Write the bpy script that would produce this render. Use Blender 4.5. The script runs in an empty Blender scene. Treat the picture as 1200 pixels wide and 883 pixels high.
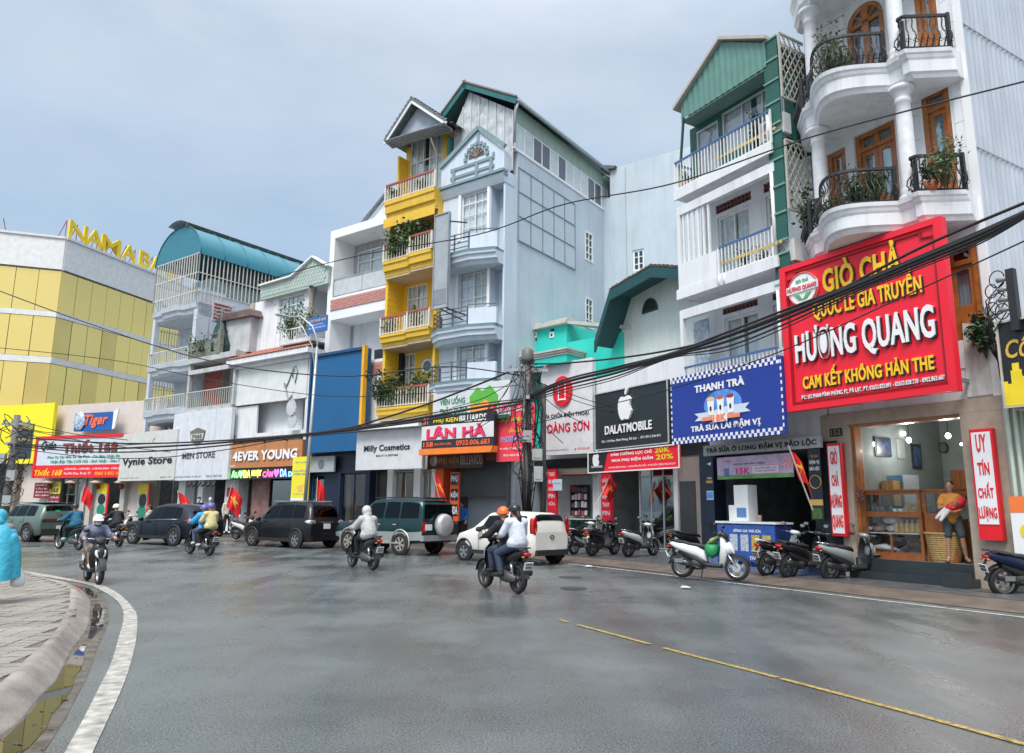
import bpy,bmesh,math,random
from mathutils import Vector,Matrix
random.seed(7)
S=bpy.context.scene
COL=S.collection
# ------------------------------------------------------------------ camera, world, sun, exposure
FPX,CX,CY,EYE=860.0,600.0,441.5,1.6
ROLL,PITCH=math.radians(.56),math.atan(155/860.)
_F=Vector((0,math.cos(PITCH),math.sin(PITCH)));_R=Vector((1,0,0));_U=_R.cross(_F)
_XR=_R*math.cos(ROLL)+_U*math.sin(ROLL);_YU=_U*math.cos(ROLL)-_R*math.sin(ROLL)
cd=bpy.data.cameras.new('camera');cam=bpy.data.objects.new('camera',cd);COL.objects.link(cam)
cd.sensor_width=36;cd.lens=36*FPX/1200;cd.clip_end=3000;cd.clip_start=.05
cam.matrix_world=Matrix(((_XR.x,_YU.x,-_F.x,0),(_XR.y,_YU.y,-_F.y,0),(_XR.z,_YU.z,-_F.z,EYE),(0,0,0,1)))
S.camera=cam
SUN_EL,SUN_AZ=math.radians(58),math.radians(200)
W=bpy.data.worlds.new("World");S.world=W;W.use_nodes=True
nt=W.node_tree;nt.nodes.clear();N=nt.nodes.new;Lk=nt.links.new
out=N('ShaderNodeOutputWorld');bg=N('ShaderNodeBackground');bg2=N('ShaderNodeBackground');add=N('ShaderNodeAddShader')
sky=N('ShaderNodeTexSky');sky.sky_type='NISHITA';sky.sun_disc=False;sky.sun_elevation=SUN_EL;sky.sun_rotation=SUN_AZ
sky.dust_density=3;sky.air_density=1.2
Lk(sky.outputs[0],bg.inputs[0]);bg.inputs[1].default_value=.05
tc=N('ShaderNodeTexCoord');sep=N('ShaderNodeSeparateXYZ');Lk(tc.outputs['Generated'],sep.inputs[0])
ramp=N('ShaderNodeValToRGB');Lk(sep.outputs[2],ramp.inputs[0])
e=ramp.color_ramp.elements;e[0].position=0;e[0].color=(.118,.168,.228,1);e[1].position=1;e[1].color=(1.15,1.17,1.2,1)
e_=ramp.color_ramp.elements.new(.30);e_.color=(.165,.208,.252,1)
e_=ramp.color_ramp.elements.new(.56);e_.color=(.285,.31,.325,1)
mp=N('ShaderNodeMapping');mp.inputs['Scale'].default_value=(1,1,2.4);Lk(tc.outputs['Generated'],mp.inputs[0])
nz=N('ShaderNodeTexNoise');nz.inputs['Scale'].default_value=2.3;nz.inputs['Detail'].default_value=5;nz.inputs['Roughness'].default_value=.55;Lk(mp.outputs[0],nz.inputs[0])
cr=N('ShaderNodeValToRGB');Lk(nz.outputs[0],cr.inputs[0]);cr.color_ramp.elements[0].position=.36;cr.color_ramp.elements[0].color=(.86,.88,.92,1)
cr.color_ramp.elements[1].position=.62;cr.color_ramp.elements[1].color=(1.16,1.12,1.07,1)
mul=N('ShaderNodeMix');mul.data_type='RGBA';mul.blend_type='MULTIPLY';mul.inputs[0].default_value=1
Lk(ramp.outputs[0],mul.inputs[6]);Lk(cr.outputs[0],mul.inputs[7]);Lk(mul.outputs[2],bg2.inputs[0]);bg2.inputs[1].default_value=.75
Lk(bg.outputs[0],add.inputs[0]);Lk(bg2.outputs[0],add.inputs[1]);Lk(add.outputs[0],out.inputs[0])
sl=bpy.data.lights.new('sun','SUN');sl.energy=1.5;sl.angle=math.radians(22);sl.color=(1,.97,.93)
so=bpy.data.objects.new('sun',sl);COL.objects.link(so)
_sd=Vector((math.sin(SUN_AZ)*math.cos(SUN_EL),math.cos(SUN_AZ)*math.cos(SUN_EL),math.sin(SUN_EL)))
so.rotation_euler=_sd.to_track_quat('Z','Y').to_euler()
S.view_settings.view_transform='Standard';S.view_settings.look='None';S.view_settings.exposure=1.06;S.view_settings.gamma=1
S.cycles.max_bounces=5;S.cycles.diffuse_bounces=3;S.cycles.glossy_bounces=3;S.cycles.transparent_max_bounces=8
# ------------------------------------------------------------------ helpers
def ray(px,py):return _F+_XR*((px-CX)/FPX)-_YU*((py-CY)/FPX)
def G(px,py,z=0.):
 r=ray(px,py);t=(z-EYE)/r.z;return Vector((r.x*t,r.y*t,z))
def AT(px,py,Y):
 r=ray(px,py);t=Y/r.y;return Vector((r.x*t,Y,EYE+r.z*t))
def ONPL(A,B,px,py):
 nx,ny=B[1]-A[1],A[0]-B[0];r=ray(px,py);t=(A[0]*nx+A[1]*ny)/(r.x*nx+r.y*ny)
 return Vector((r.x*t,r.y*t,EYE+r.z*t))
_mats={}
def M(name,col=(.5,.5,.5),rough=.6,metal=0.,var=.10,scale=3.,bump=.0,bscale=40.,streak=0.,emit=0.,spec=.5,coat=0.):
 if name in _mats:return _mats[name]
 m=bpy.data.materials.new(name);_mats[name]=m;m.use_nodes=True;t=m.node_tree;p=t.nodes['Principled BSDF'];n=t.nodes.new;l=t.links.new
 p.inputs['Roughness'].default_value=rough;p.inputs['Metallic'].default_value=metal;p.inputs['Specular IOR Level'].default_value=spec
 p.inputs['Coat Weight'].default_value=coat
 g=n('ShaderNodeNewGeometry')
 a=n('ShaderNodeTexNoise');a.inputs['Scale'].default_value=scale;a.inputs['Detail'].default_value=6;l(g.outputs['Position'],a.inputs[0])
 r=n('ShaderNodeMapRange');r.inputs[1].default_value=.3;r.inputs[2].default_value=.7;r.inputs[3].default_value=1-var;r.inputs[4].default_value=1+var*.6;l(a.outputs[0],r.inputs[0])
 x=n('ShaderNodeMix');x.data_type='RGBA';x.blend_type='MULTIPLY';x.inputs[0].default_value=1;x.inputs[6].default_value=(*col,1);l(r.outputs[0],x.inputs[7])
 last=x.outputs[2]
 if streak:
  mpp=n('ShaderNodeMapping');mpp.inputs['Scale'].default_value=(2.2,2.2,.22);l(g.outputs['Position'],mpp.inputs[0])
  b=n('ShaderNodeTexNoise');b.inputs['Scale'].default_value=1.6;b.inputs['Detail'].default_value=8;b.inputs['Roughness'].default_value=.7;l(mpp.outputs[0],b.inputs[0])
  rr=n('ShaderNodeMapRange');rr.inputs[1].default_value=.48;rr.inputs[2].default_value=.78;rr.inputs[3].default_value=0;rr.inputs[4].default_value=streak;l(b.outputs[0],rr.inputs[0])
  y=n('ShaderNodeMix');y.data_type='RGBA';y.blend_type='MIX';l(rr.outputs[0],y.inputs[0]);l(last,y.inputs[6]);y.inputs[7].default_value=(.17,.165,.15,1);last=y.outputs[2]
 l(last,p.inputs['Base Color'])
 if emit:
  p.inputs['Emission Color'].default_value=(*col,1);p.inputs['Emission Strength'].default_value=emit
 if bump:
  c=n('ShaderNodeTexNoise');c.inputs['Scale'].default_value=bscale;c.inputs['Detail'].default_value=4;l(g.outputs['Position'],c.inputs[0])
  d=n('ShaderNodeBump');d.inputs['Strength'].default_value=bump;d.inputs['Distance'].default_value=.02;l(c.outputs[0],d.inputs['Height']);l(d.outputs[0],p.inputs['Normal'])
 return m
def glassmat(name,tint=(.8,.9,.92),refl=.12,rough=.02):
 m=bpy.data.materials.new(name);m.use_nodes=True;t=m.node_tree;t.nodes.clear();n=t.nodes.new;l=t.links.new
 o=n('ShaderNodeOutputMaterial');tr=n('ShaderNodeBsdfTransparent');tr.inputs[0].default_value=(*tint,1)
 gl=n('ShaderNodeBsdfGlossy');gl.inputs['Roughness'].default_value=rough;gl.inputs[0].default_value=(.95,.97,1,1)
 lw=n('ShaderNodeFresnel');ge=n('ShaderNodeNewGeometry');mr=n('ShaderNodeMapRange');l(ge.outputs['Backfacing'],mr.inputs[0]);mr.inputs[3].default_value=1.5;mr.inputs[4].default_value=1/1.5;l(mr.outputs[0],lw.inputs[0]);ad=n('ShaderNodeMath');ad.operation='ADD';ad.inputs[1].default_value=refl;l(lw.outputs[0],ad.inputs[0])
 mx=n('ShaderNodeMixShader');l(ad.outputs[0],mx.inputs[0]);l(tr.outputs[0],mx.inputs[1]);l(gl.outputs[0],mx.inputs[2]);l(mx.outputs[0],o.inputs[0])
 _mats[name]=m;return m
glassmat('glass');glassmat('thick_glass',(.6,.75,.72),.2);glassmat('light_glass',(.93,.96,.96),.02);glassmat('car_glass',(.08,.10,.11),.0);_mats['car_glass'].node_tree.nodes['Glossy BSDF'].inputs[0].default_value=(.5,.55,.6,1)
white=M('white_wall',(.72,.75,.78),.75,var=.08,scale=.8,bump=.2,streak=.38)
cleanwhite=M('clean_white',(.78,.80,.82),.5,var=.03)
dark=M('dark_void',(.02,.022,.025),.8)
black=M('black_metal',(.02,.022,.025),.45,var=.2)
steel=M('steel',(.45,.47,.48),.35,metal=.8)
wirem=M('cable_black',(.012,.012,.014),.6)
red=M('red_vinyl',(.80,.012,.035),.5,var=.03)
yellowt=M('yellow_letter',(.90,.55,.02),.4,var=.03)
blackt=M('black_letter',(.015,.015,.018),.4)
conc=M('concrete',(.36,.35,.33),.85,var=.2,bump=.3,streak=.4)
wood=M('brown_wood',(.30,.10,.028),.45,var=.25,scale=8)
def tag(o,label=None,cat=None,group=None,kind=None):
 if label:o['label']=label
 if cat:o['category']=cat
 if group:o['group']=group
 if kind:o['kind']=kind
 return o
def empty(name,loc,rz=0.,label=None,cat=None,group=None):
 o=bpy.data.objects.new(name,None);COL.objects.link(o);o.location=loc;o.rotation_euler=(0,0,rz);o.empty_display_size=.3
 return tag(o,label,cat,group)
class MB:
 def __init__(s):s.v=[];s.f=[];s.sm=[]
 def add(s,vs,fs,smooth=False):
  b=len(s.v);s.v+=[tuple(v)for v in vs];s.f+=[tuple(i+b for i in f)for f in fs];s.sm+=[smooth]*len(fs);return s
 def box(s,x0,x1,y0,y1,z0,z1):
  if x1<x0:x0,x1=x1,x0
  if y1<y0:y0,y1=y1,y0
  if z1<z0:z0,z1=z1,z0
  return s.add([(x0,y0,z0),(x1,y0,z0),(x1,y1,z0),(x0,y1,z0),(x0,y0,z1),(x1,y0,z1),(x1,y1,z1),(x0,y1,z1)],[(0,3,2,1),(4,5,6,7),(0,1,5,4),(1,2,6,5),(2,3,7,6),(3,0,4,7)])
 def bar(s,a,b,w=.04,h=None):
  h=h or w;a=Vector(a);b=Vector(b);d=(b-a)
  if d.length<1e-5:return s
  d.normalize();up=Vector((0,0,1))if abs(d.z)<.95 else Vector((0,1,0))
  r=d.cross(up).normalized()*w/2;u=r.cross(d).normalized()*h/2
  return s.add([a-r-u,a+r-u,a+r+u,a-r+u,b-r-u,b+r-u,b+r+u,b-r+u],[(0,1,2,3),(7,6,5,4),(0,4,5,1),(1,5,6,2),(2,6,7,3),(3,7,4,0)])
 def tube(s,pts,r=.02,n=8,smooth=True,close=False):
  pts=[Vector(p)for p in pts];k=len(pts);rr=r if isinstance(r,(list,tuple))else[r]*k;vs=[];pu=None
  for i,p in enumerate(pts):
   if close:d=pts[(i+1)%k]-pts[i-1]
   else:d=pts[min(i+1,k-1)]-pts[max(i-1,0)]
   d.normalize()
   if pu is None:pu=(Vector((0,0,1))if abs(d.z)<.9 else Vector((1,0,0)))
   a=d.cross(pu)
   if a.length<1e-4:a=d.cross(Vector((0,1,0)))
   a.normalize();b=a.cross(d).normalized();pu=b
   for j in range(n):
    t=2*math.pi*j/n;vs.append(p+(a*math.cos(t)+b*math.sin(t))*rr[i])
  fs=[]
  for i in range(k if close else k-1):
   i2=(i+1)%k
   for j in range(n):fs.append((i*n+j,i*n+(j+1)%n,i2*n+(j+1)%n,i2*n+j))
  if not close:fs.append(tuple(range(n-1,-1,-1)));fs.append(tuple((k-1)*n+j for j in range(n)))
  return s.add(vs,fs,smooth)
 def cyl(s,a,b,r,n=12,r2=None,smooth=True):return s.tube([a,b],[r,r if r2 is None else r2],n,smooth)
 def lathe(s,prof,o=(0,0,0),n=16,axis='z',smooth=True):
  vs=[]
  for r,z in prof:
   for j in range(n):
    t=2*math.pi*j/n;c,q=r*math.cos(t),r*math.sin(t)
    vs.append((o[0]+c,o[1]+q,o[2]+z)if axis=='z' else((o[0]+c,o[1]+z,o[2]+q)if axis=='y' else(o[0]+z,o[1]+c,o[2]+q)))
  fs=[(i*n+j,i*n+(j+1)%n,(i+1)*n+(j+1)%n,(i+1)*n+j)for i in range(len(prof)-1)for j in range(n)]
  return s.add(vs,fs,smooth)
 def disc(s,o,r,axis='y',n=20,t=.01,rx=None):
  rx=rx or r;vs=[]
  for k in(0,1):
   for j in range(n):
    a=2*math.pi*j/n;c,q=rx*math.cos(a),r*math.sin(a)
    vs.append((o[0]+c,o[1]+k*t,o[2]+q)if axis=='y' else((o[0]+c,o[1]+q,o[2]+k*t)if axis=='z' else(o[0]+k*t,o[1]+c,o[2]+q)))
  return s.add(vs,[tuple(range(n)),tuple(range(2*n-1,n-1,-1))]+[(j,(j+1)%n,n+(j+1)%n,n+j)for j in range(n)])
 def ell(s,c,rx,ry,rz,n=12,m=8,rot=None):
  vs=[]
  for i in range(m+1):
   p=math.pi*i/m
   for j in range(n):
    t=2*math.pi*j/n;v=Vector((rx*math.sin(p)*math.cos(t),ry*math.sin(p)*math.sin(t),rz*math.cos(p)))
    if rot:v=rot@v
    vs.append(v+Vector(c))
  return s.add(vs,[(i*n+j,(i+1)*n+j,(i+1)*n+(j+1)%n,i*n+(j+1)%n)for i in range(m)for j in range(n)],True)
 def prism(s,pts,y0,y1):
  n=len(pts);return s.add([(x,y0,z)for x,z in pts]+[(x,y1,z)for x,z in pts],[tuple(range(n)),tuple(range(2*n-1,n-1,-1))]+[((j+1)%n,j,n+j,n+(j+1)%n)for j in range(n)])
 def prismx(s,pts,x0,x1):
  n=len(pts);return s.add([(x0,y,z)for y,z in pts]+[(x1,y,z)for y,z in pts],[tuple(range(n)),tuple(range(2*n-1,n-1,-1))]+[((j+1)%n,j,n+j,n+(j+1)%n)for j in range(n)])
 def prismz(s,pts,z0,z1):
  n=len(pts);return s.add([(x,y,z0)for x,y in pts]+[(x,y,z1)for x,y in pts],[tuple(range(n-1,-1,-1)),tuple(range(n,2*n))]+[(j,(j+1)%n,n+(j+1)%n,n+j)for j in range(n)])
 def loft(s,rings,cap=True,smooth=True):
  n=len(rings[0]);vs=[v for r in rings for v in r]
  fs=[(i*n+j,i*n+(j+1)%n,(i+1)*n+(j+1)%n,(i+1)*n+j)for i in range(len(rings)-1)for j in range(n)]
  if cap:fs+=[tuple(range(n-1,-1,-1)),tuple((len(rings)-1)*n+j for j in range(n))]
  return s.add(vs,fs,smooth)
 def pod(s,secs,n=12,e=2.4):
  rings=[]
  for(x,y,z,w,h)in secs:
   r=[]
   for j in range(n):
    t=2*math.pi*j/n;c,q=math.cos(t),math.sin(t)
    r.append((x,y+w*math.copysign(abs(c)**(2/e),c),z+h*math.copysign(abs(q)**(2/e),q)))
   rings.append(r)
  return s.loft(rings)
 def grid(s,P,smooth=True,thick=None):
  a,b=len(P),len(P[0]);vs=[p for r in P for p in r]
  return s.add(vs,[(i*b+j,(i+1)*b+j,(i+1)*b+j+1,i*b+j+1)for i in range(a-1)for j in range(b-1)],smooth)
 def wall(s,x0,x1,z0,z1,y0,y1,holes=(),plane='y'):
  xs=sorted({x0,x1,*[min(max(h[i],x0),x1)for h in holes for i in(0,1)]});zs=sorted({z0,z1,*[min(max(h[i],z0),z1)for h in holes for i in(2,3)]})
  for i in range(len(xs)-1):
   run=None
   for j in range(len(zs)-1):
    cx_,cz_=(xs[i]+xs[i+1])/2,(zs[j]+zs[j+1])/2
    if any(h[0]<cx_<h[1]and h[2]<cz_<h[3]for h in holes):
     if run is not None:s._wb(xs[i],xs[i+1],y0,y1,run,zs[j],plane);run=None
    elif run is None:run=zs[j]
   if run is not None:s._wb(xs[i],xs[i+1],y0,y1,run,zs[-1],plane)
  return s
 def _wb(s,a,b,y0,y1,z0,z1,plane):
  if plane=='y':s.box(a,b,y0,y1,z0,z1)
  else:s.box(y0,y1,a,b,z0,z1)
 def build(s,name,mat,parent=None,loc=None):
  me=bpy.data.meshes.new(name);me.from_pydata([tuple(v)for v in s.v],[],s.f);me.polygons.foreach_set('use_smooth',s.sm);me.materials.append(mat)
  bm=bmesh.new();bm.from_mesh(me);bmesh.ops.recalc_face_normals(bm,faces=bm.faces);bm.to_mesh(me);bm.free();me.update()
  o=bpy.data.objects.new(name,me);COL.objects.link(o)
  if parent:o.parent=parent
  if loc:o.location=loc
  return o
def copy_tree(o,parent=None):
 c=o.copy();COL.objects.link(c);c.parent=parent
 for ch in list(o.children):copy_tree(ch,c)
 return c
_tc={}
def text(parent,s,x0,x1,z0,z1,y,mat,depth=.02,bold=0.,shear=0.,name='lettering',slab=False):
 key=(s,bold,shear,slab)
 if key not in _tc:
  c=bpy.data.curves.new('t','FONT');c.body=s;c.extrude=.5;c.offset=bold;c.shear=shear;c.resolution_u=3;c.space_character=1.02+bold*1.5
  o=bpy.data.objects.new('t',c);COL.objects.link(o);dg=bpy.context.evaluated_depsgraph_get();dg.update();me=bpy.data.meshes.new_from_object(o.evaluated_get(dg))
  _tc[key]=([tuple(v.co)for v in me.vertices],[tuple(p.vertices)for p in me.polygons]);bpy.data.objects.remove(o);bpy.data.curves.remove(c);bpy.data.meshes.remove(me)
 vs,fs=_tc[key]
 ax=min(v[0]for v in vs);bx=max(v[0]for v in vs);az=min(v[1]for v in vs);bz=max(v[1]for v in vs)
 kx=(x1-x0)/max(bx-ax,.01);kz=(z1-z0)/max(bz-az,.01)
 me=bpy.data.meshes.new(name);me.from_pydata([(x0+(v[0]-ax)*kx,y-depth*(v[2]+.5),z0+(v[1]-az)*kz)for v in vs],[],fs);me.materials.append(mat);me.update()
 o=bpy.data.objects.new(name,me);COL.objects.link(o);o.parent=parent;return o
class Fac:
 def __init__(s,off,ang):
  a=math.radians(ang);s.n=Vector((math.cos(a),math.sin(a),0));s.d=Vector((math.sin(a),-math.cos(a),0));s.off=off;s.rz=a-math.pi/2
 def hit(s,px,py,v=0.):
  r=ray(px,py);t=(s.off-v)/(r.x*s.n.x+r.y*s.n.y);p=r*t;return p.dot(s.d),EYE+p.z
 def pt(s,u,v=0.,z=0.):return s.d*u+s.n*(s.off-v)+Vector((0,0,z))
class Frame:
 def __init__(s,F,u0,v0=0.,z0=0.,name=None,label=None,cat=None,group=None):
  s.F,s.u0,s.v0,s.z0=F,u0,v0,z0
  s.root=empty(name,F.pt(u0,v0,z0),F.rz,label,cat,group)if name else None
 def q(s,px,py,v=0.):
  u,z=s.F.hit(px,py,v);return u-s.u0,z-s.z0
 def r(s,px0,py0,px1,py1,v=0.):
  x0,z1=s.q(px0,py0,v);x1,z0=s.q(px1,py1,v);return x0,x1,z0,z1
 def side(s,px,py,x):
  r=ray(px,py);t=(s.u0+x)/(r.dot(s.F.d));p=r*t;return p.dot(s.F.n)-(s.F.off-s.v0),EYE+p.z-s.z0
 def part(s,name,mb,mat,parent=None):return mb.build(name,mat,parent or s.root)
class Sign(Frame):
 def __init__(s,F,tl,br,v,label,board,t=.15,frame=None,fw=.06,name='shop_sign',cat='sign',group=None,z=None):
  u0,z1=F.hit(*tl,v);u1,z0=F.hit(*br,v)
  Frame.__init__(s,F,u0,v,z0,name,label,cat,group);s.w=u1-u0;s.h=z1-z0
  s.part('board',MB().box(0,s.w,0,t,0,s.h),board)
  if frame:
   f=MB();w,h=s.w,s.h;f.box(-.01,w+.01,-.04,.0-.002,h-fw,h+.01).box(-.01,w+.01,-.04,-.002,-.01,fw).box(-.01,fw,-.04,-.002,fw,h-fw).box(w-fw,w+.01,-.04,-.002,fw,h-fw)
   s.part('frame',f,frame)
 def t(s,txt,fx0,fx1,fy0,fy1,mat,depth=.03,bold=.02,shear=0.,out=.004,name='lettering',outline=None):
  if outline:
   g=.012*s.h;text(s.root,txt,fx0*s.w+g*.7,fx1*s.w+g*.7,(1-fy1)*s.h-g*.7,(1-fy0)*s.h-g*.7,-out,outline,depth*.3,bold*.75,shear,'letter_backing')  # dark copy shifted down and right paints the letters' cast shadow
  return text(s.root,txt,fx0*s.w,fx1*s.w,(1-fy1)*s.h,(1-fy0)*s.h,-out,mat,depth*.55,bold*.75,shear,name)
 def b(s,fx0,fx1,fy0,fy1,mat,d=.01,out=0.002,name='panel'):
  return s.part(name,MB().box(fx0*s.w,fx1*s.w,-out-d,-out,(1-fy1)*s.h,(1-fy0)*s.h),mat)
def window(fr,x0,x1,z0,z1,y,fmat,nx=2,nz=1,fw=.06,curtain=None,gmat=None,name='window',top=0.,split=None,out=True):
 """frame with mullions, one pane per light, curtain behind; thing > window > pane"""
 f=MB();t=.07
 f.box(x0,x0+fw,y,y+t,z0,z1).box(x1-fw,x1,y,y+t,z0,z1).box(x0+fw,x1-fw,y,y+t,z1-fw,z1).box(x0+fw,x1-fw,y,y+t,z0,z0+fw)
 xs=[x0+(x1-x0)*i/nx for i in range(nx+1)]
 zt=z1-(z1-z0)*top if top else z1
 for x in xs[1:-1]:f.box(x-fw*.4,x+fw*.4,y+.004,y+t-.004,z0+fw,z1-fw)
 if top:f.box(x0+fw,x1-fw,y+.007,y+t-.007,zt-fw*.4,zt+fw*.4)
 if nz>1:
  for k in range(1,nz):
   z=z0+(zt-z0)*k/nz;f.box(x0+fw,x1-fw,y+.011,y+t-.011,z-fw*.22,z+fw*.22)
 if split:
  for i in range(nx):
   for k in range(1,split):
    x=xs[i]+(xs[i+1]-xs[i])*k/split;f.box(x-fw*.2,x+fw*.2,y+.014,y+t-.014,z0+fw,z1-fw)
 w=fr.part(name,f,fmat)
 gm=gmat or _mats['light_glass']
 for i in range(nx):
  p=MB().box(xs[i]+fw*.4,xs[i+1]-fw*.4,y+t*.5-.004,y+t*.5+.004,z0+fw,(zt if top else z1)-fw*.5);p.build('pane',gm,w)
  if top:MB().box(xs[i]+fw*.4,xs[i+1]-fw*.4,y+t*.5-.004,y+t*.5+.004,zt+fw*.4,z1-fw).build('pane',gm,w)
 if curtain:
  g=[];n=26;gap=random.uniform(.0,.25)
  for a,b in((x0,(x0+x1)/2-gap*(x1-x0)/2),((x0+x1)/2+gap*(x1-x0)/2*random.uniform(.2,1),x1)):
   c=MB();c.grid([[(a+(b-a)*i/n,y+.11+.025*math.sin(i*1.7)+.01*math.sin(i*.6),z)for i in range(n+1)]for z in(z0,(z0+z1)/2,z1)]);c.build('curtain',curtain,w)
 return w
def rail(fr,pts,h,mat,gap=.12,r=.012,cap=None,capm=None,name='railing',base=True,topw=.05):
 """railing along a list of local (x, y, z) points"""
 m=MB();L=[]
 for a,b in zip(pts,pts[1:]):
  a=Vector(a);b=Vector(b);n=max(1,int((b-a).length/gap))
  for i in range(n+1):
   p=a.lerp(b,i/n);m.bar(p,p+Vector((0,0,h)),r*2)
  m.bar(a+Vector((0,0,.06)),b+Vector((0,0,.06)),r*2.4)
 for p in pts:m.bar(p,Vector(p)+Vector((0,0,h+.03)),topw)
 o=fr.part(name,m,mat)
 c=MB()
 for a,b in zip(pts,pts[1:]):c.bar(Vector(a)+Vector((0,0,h)),Vector(b)+Vector((0,0,h)),topw,cap or topw)
 fr.part('handrail',c,capm or mat);return o
curt=M('curtain_cloth',(.78,.80,.82),.9,var=.15,scale=6)
curtg=M('curtain_grey',(.50,.50,.54),.9,var=.2,scale=6)
leafm=[M('leaf_green',(.055,.12,.03),.5,var=.4,scale=12),M('leaf_dark',(.03,.075,.03),.5,var=.4,scale=12),M('leaf_pale',(.12,.17,.07),.5,var=.4,scale=12)]
potm=M('terracotta',(.36,.12,.06),.8)
def plant(loc,w,h,n=220,label='',mi=0,ls=.07,name='potted_plant',cat='plant',pot=True,group=None,droop=0.,d=None):
 rt=empty(name,loc,random.uniform(0,6),label,cat,group);d=d or w;st=MB();lf=MB();ph=.22 if pot else 0
 if pot:MB().lathe([(.001,0),(.10,0),(.15,ph),(.13,ph),(.12,ph-.03),(.001,ph-.03)],n=12).build('pot',potm,rt)
 tips=[]
 for k in range(max(4,n//24)):
  a=random.uniform(0,6.28);r=random.uniform(.1,.5)
  tip=Vector((math.cos(a)*r*w,math.sin(a)*r*d,ph+h*random.uniform(.35,1)-droop*h*r));mid=Vector((tip.x*.35,tip.y*.35,ph+(tip.z-ph)*.6))
  st.tube([(0,0,ph-.04 if pot else 0),mid,tip],[.012,.009,.004],5);tips.append((mid,tip))
 for i in range(n):
  a,b=random.choice(tips);p=a.lerp(b,random.uniform(-.3,1.1))+Vector((random.gauss(0,.09*w),random.gauss(0,.09*d),random.gauss(0,.06*h)))
  q=Vector((random.gauss(0,1),random.gauss(0,1),random.gauss(0,.7))).normalized();s_=Vector((random.gauss(0,1),random.gauss(0,1),random.gauss(0,1))).cross(q)
  if s_.length<1e-3:continue
  s_.normalize();L=ls*random.uniform(.6,1.4);lf.add([p,p+q*L*.5+s_*L*.28,p+q*L,p+q*L*.5-s_*L*.28],[(0,1,2,3)])
 st.build('stem',M('stem',(.10,.08,.04),.8),rt);lf.build('foliage',leafm[mi],rt);return rt
# ------------------------------------------------------------------ ground
def node_mat(name):
 m=bpy.data.materials.new(name);m.use_nodes=True;_mats[name]=m;return m,m.node_tree,m.node_tree.nodes.new,m.node_tree.links.new,m.node_tree.nodes['Principled BSDF']
def asphalt_mat():
 m,t,n,l,p=node_mat('wet_asphalt');g=n('ShaderNodeNewGeometry')
 a=n('ShaderNodeTexNoise');a.inputs['Scale'].default_value=60;a.inputs['Detail'].default_value=3;l(g.outputs['Position'],a.inputs[0])
 b=n('ShaderNodeTexNoise');b.inputs['Scale'].default_value=.35;b.inputs['Detail'].default_value=7;b.inputs['Roughness'].default_value=.62;l(g.outputs['Position'],b.inputs[0])
 mp=n('ShaderNodeMapping');mp.inputs['Rotation'].default_value=(0,0,math.radians(-38));mp.inputs['Scale'].default_value=(.9,.1,1);l(g.outputs['Position'],mp.inputs[0])
 c=n('ShaderNodeTexNoise');c.inputs['Scale'].default_value=1.3;c.inputs['Detail'].default_value=5;l(mp.outputs[0],c.inputs[0])
 v=n('ShaderNodeTexVoronoi');v.feature='DISTANCE_TO_EDGE';v.inputs['Scale'].default_value=.45;
 wv=n('ShaderNodeMix');wv.data_type='RGBA';wv.inputs[0].default_value=.35;l(g.outputs['Position'],wv.inputs[6]);l(b.outputs[1],wv.inputs[7]);l(wv.outputs[2],v.inputs[0])
 r1=n('ShaderNodeMapRange');r1.inputs[1].default_value=.25;r1.inputs[2].default_value=.75;r1.inputs[3].default_value=.15;r1.inputs[4].default_value=2.3;l(a.outputs[0],r1.inputs[0])
 r2=n('ShaderNodeMapRange');r2.inputs[1].default_value=.35;r2.inputs[2].default_value=.68;r2.inputs[3].default_value=.78;r2.inputs[4].default_value=1.25;l(b.outputs[0],r2.inputs[0])
 x=n('ShaderNodeMix');x.data_type='RGBA';x.blend_type='MULTIPLY';x.inputs[0].default_value=1;x.inputs[6].default_value=(.078,.089,.089,1);l(r1.outputs[0],x.inputs[7])
 y=n('ShaderNodeMix');y.data_type='RGBA';y.blend_type='MULTIPLY';y.inputs[0].default_value=1;l(x.outputs[2],y.inputs[6]);l(r2.outputs[0],y.inputs[7])
 rc=n('ShaderNodeMapRange');rc.inputs[1].default_value=0;rc.inputs[2].default_value=.012;rc.inputs[3].default_value=.5;rc.inputs[4].default_value=1;l(v.outputs['Distance'],rc.inputs[0])
 z=n('ShaderNodeMix');z.data_type='RGBA';z.blend_type='MULTIPLY';z.inputs[0].default_value=.12;l(y.outputs[2],z.inputs[6]);l(rc.outputs[0],z.inputs[7]);l(z.outputs[2],p.inputs['Base Color'])
 mx=n('ShaderNodeMath');mx.operation='MULTIPLY';l(b.outputs[0],mx.inputs[0]);l(c.outputs[0],mx.inputs[1])
 r3=n('ShaderNodeMapRange');r3.inputs[1].default_value=.17;r3.inputs[2].default_value=.36;r3.inputs[3].default_value=.15;r3.inputs[4].default_value=.50;l(mx.outputs[0],r3.inputs[0]);l(r3.outputs[0],p.inputs['Roughness'])
 p.inputs['Specular IOR Level'].default_value=.85
 d=n('ShaderNodeBump');d.inputs['Strength'].default_value=.35;d.inputs['Distance'].default_value=.01;l(a.outputs[0],d.inputs['Height']);l(d.outputs[0],p.inputs['Normal'])
 return m
asph=asphalt_mat()
MB().add([(-900,-900,0),(900,-900,0),(900,1500,0),(-900,1500,0)],[(0,1,2,3)]).build('road',asph)['kind']='structure'
def strip(name,A,B,z,mat,kind='structure',za=None,zb=None):
 m=MB();n=len(A)
 vs=[(p[0],p[1],z if za is None else za)for p in A]+[(p[0],p[1],z if zb is None else zb)for p in B]
 m.add(vs,[(i,i+1,n+i+1,n+i)for i in range(n-1)]);o=m.build(name,mat);o['kind']=kind;return o
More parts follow.
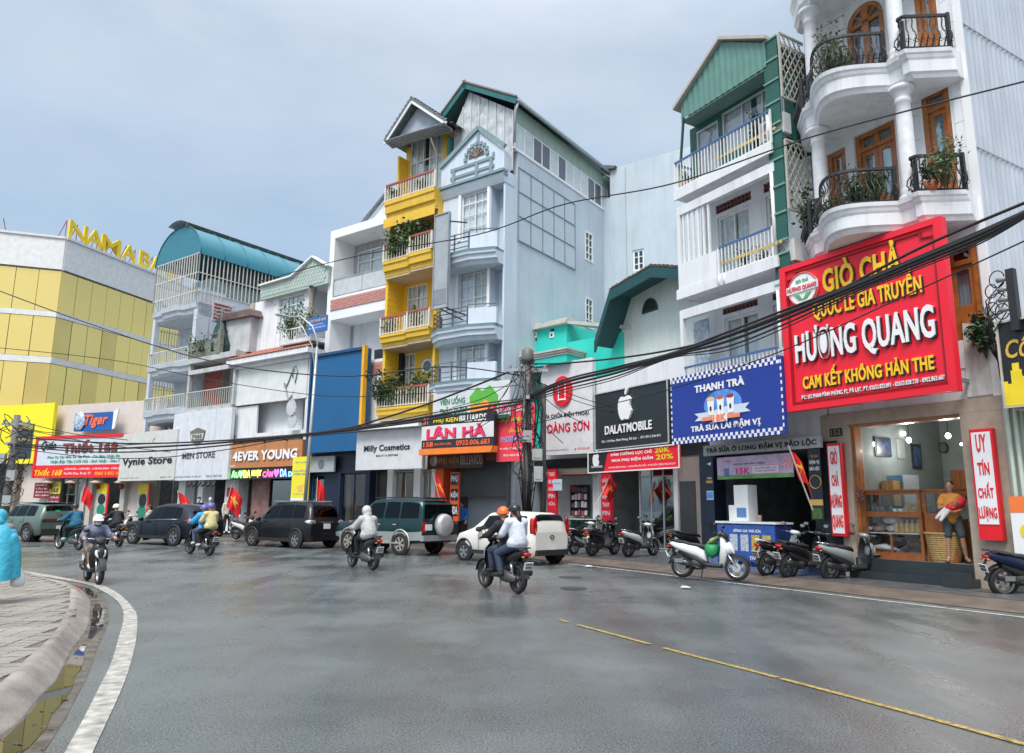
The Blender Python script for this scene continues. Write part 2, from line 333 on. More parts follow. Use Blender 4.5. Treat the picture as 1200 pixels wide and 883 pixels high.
def dens(P,k=4):
 P=[Vector((p[0],p[1]))for p in P];o=[]
 for i in range(len(P)-1):
  a,b,c,d=P[max(i-1,0)],P[i],P[i+1],P[min(i+2,len(P)-1)]
  for j in range(k):
   t=j/k;o.append(.5*((2*b)+(c-a)*t+(2*a-5*b+4*c-d)*t*t+(3*b-a-3*c+d)*t**3))
 return o+[P[-1]]
def resamp(P,n):
 L=[0]
 for a,b in zip(P,P[1:]):L.append(L[-1]+(b-a).length)
 o=[]
 for i in range(n):
  s=L[-1]*i/(n-1);k=max(j for j in range(len(P)-1)if L[j]<=s+1e-9);f=(s-L[k])/max(L[k+1]-L[k],1e-6);o.append(P[k].lerp(P[k+1],min(f,1)))
 return o
def gp(L,z=0.):return[G(x,y,z).to_2d()for x,y in L]
paintw=M('worn_white_paint',(.37,.36,.325),.5,var=.55,scale=9,bump=.1,streak=.25)
painty=M('worn_yellow_paint',(.36,.27,.08),.5,var=.7,scale=22)
wo=gp([(-40,664),(30,670),(101,682.5),(126,689),(144,700.4),(156.6,714.3),(161,725.7),(159,753.4),(151.5,783.7),(141.4,811.5),(126.3,844.3),(108.6,883)])
wi=gp([(-40,667),(30,673.5),(98,684.5),(119,692.8),(135,703),(143.4,714.3),(144.4,728),(139,748),(131,776),(118.7,801.4),(98.5,841.8),(75.8,883)])
for P in(wo,wi):
 P.append(P[-1]+(P[-1]-P[-2])*3);P.insert(0,P[0]+(P[0]-P[1])*3)
A,B=resamp(dens(wo),60),resamp(dens(wi),60);strip('kerb_line',A,B,.008,paintw)
go=gp([(-40,668),(30,675),(100,688.5),(113,694),(123.7,703),(127.5,720.6),(125,735.8),(113.6,761),(103.5,791),(88.4,819),(75.8,844),(50.5,883)])
gi=gp([(-40,669),(30,677),(90,691),(99,696),(106,710.5),(104.8,733),(96,748),(83,766),(70.7,786),(60.6,804),(45.5,819),(25,847),(0,866)],-.0)
kt=gp([(-40,662),(20,670),(75.8,686),(82,700),(80.8,713),(68,735.8),(50.5,756),(32.8,771),(15,789),(0,801.4)],.15)
for P in(go,gi,kt):
 P.append(P[-1]+(P[-1]-P[-2]).normalized()*4);P.insert(0,P[0]+(P[0]-P[1]).normalized()*14)
go,gi,kt=[resamp(dens(P),80)for P in(go,gi,kt)]
kerbm=M('kerb_concrete',(.25,.225,.20),.75,var=.4,scale=3,bump=.35,bscale=30,streak=.5)
gutm=M('gutter_mud',(.11,.095,.075),.45,var=.6,scale=5,bump=.6,bscale=12)
m=MB();rows=[]
for i,(a,b)in enumerate(zip(kt,gi)):
 r=[]
 for k,(f,z)in enumerate(((-.03,.145),(0,.157),(.22,.156),(.34,.147),(.70,.075),(.93,.022),(1.0,.012),(1.02,-.10))):
  w=.010*math.sin(i*.9+k)+.015*math.sin(i*.41);p=a.lerp(b,f);r.append((p.x+w*.6*(0<k<7),p.y+w*.5*(0<k<7),z+w*.5*(1<k<5)))
 rows.append(r)
m.grid(rows,True);m.build('kerb',kerbm)['kind']='structure'
m=MB();m.grid([[(*a.lerp(b,f),z+.004)for f,z in((0,.0),(.12,.004),(.3,.003),(.6,.002),(1.03,.006))]for a,b in zip(go,gi)]);m.build('gutter',gutm)['kind']='structure'
m,t,n,l,p=node_mat('puddle_water');p.inputs['Base Color'].default_value=(.035,.03,.02,1);p.inputs['Roughness'].default_value=.015;p.inputs['Specular IOR Level'].default_value=1.0;p.inputs['IOR'].default_value=1.6
pud=m
for(i0,i1,f0,f1)in((28,35,.30,.95),(37,43,.2,.8),(44,50,.25,.9),(52,60,.22,.95),(61,73,.30,.97)):
 q=MB();L,R=[],[]
 for i in range(i0,i1+1):
  tt=(i-i0)/(i1-i0);env=math.sin(math.pi*min(max(tt,.02),.98))**.45;c=(f0+f1)/2;hw=(f1-f0)/2*env
  L.append((*go[i].lerp(gi[i],c-hw*(1+.25*math.sin(i*2.1))),.012));R.append((*go[i].lerp(gi[i],c+hw*(1+.12*math.sin(i*3.3))),.012))
 q.grid([L,R],False);q.build('puddle',pud)['kind']='structure'
rng=random.Random(3);lit=MB()
for k in range(260):
 i=rng.randint(22,76);p=go[i].lerp(gi[i],rng.uniform(.02,1));s_=rng.uniform(.008,.035);a=rng.uniform(0,3)
 lit.add([(p.x+math.cos(a)*s_,p.y+math.sin(a)*s_,.014),(p.x-math.sin(a)*s_*.5,p.y+math.cos(a)*s_*.6,.02),(p.x-math.cos(a)*s_,p.y-math.sin(a)*s_,.014),(p.x+math.sin(a)*s_*.6,p.y-math.cos(a)*s_*.5,.013)],[(0,1,2,3)])
lit.build('leaf_litter',M('leaf_litter',(.10,.07,.04),.8,var=.5,scale=20))['kind']='stuff'
far=[Vector((-60,22)),Vector((-60,-6))]
base=MB();poly=[tuple(p)for p in kt]+[(-5.5,-6),(-60,-6),(-60,kt[0].y)]
bmx=bmesh.new();bv=[bmx.verts.new((x,y,.141))for x,y in poly];bmx.faces.new(bv);bmesh.ops.triangulate(bmx,faces=bmx.faces);me=bpy.data.meshes.new('left_pavement');bmx.to_mesh(me);bmx.free()
me.materials.append(M('paver_joint',(.12,.11,.10),.85,var=.3,scale=10));pav=bpy.data.objects.new('left_pavement',me);COL.objects.link(pav);pav['kind']='structure'
def inside(p,P):
 c=False
 for(x1,y1),(x2,y2)in zip(P,P[1:]+P[:1]):
  if(y1>p[1])!=(y2>p[1])and p[0]<(x2-x1)*(p[1]-y1)/(y2-y1)+x1:c=not c
 return c
pvm=M('paver_concrete',(.25,.235,.205),.7,var=.28,scale=1.6,bump=.3)
pvw,pvh=.245,.155
def zig(w,h,z,m=.006):
 q=.022;x,y=w/2-m,h/2-m
 pts=[(-x,-y),(-x*.5,-y),(-x*.25,-y+q),(x*.25,-y+q),(x*.5,-y),(x,-y),(x,-y*.3),(x-q,0),(x,y*.3),(x,y),(x*.5,y),(x*.25,y+q-.004),(-x*.25,y+q-.004),(-x*.5,y),(-x,y),(-x,y*.3),(-x-q+.006,0),(-x,-y*.3)]
 return pts
zp=zig(pvw,pvh,0);pm=MB().prismz(zp,-.03,0).build('paver',pvm);pmesh=pm.data;bpy.data.objects.remove(pm)
cand=[];ang=math.radians(8);ca,sa=math.cos(ang),math.sin(ang)
for i in range(-10,95):
 for j in range(-5,125):
  lx,ly=-.15-i*pvw,j*pvh+(.5*pvh if i%2 else 0)*0;
  x=-3.6+lx*ca-ly*sa;y=3.6+lx*sa+ly*ca
  if y<3 or x<-20 or x>-2 or x/y<-.82:continue
  if inside((x,y),poly)and all((Vector((x,y))-k).length>.085 for k in kt[20:]):cand.append((x*x+y*y,x,y))
cand.sort();vis=[c for c in cand if c[1]/c[2]>-.74]
rng=random.Random(5);st=MB();near=set(vis[:298])
for c in cand:
 z=.152+rng.uniform(-.004,.004)
 if c in near:
  o=bpy.data.objects.new('paver',pmesh);COL.objects.link(o);o.parent=pav;o.location=(c[1],c[2],z);o.rotation_euler=(rng.uniform(-.01,.01),rng.uniform(-.01,.01),ang+rng.uniform(-.01,.01))
 else:st.prismz([(c[1]+u*ca-v*sa,c[2]+u*sa+v*ca)for u,v in zp],z-.03,z)
o=st.build('far_pavers',pvm,pav);o['kind']='stuff'
def onl(P,d,t):return(P[0]+d[0]*t,P[1]+d[1]*t)
d1=(-math.sin(math.radians(30.7)),math.cos(math.radians(30.7)));n1=(math.cos(math.radians(30.7)),math.sin(math.radians(30.7)))
L0=G(1025,703.5);wl=[onl(L0,d1,t)for t in(-16,-8,0,4,9)]
wl+=[tuple(G(x,y).to_2d())for x,y in((600,655.5),(540,651),(480,646.5),(350,639.5),(250,634.8),(150,630.5),(-60,624))]
wl=dens(wl,4);N_=len(wl)
def off(P,d):
 o=[]
 for i,p in enumerate(P):
  t=(P[min(i+1,len(P)-1)]-P[max(i-1,0)]).normalized();o.append(p+Vector((t.y,-t.x))*d)
 return o
strip('edge_line',off(wl[:22],-.05),off(wl[:22],.05),.008,M('white_line',(.50,.49,.46),.5,var=.5,scale=9))
rampm=M('brown_ramp',(.13,.105,.085),.5,var=.35,scale=2.2,bump=.4,streak=.3)
strip('kerb_ramp',off(wl,.45),off(wl,1.3),0,rampm,za=.010,zb=.115)
slate=M('slate_tile',(.105,.11,.115),.33,var=.35,scale=3,bump=.2)
strip('right_pavement',off(wl,1.3),off(wl,26),.115,M('slate_joint',(.05,.05,.05),.7),za=.115,zb=.13)
rp=bpy.data.objects['right_pavement'];st=MB();tl=MB().box(-.195,.195,-.095,.095,-.02,0).build('tile',slate);tmesh=tl.data;bpy.data.objects.remove(tl)
B0=off(wl,1.75);cnt=0;rz=math.atan2(d1[1],d1[0]);cc=[]
for j in range(30):
 for i in range(-38,40):
  t=i*.4+(.2 if j%2 else 0);s_=1.3+.12+j*.2;x,y=L0[0]+d1[0]*t+n1[0]*s_,L0[1]+d1[1]*t+n1[1]*s_;cc.append((x*x+y*y if x/y<.76 and y>6 else 1e6+x*x+y*y,x,y))
cc.sort();c,s_=math.cos(rz),math.sin(rz)
for k,(q,x,y)in enumerate(cc):
 z=.131+rng.uniform(-.003,.003)
 if k<296:o=bpy.data.objects.new('tile',tmesh);COL.objects.link(o);o.parent=rp;o.location=(x,y,z);o.rotation_euler=(0,0,rz)
 else:st.prismz([(x+u*c-v*s_,y+u*s_+v*c)for u,v in((-.195,-.095),(.195,-.095),(.195,.095),(-.195,.095))],z-.02,z)
st.build('far_tiles',slate,rp)['kind']='stuff'
yl=gp([(655,727),(700,739),(800,766),(900,792),(1050,832),(1210,876)])
yl.append(yl[-1]+(yl[-1]-yl[-2])*2);yl=resamp(dens(yl),200)
for a,b in((0,6),(12,50),(56,96),(97,150),(152,198)):
 w=.036;P=yl[a:b+1];strip('centre_dash',off(P,-w),off(P,w),.008,painty)
for(px,py)in((668,677),(672,690)):
 c=G(px,py);o=MB().disc((c.x,c.y,.004),.28,'z',24,.006).build('manhole_cover',M('cast_iron',(.04,.04,.04),.5,bump=.4));tag(o,'round dark manhole cover in the wet road, '+('farther' if py<680 else 'nearer')+' of the two','manhole cover')
# ------------------------------------------------------------------ right-hand row of houses
F1=Fac(15.9,30.7);F3=Fac(24.5,54.4);F4=Fac(34.5,68);FT=Fac(23.6,46)
orange_wood=M('varnished_wood',(.36,.125,.03),.35,var=.35,scale=5,coat=.3)
roomdark=M('room_dark',(.05,.055,.06),.8,var=.2)
stone_beige=M('beige_stone',(.40,.34,.27),.45,var=.15,scale=5,streak=.15)
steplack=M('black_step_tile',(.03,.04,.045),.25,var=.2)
whitepl=M('white_plastic',(.75,.77,.78),.35)
redp=M('red_paint',(.72,.01,.02),.4)
stoneworks=M('column_stone',(.66,.68,.71),.6,var=.12,scale=6,bump=.2,streak=.12)
lampm=M('lit_lamp',(1,.97,.9),.4,var=0,emit=14)
def arc(xl,xr,y0,bulge,n=16):
 o=[]
 for i in range(n+1):
  t=i/n;o.append((xl+(xr-xl)*t,y0-bulge*math.sin(math.pi*t)))
 return o
def moulding(m,pts,z0,z1,steps,depth,x_in=.3):
 """stack of ledges following a plan polyline: steps = [(z fraction, projection)]"""
 for(f0,pr0),(f1,pr1)in zip(steps,steps[1:]):
  a,b=z0+(z1-z0)*f0,z0+(z1-z0)*f1
  P=[(x,y-pr0)for x,y in pts];Q=[(x,y-pr1)for x,y in pts];n=len(pts)
  vs=[(x,y,a)for x,y in P]+[(x,y,b)for x,y in Q]+[(x,x_in,a)for x,y in P]+[(x,x_in,b)for x,y in Q]
  fs=[(i,i+1,n+i+1,n+i)for i in range(n-1)]+[(2*n+i,2*n+i+1,i+1,i)for i in range(n-1)]+[(n+i,n+i+1,3*n+i+1,3*n+i)for i in range(n-1)]+[(0,n,3*n,2*n),(n-1,2*n-1,4*n-1,3*n-1)]
  m.add(vs,fs)
def bow_bars(fr,pts,z,h,name='railing'):
 """wrought iron: bellied bars with scrolls between rails"""
 m=MB();L=[Vector((x,y,0))for x,y in pts];tot=sum((b-a).length for a,b in zip(L,L[1:]));n=max(2,int(tot/.115));R=resamp([Vector((x,y))for x,y in pts],n+1)
 for i,p in enumerate(R):
  t=(R[min(i+1,n)]-R[max(i-1,0)]).normalized();o=Vector((t.y,-t.x))
  if o.y>0 and abs(o.y)>.2:o=-o
  prof=[(0,.04),(.05,.14),(.13,.28),(.11,.42),(.02,.56),(-.02,.7),(.02,.85),(0,.97)]
  m.tube([(p.x+o.x*a,p.y+o.y*a,z+h*b)for a,b in prof],.015,5)
  m.tube([(p.x+o.x*.1+t.x*.05*math.cos(k*1.1),p.y+o.y*.1+t.y*.05*math.cos(k*1.1),z+h*.2+.05*math.sin(k*1.1))for k in range(6)],.009,4)
 for a,b in zip(pts,pts[1:]):m.bar((*a,z+.04),(*b,z+.04),.04)
 fr.part(name,m,black);c=MB()
 for a,b in zip(pts,pts[1:]):c.bar((*a,z+h),(*b,z+h),.06,.06)
 for p in(pts[0],pts[-1]):c.bar((*p,z),(*p,z+h+.05),.08)
 fr.part('handrail',c,black)
def wood_door(fr,x0,x1,z0,z1,y,leaves=2,fan=True):
 f=MB();fw=.11;zt=z1-.42 if fan else z1
 f.box(x0,x0+fw,y-.03,y+.12,z0,z1).box(x1-fw,x1,y-.03,y+.12,z0,z1).box(x0+fw,x1-fw,y-.03,y+.12,z1-fw,z1)
 if fan:f.box(x0+fw,x1-fw,y-.026,y+.12,zt-.05,zt+.06)
 w=fr.part('window' if leaves<2 else 'door',f,orange_wood);lw=(x1-x0-2*fw)/leaves
 for k in range(leaves):
  a,b=x0+fw+lw*k,x0+fw+lw*(k+1);l=MB();s=.10
  l.box(a+.004,a+s,y+.02,y+.07,z0,zt-.05).box(b-s,b-.004,y+.02,y+.07,z0,zt-.05).box(a+s,b-s,y+.02,y+.07,zt-.16,zt-.05).box(a+s,b-s,y+.02,y+.07,z0,z0+.75).box(a+s+.03,b-s-.03,y+.005,y+.02,z0+.15,z0+.6)
  l.build('leaf',orange_wood,w);MB().box(a+s,b-s,y+.04,y+.05,z0+.75,zt-.16).build('pane',_mats['glass'],w)
  if fan:
   q=MB();q.box(a+.004,a+.07,y+.02,y+.07,zt+.06,z1-fw).box(b-.07,b-.004,y+.02,y+.07,zt+.06,z1-fw);q.build('fanlight_frame',orange_wood,w)
   MB().box(a+.07,b-.07,y+.04,y+.05,zt+.06,z1-fw).build('pane',_mats['glass'],w)
 c=MB();n=20;c.grid([[(x0+fw+(x1-x0-2*fw)*i/n,y+.2+.02*math.sin(i*1.9),z)for i in range(n+1)]for z in(z0+.7,zt-.1)]);c.build('curtain',curt,w);return w
b=Frame(F1,-11.45,0,0,'balcony_house','white baroque house with curved iron balconies and wooden doors above the red sign','building')
WD=3.9;x1=WD
za,zb_,zc=8.25,11.55,15.0
H=18.6
dA=[b.r(1001,158,1053,238)]
def wx(px,py):return b.q(px,py)[0]
Ax0,Ax1=wx(1002,190),wx(1052,190)
A2x0,A2x1=wx(1082,150),wx(1116,150)
A0x0,A0x1=wx(969,200),wx(992,200)
hl=[(Ax0,Ax1,za,za+2.55),(A2x0,A2x1,za+.25,za+2.75),(A0x0,A0x1,za+.2,za+2.4)]
Bx0,Bx1=wx(994,50),wx(1038,50);B2x0,B2x1=wx(1056,20),wx(1072,20);B3x0,B3x1=wx(1072,15),wx(1098,15)
hl+=[(Bx0,Bx1,zb_,zb_+2.6),(B3x0,B3x1,zb_+.2,zb_+2.7)]
hl+=[(wx(1108,340),WD-.12-.0*wx(1136,340),5.2,7.3)]
w=MB();w.wall(0,WD,3.95,H,0,.28,[(h[0],h[1],h[2],h[3])for h in hl]);b.part('front_wall',w,white)
cr_=MB();gz=4.6
while gz<H:
 segs=[(0.02,WD-.02)]
 for h in hl:
  if h[2]-.05<gz+.27 and h[3]+.05>gz:
   ns=[]
   for s0,s1 in segs:
    if h[1]<s0 or h[0]>s1:ns.append((s0,s1));continue
    if h[0]-.08>s0:ns.append((s0,h[0]-.08))
    if h[1]+.08<s1:ns.append((h[1]+.08,s1))
   segs=ns
 for s0,s1 in segs:
  if s1-s0>.1:cr_.box(s0,s1,-.025,-.0,gz,gz+.585)
 gz+=.60
b.part('wall_block',cr_,white)
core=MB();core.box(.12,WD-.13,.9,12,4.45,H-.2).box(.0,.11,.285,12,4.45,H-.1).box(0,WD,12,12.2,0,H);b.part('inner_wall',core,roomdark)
for z in(za,zb_,zc):b.part('floor_slab',MB().box(.12,WD-.13,.29,.89,z-.15,z),white)
wood_door(b,Ax0,Ax1,za,za+2.55,.1);wood_door(b,A2x0,A2x1,za+.25,za+2.75,.05,1);wood_door(b,A0x0,A0x1,za+.2,za+2.4,.1,1,False)
wood_door(b,B3x0,B3x1,zb_+.2,zb_+2.7,.05,1);wood_door(b,wx(1108,340),WD-.14,5.2,7.3,.05,1)
w_=MB();cxa=(Bx0+Bx1)/2;ra=(Bx1-Bx0)/2
w_.box(Bx0,Bx0+.1,-.03,.12,zb_,zb_+2.6-ra).box(Bx1-.1,Bx1,-.03,.12,zb_,zb_+2.6-ra).box(cxa-.08,cxa+.08,0,.1,zb_,zb_+2.6-.05).box(Bx0+.1,Bx1-.1,0,.1,zb_+2.55-ra,zb_+2.65-ra).box(Bx0+.1,Bx1-.1,.01,.09,zb_,zb_+.7)
w_.tube([(cxa+(ra-.05)*math.cos(math.pi*k/12),.045,zb_+2.6-ra+(ra-.05)*math.sin(math.pi*k/12))for k in range(13)],.07,6)
for k in(3,5,7,9):w_.bar((cxa,.045,zb_+2.6-ra),(cxa+(ra-.05)*math.cos(math.pi*k/12),.045,zb_+2.6-ra+(ra-.05)*math.sin(math.pi*k/12)),.05)
dw=b.part('arched_door',w_,orange_wood);MB().box(Bx0+.1,cxa-.08,.05,.06,zb_+.7,zb_+2.6).build('pane',_mats['glass'],dw);MB().box(cxa+.08,Bx1-.1,.05,.06,zb_+.7,zb_+2.6).build('pane',_mats['glass'],dw)
pl=MB();
for s_ in(0,1):
 pts=[(cxa+(ra)*math.cos(math.pi*k/16),zb_+2.6-ra+ra*math.sin(math.pi*k/16))for k in range(8*s_,8*s_+9)]
 pl.prism(pts+[((Bx0-.01)if s_ else(Bx1+.01),zb_+2.62)],-.02,.1)
b.part('arch_spandrel',pl,white)
cL,cR=b.q(955,190,1.0)[0],b.q(1056,160,1.0)[0]
col_l,col_r=MB(),MB()
for z,hh,nm in((za,.62,0),(zb_,.62,1),(zc,.62,2)):
 s=MB();st=[(0,-.16),(.14,-.10),(.2,-.04),(.62,-.02),(.7,.02),(.8,.05),(.86,.09),(1,.11)]
 P=[(-.05,.0-.35),(cL-.22,-.95)]+arc(cL+.05,cR-.15,-1.0,.85,18)+[(cR+.2,-1.0),(cR+.22,-1.12),(WD-.55,-1.12)]+[(WD+.02,-.35)]
 moulding(s,P,z-hh,z,st,1,.0);b.part('balcony',s,white)
 c_=MB();c_.disc(((cL+cR)/2,-.75,z-hh-.03),.16,'z',20,.03);
 if nm:b.part('ceiling_lamp',c_,whitepl)
 if nm<2:
  bow_bars(b,[(cL-.05,-.98)]+arc(cL+.1,cR-.22,-1.03,.85,14),z,.80);bow_bars(b,[(cR+.22,-.98),(cR+.24,-1.17),(WD-.56,-1.17),(WD-.02,-.4)],z,.80)
  if nm==1 or True:bow_bars(b,[(-.02,-.4),(cL-.25,-.98)],z,.80)
prof=[(.001,0),(.26,0),(.26,.08),(.21,.14),(.24,.2),(.19,.28),(.175,.34),(.165,2.0),(.155,2.34),(.19,2.38),(.17,2.43),(.17,2.5),(.23,2.62),(.27,2.66),(.27,2.74),(.001,2.74)]
for x in(cL,cR):
 for z in(za,zb_):
  k=(zb_-za-.62)/2.74;c=MB();c.lathe([(r,h_*k)for r,h_ in prof],(x,-.82,z),20);b.part('column',c,stoneworks)
lat=MB()
for z0,z1 in((za+.9,zb_-.5),(zb_+.7,zc-.9)):
 lat=MB();L_=.95;n=6
 for k in range(-8,14):
  for sgn in(1,-1):
   ya=-L_;
   zz0=z0+(k)*.34;zz1=zz0+sgn*L_*1.7
   ta,tb=0.,1.
   for lim,up in((z0,0),(z1,1)):
    pass
   p,q=Vector((-.06,-L_,zz0)),Vector((-.06,.0,zz1))
   a_,b_=0.,1.;dz=q.z-p.z
   lo,hi=(z0-p.z)/dz,(z1-p.z)/dz
   if lo>hi:lo,hi=hi,lo
   a_,b_=max(a_,lo),min(b_,hi)
   if b_-a_>.03:lat.bar(p.lerp(q,a_),p.lerp(q,b_),.025)
 lat.bar((-.06,-L_,z0),(-.06,-L_,z1),.05).bar((-.06,-L_,z0),(-.06,0,z0),.05).bar((-.06,-L_,z1),(-.06,0,z1),.05)
 b.part('lattice_screen',lat,M('lattice_white',(.42,.43,.38),.6))
s=MB();n=120
s.grid([[(WD+.012+.018*math.sin(i*math.pi/2+.7),.0+i*12.2/(n*2),z)for i in range(2*n+1)]for z in(3.9,9.35,9.352,14.2,H)],True);b.part('corrugated_cladding',s,M('corrugated_sheet',(.55,.60,.66),.45,metal=.25,var=.08,scale=1,streak=.35))
sm=MB();
for z in(9.35,12.3):sm.box(WD+.03,WD+.045,0,12,z,z+.03)
b.part('cladding_seam',sm,M('grey_trim',(.35,.37,.38),.6))
b.part('roof',MB().box(-.2,WD+.15,-.3,12.3,H,H+.2),white);b.part('edge_trim',MB().box(WD-.08,WD+.09,-.04,0.0,3.9,H-.02),cleanwhite)
sL,sR=b.q(1000,560)[0],b.q(1133,560)[0];ft=.56
zl=b.q(1060,492)[1]
p=MB();pl0=b.q(967,560)[0]
p.box(pl0,sL,-.05,.45,0,zl+.0).box(sR,WD+.05,-.05,.45,0,zl);p.box(pl0,WD+.05,-.052,.45,zl+.003,3.94);p.box(0,pl0-.003,.0,.4,3.3,3.94);b.part('shop_pier',p,stone_beige)
b.part('shop_sill_beam',MB().box(sL+.003,sR-.003,0,.3,zl-.07,zl),orange_wood)
b.part('door_post',MB().box(sL+.003,sL+.08,.05,.3,ft,zl-.073),orange_wood)
st=MB();st.box(sL-.02,sR+.1,-.36,-.055,0,.30);b.part('lower_step',st,steplack)
st=MB();st.box(sL+.003,sR-.003,-.05,5.5,0,ft);b.part('shop_floor',st,M('floor_tile_grey',(.30,.30,.29),.3));b.part('step_nosing',MB().box(sL-.02,sR,-.10,-.053,.303,ft+.012),steplack)
b.part('step_block',MB().box(sR-.35,sR+.1,-.62,-.37,0,.42),steplack)
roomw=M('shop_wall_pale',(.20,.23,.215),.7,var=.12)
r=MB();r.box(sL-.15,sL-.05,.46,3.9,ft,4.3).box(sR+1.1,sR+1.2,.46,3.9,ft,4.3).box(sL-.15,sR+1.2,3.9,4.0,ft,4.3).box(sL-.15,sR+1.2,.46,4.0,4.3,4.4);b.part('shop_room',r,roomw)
for k,(px,py,y)in enumerate(((1024,521,1.0),(1065,516,1.6),(1111,511,1.2))):
 X,Z=b.q(px,py,-y);o=MB().ell((X,y,Z),.055,.055,.065,12,8);b.part('lit_bulb',o,lampm);b.part('bulb_cord',MB().bar((X,y,Z+.08),(X,y,4.28),.012),black)
 ld=bpy.data.lights.new('bulb_light','POINT');ld.energy=13;ld.shadow_soft_size=.12;lo=bpy.data.objects.new('bulb_light',ld);COL.objects.link(lo);lo.parent=b.root;lo.location=(X,y,Z-.2)
X0,Z0=b.q(1028,511,-2.2);X1,Z1=b.q(1061,514,-2.2);b.part('tube_lamp',MB().cyl((X0,2.2,Z0),(X1,2.2,Z0),.035),lampm)
X0,Z0=b.q(1126,521,-2.6);b.part('tube_lamp',MB().cyl((X0,2.6,Z0),(X0+.5,2.6,Z0),.03),lampm)
bh=b
def inshop(px,py,y):X,Z=b.q(px,py,-y);return X,Z
def hang(px0,py0,px1,py1,y,fm,im,label,nm='picture',ob=None):
 ob=ob or b;X0,X1,Z0,Z1=ob.r(px0,py0,px1,py1,-y);rt=empty(nm,ob.F.pt(ob.u0+X0,-y,Z0),ob.F.rz,label,nm)
 MB().box(0,X1-X0,0,.03,0,Z1-Z0).build('frame',fm,rt);MB().box(.04,X1-X0-.04,-.012,-.001,.04,Z1-Z0-.04).build('print',im,rt);return rt
pic1=M('night_city_print',(.03,.05,.10),.3,var=.8,scale=9);pic2=M('dark_blue_print',(.05,.08,.16),.4,var=.7,scale=7)
def hang_side(px0,py0,px1,py1,fm,im,label):
 xw=sL-.04;y0,z1=b.side(px0,py0,xw);y1,z0=b.side(px1,py1,xw);m_=empty('picture',b.F.pt(b.u0+xw,-y0,z0),b.F.rz,label,'picture');h_=.55*(z1-z0)+.3;MB().box(0,.03,0,y1-y0,0,h_).build('frame',fm,m_);MB().box(.031,.04,.05,y1-y0-.05,.05,h_-.05).build('print',im,m_)
hang_side(1024,519,1044,536,black,pic1,'wide dark picture on the side wall of the sausage shop');hang_side(1050,521,1060,538,M('gilt',(.3,.3,.28),.4),M('sage',(.25,.3,.26),.5),'small grey framed certificate between two dark pictures');hang_side(1067,522,1080,550,black,pic2,'tall dark blue poster on the side wall of the sausage shop')
X,Z=b.q(1105,525,-3.8);rt=empty('wall_clock',b.F.pt(b.u0+X,-3.8,Z),b.F.rz,'round black wall clock above the man in the orange shirt','clock');MB().disc((0,0,0),.15,'y',24,.04,.12).build('case',black,rt);MB().disc((0,-.005,0),.12,'y',24,.004,.09).build('dial',M('clock_dial',(.12,.12,.12),.3),rt)
X0,X1,Z0,Z1=b.r(1014,546,1060,600,-1.4);rt=empty('display_fridge',b.F.pt(b.u0+X0,-1.4,ft),b.F.rz,'tall white display fridge with a glass door behind the counter','fridge');fw_,fh=min(X1-X0,1.1),1.95
f=MB();f.box(0,fw_,.05,.7,0,fh);f.build('cabinet',M('fridge_grey',(.42,.44,.45),.4),rt);MB().box(fw_*.5,fw_-.02,.0,.045,.12,fh-.2).build('door',M('fridge_frame',(.12,.13,.14),.4),rt);MB().box(fw_*.56,fw_-.08,-.012,-.002,.3,fh-.3).build('door_glass',M('fridge_inside',(.08,.20,.22),.1,var=.6,scale=14),rt);MB().box(fw_*.48,fw_,.0,.05,fh-.18,fh-.02).build('header',M('fridge_blue',(.1,.25,.4),.4),rt)
s=MB()
for k in range(4):s.box(fw_*.58,fw_-.1,-.02,-.013,.45+k*.28,.47+k*.28)
s.build('shelf',whitepl,rt)
rt=empty('cardboard_box',b.F.pt(b.u0+X1-.35,-1.1,ft+1.2),b.F.rz,'upright plywood coloured carton beside the display fridge','box');MB().box(0,.30,0,.3,0,.6).build('carton',M('cardboard',(.42,.25,.09),.7),rt);MB().box(.14,.16,-.004,-.001,0,.6).build('tape',M('tape',(.55,.4,.2),.3),rt)
X0,Z1=b.q(1005,577,-.25);X1,_=b.q(1077,577,-.25);Z0=ft
ct=empty('display_counter',b.F.pt(b.u0+X0,-.25,ft+.005),b.F.rz,'varnished wooden shop counter with glass front full of packed sausages','counter');cw,ch,cdp=X1-X0,Z1-ft,.75
c=MB();p_=.06
for x in(0,cw-p_):
 for y in(0,cdp-p_):c.box(x,x+p_,y,y+p_,0,ch)
c.box(p_,cw-p_,0,p_,0,.14).box(p_,cw-p_,0,p_,ch-.07,ch-.002).box(p_,cw-p_,0,p_,ch*.62,ch*.70).box(0,p_,p_,cdp-p_,0,.14).box(cw-p_,cw,p_,cdp-p_,ch*.62,ch*.7).box(cw*.5-.02,cw*.5+.02,.01,.05,.14,ch*.35);c.build('frame',wood,ct)
MB().box(-.03,cw+.03,-.03,cdp+.03,ch,ch+.04).build('counter_top',wood,ct);MB().box(cw-p_+.01,cw-.01,p_,cdp-p_,.142,ch*.62-.002).build('side_panel',wood,ct);MB().box(p_,cw-p_,cdp-.05,cdp-.02,.14,ch*.62).build('back_panel',M('dark_wood',(.10,.04,.02),.5),ct)
MB().box(p_,cw-p_,.06,cdp-.06,ch*.37,ch*.37+.02).build('shelf',whitepl,ct);MB().box(p_,cw-p_,.06,cdp-.06,ch*.66,ch*.66+.02).build('shelf',whitepl,ct);MB().box(p_,cw-p_,.062,cdp-.06,.145,.16).build('shelf',wood,ct)
for z0,z1 in((.14,ch*.62),(ch*.70,ch-.07)):MB().box(p_+.002,cw-p_-.002,.02,.028,z0+.002,z1-.002).build('glass_pane',_mats['light_glass'],ct)
ext=empty('display_cabinet',b.F.pt(b.u0+X1+.04,-.3,ft+.005),b.F.rz,'narrower dark wooden cabinet adjoining the right end of the counter','cabinet');e2=.62
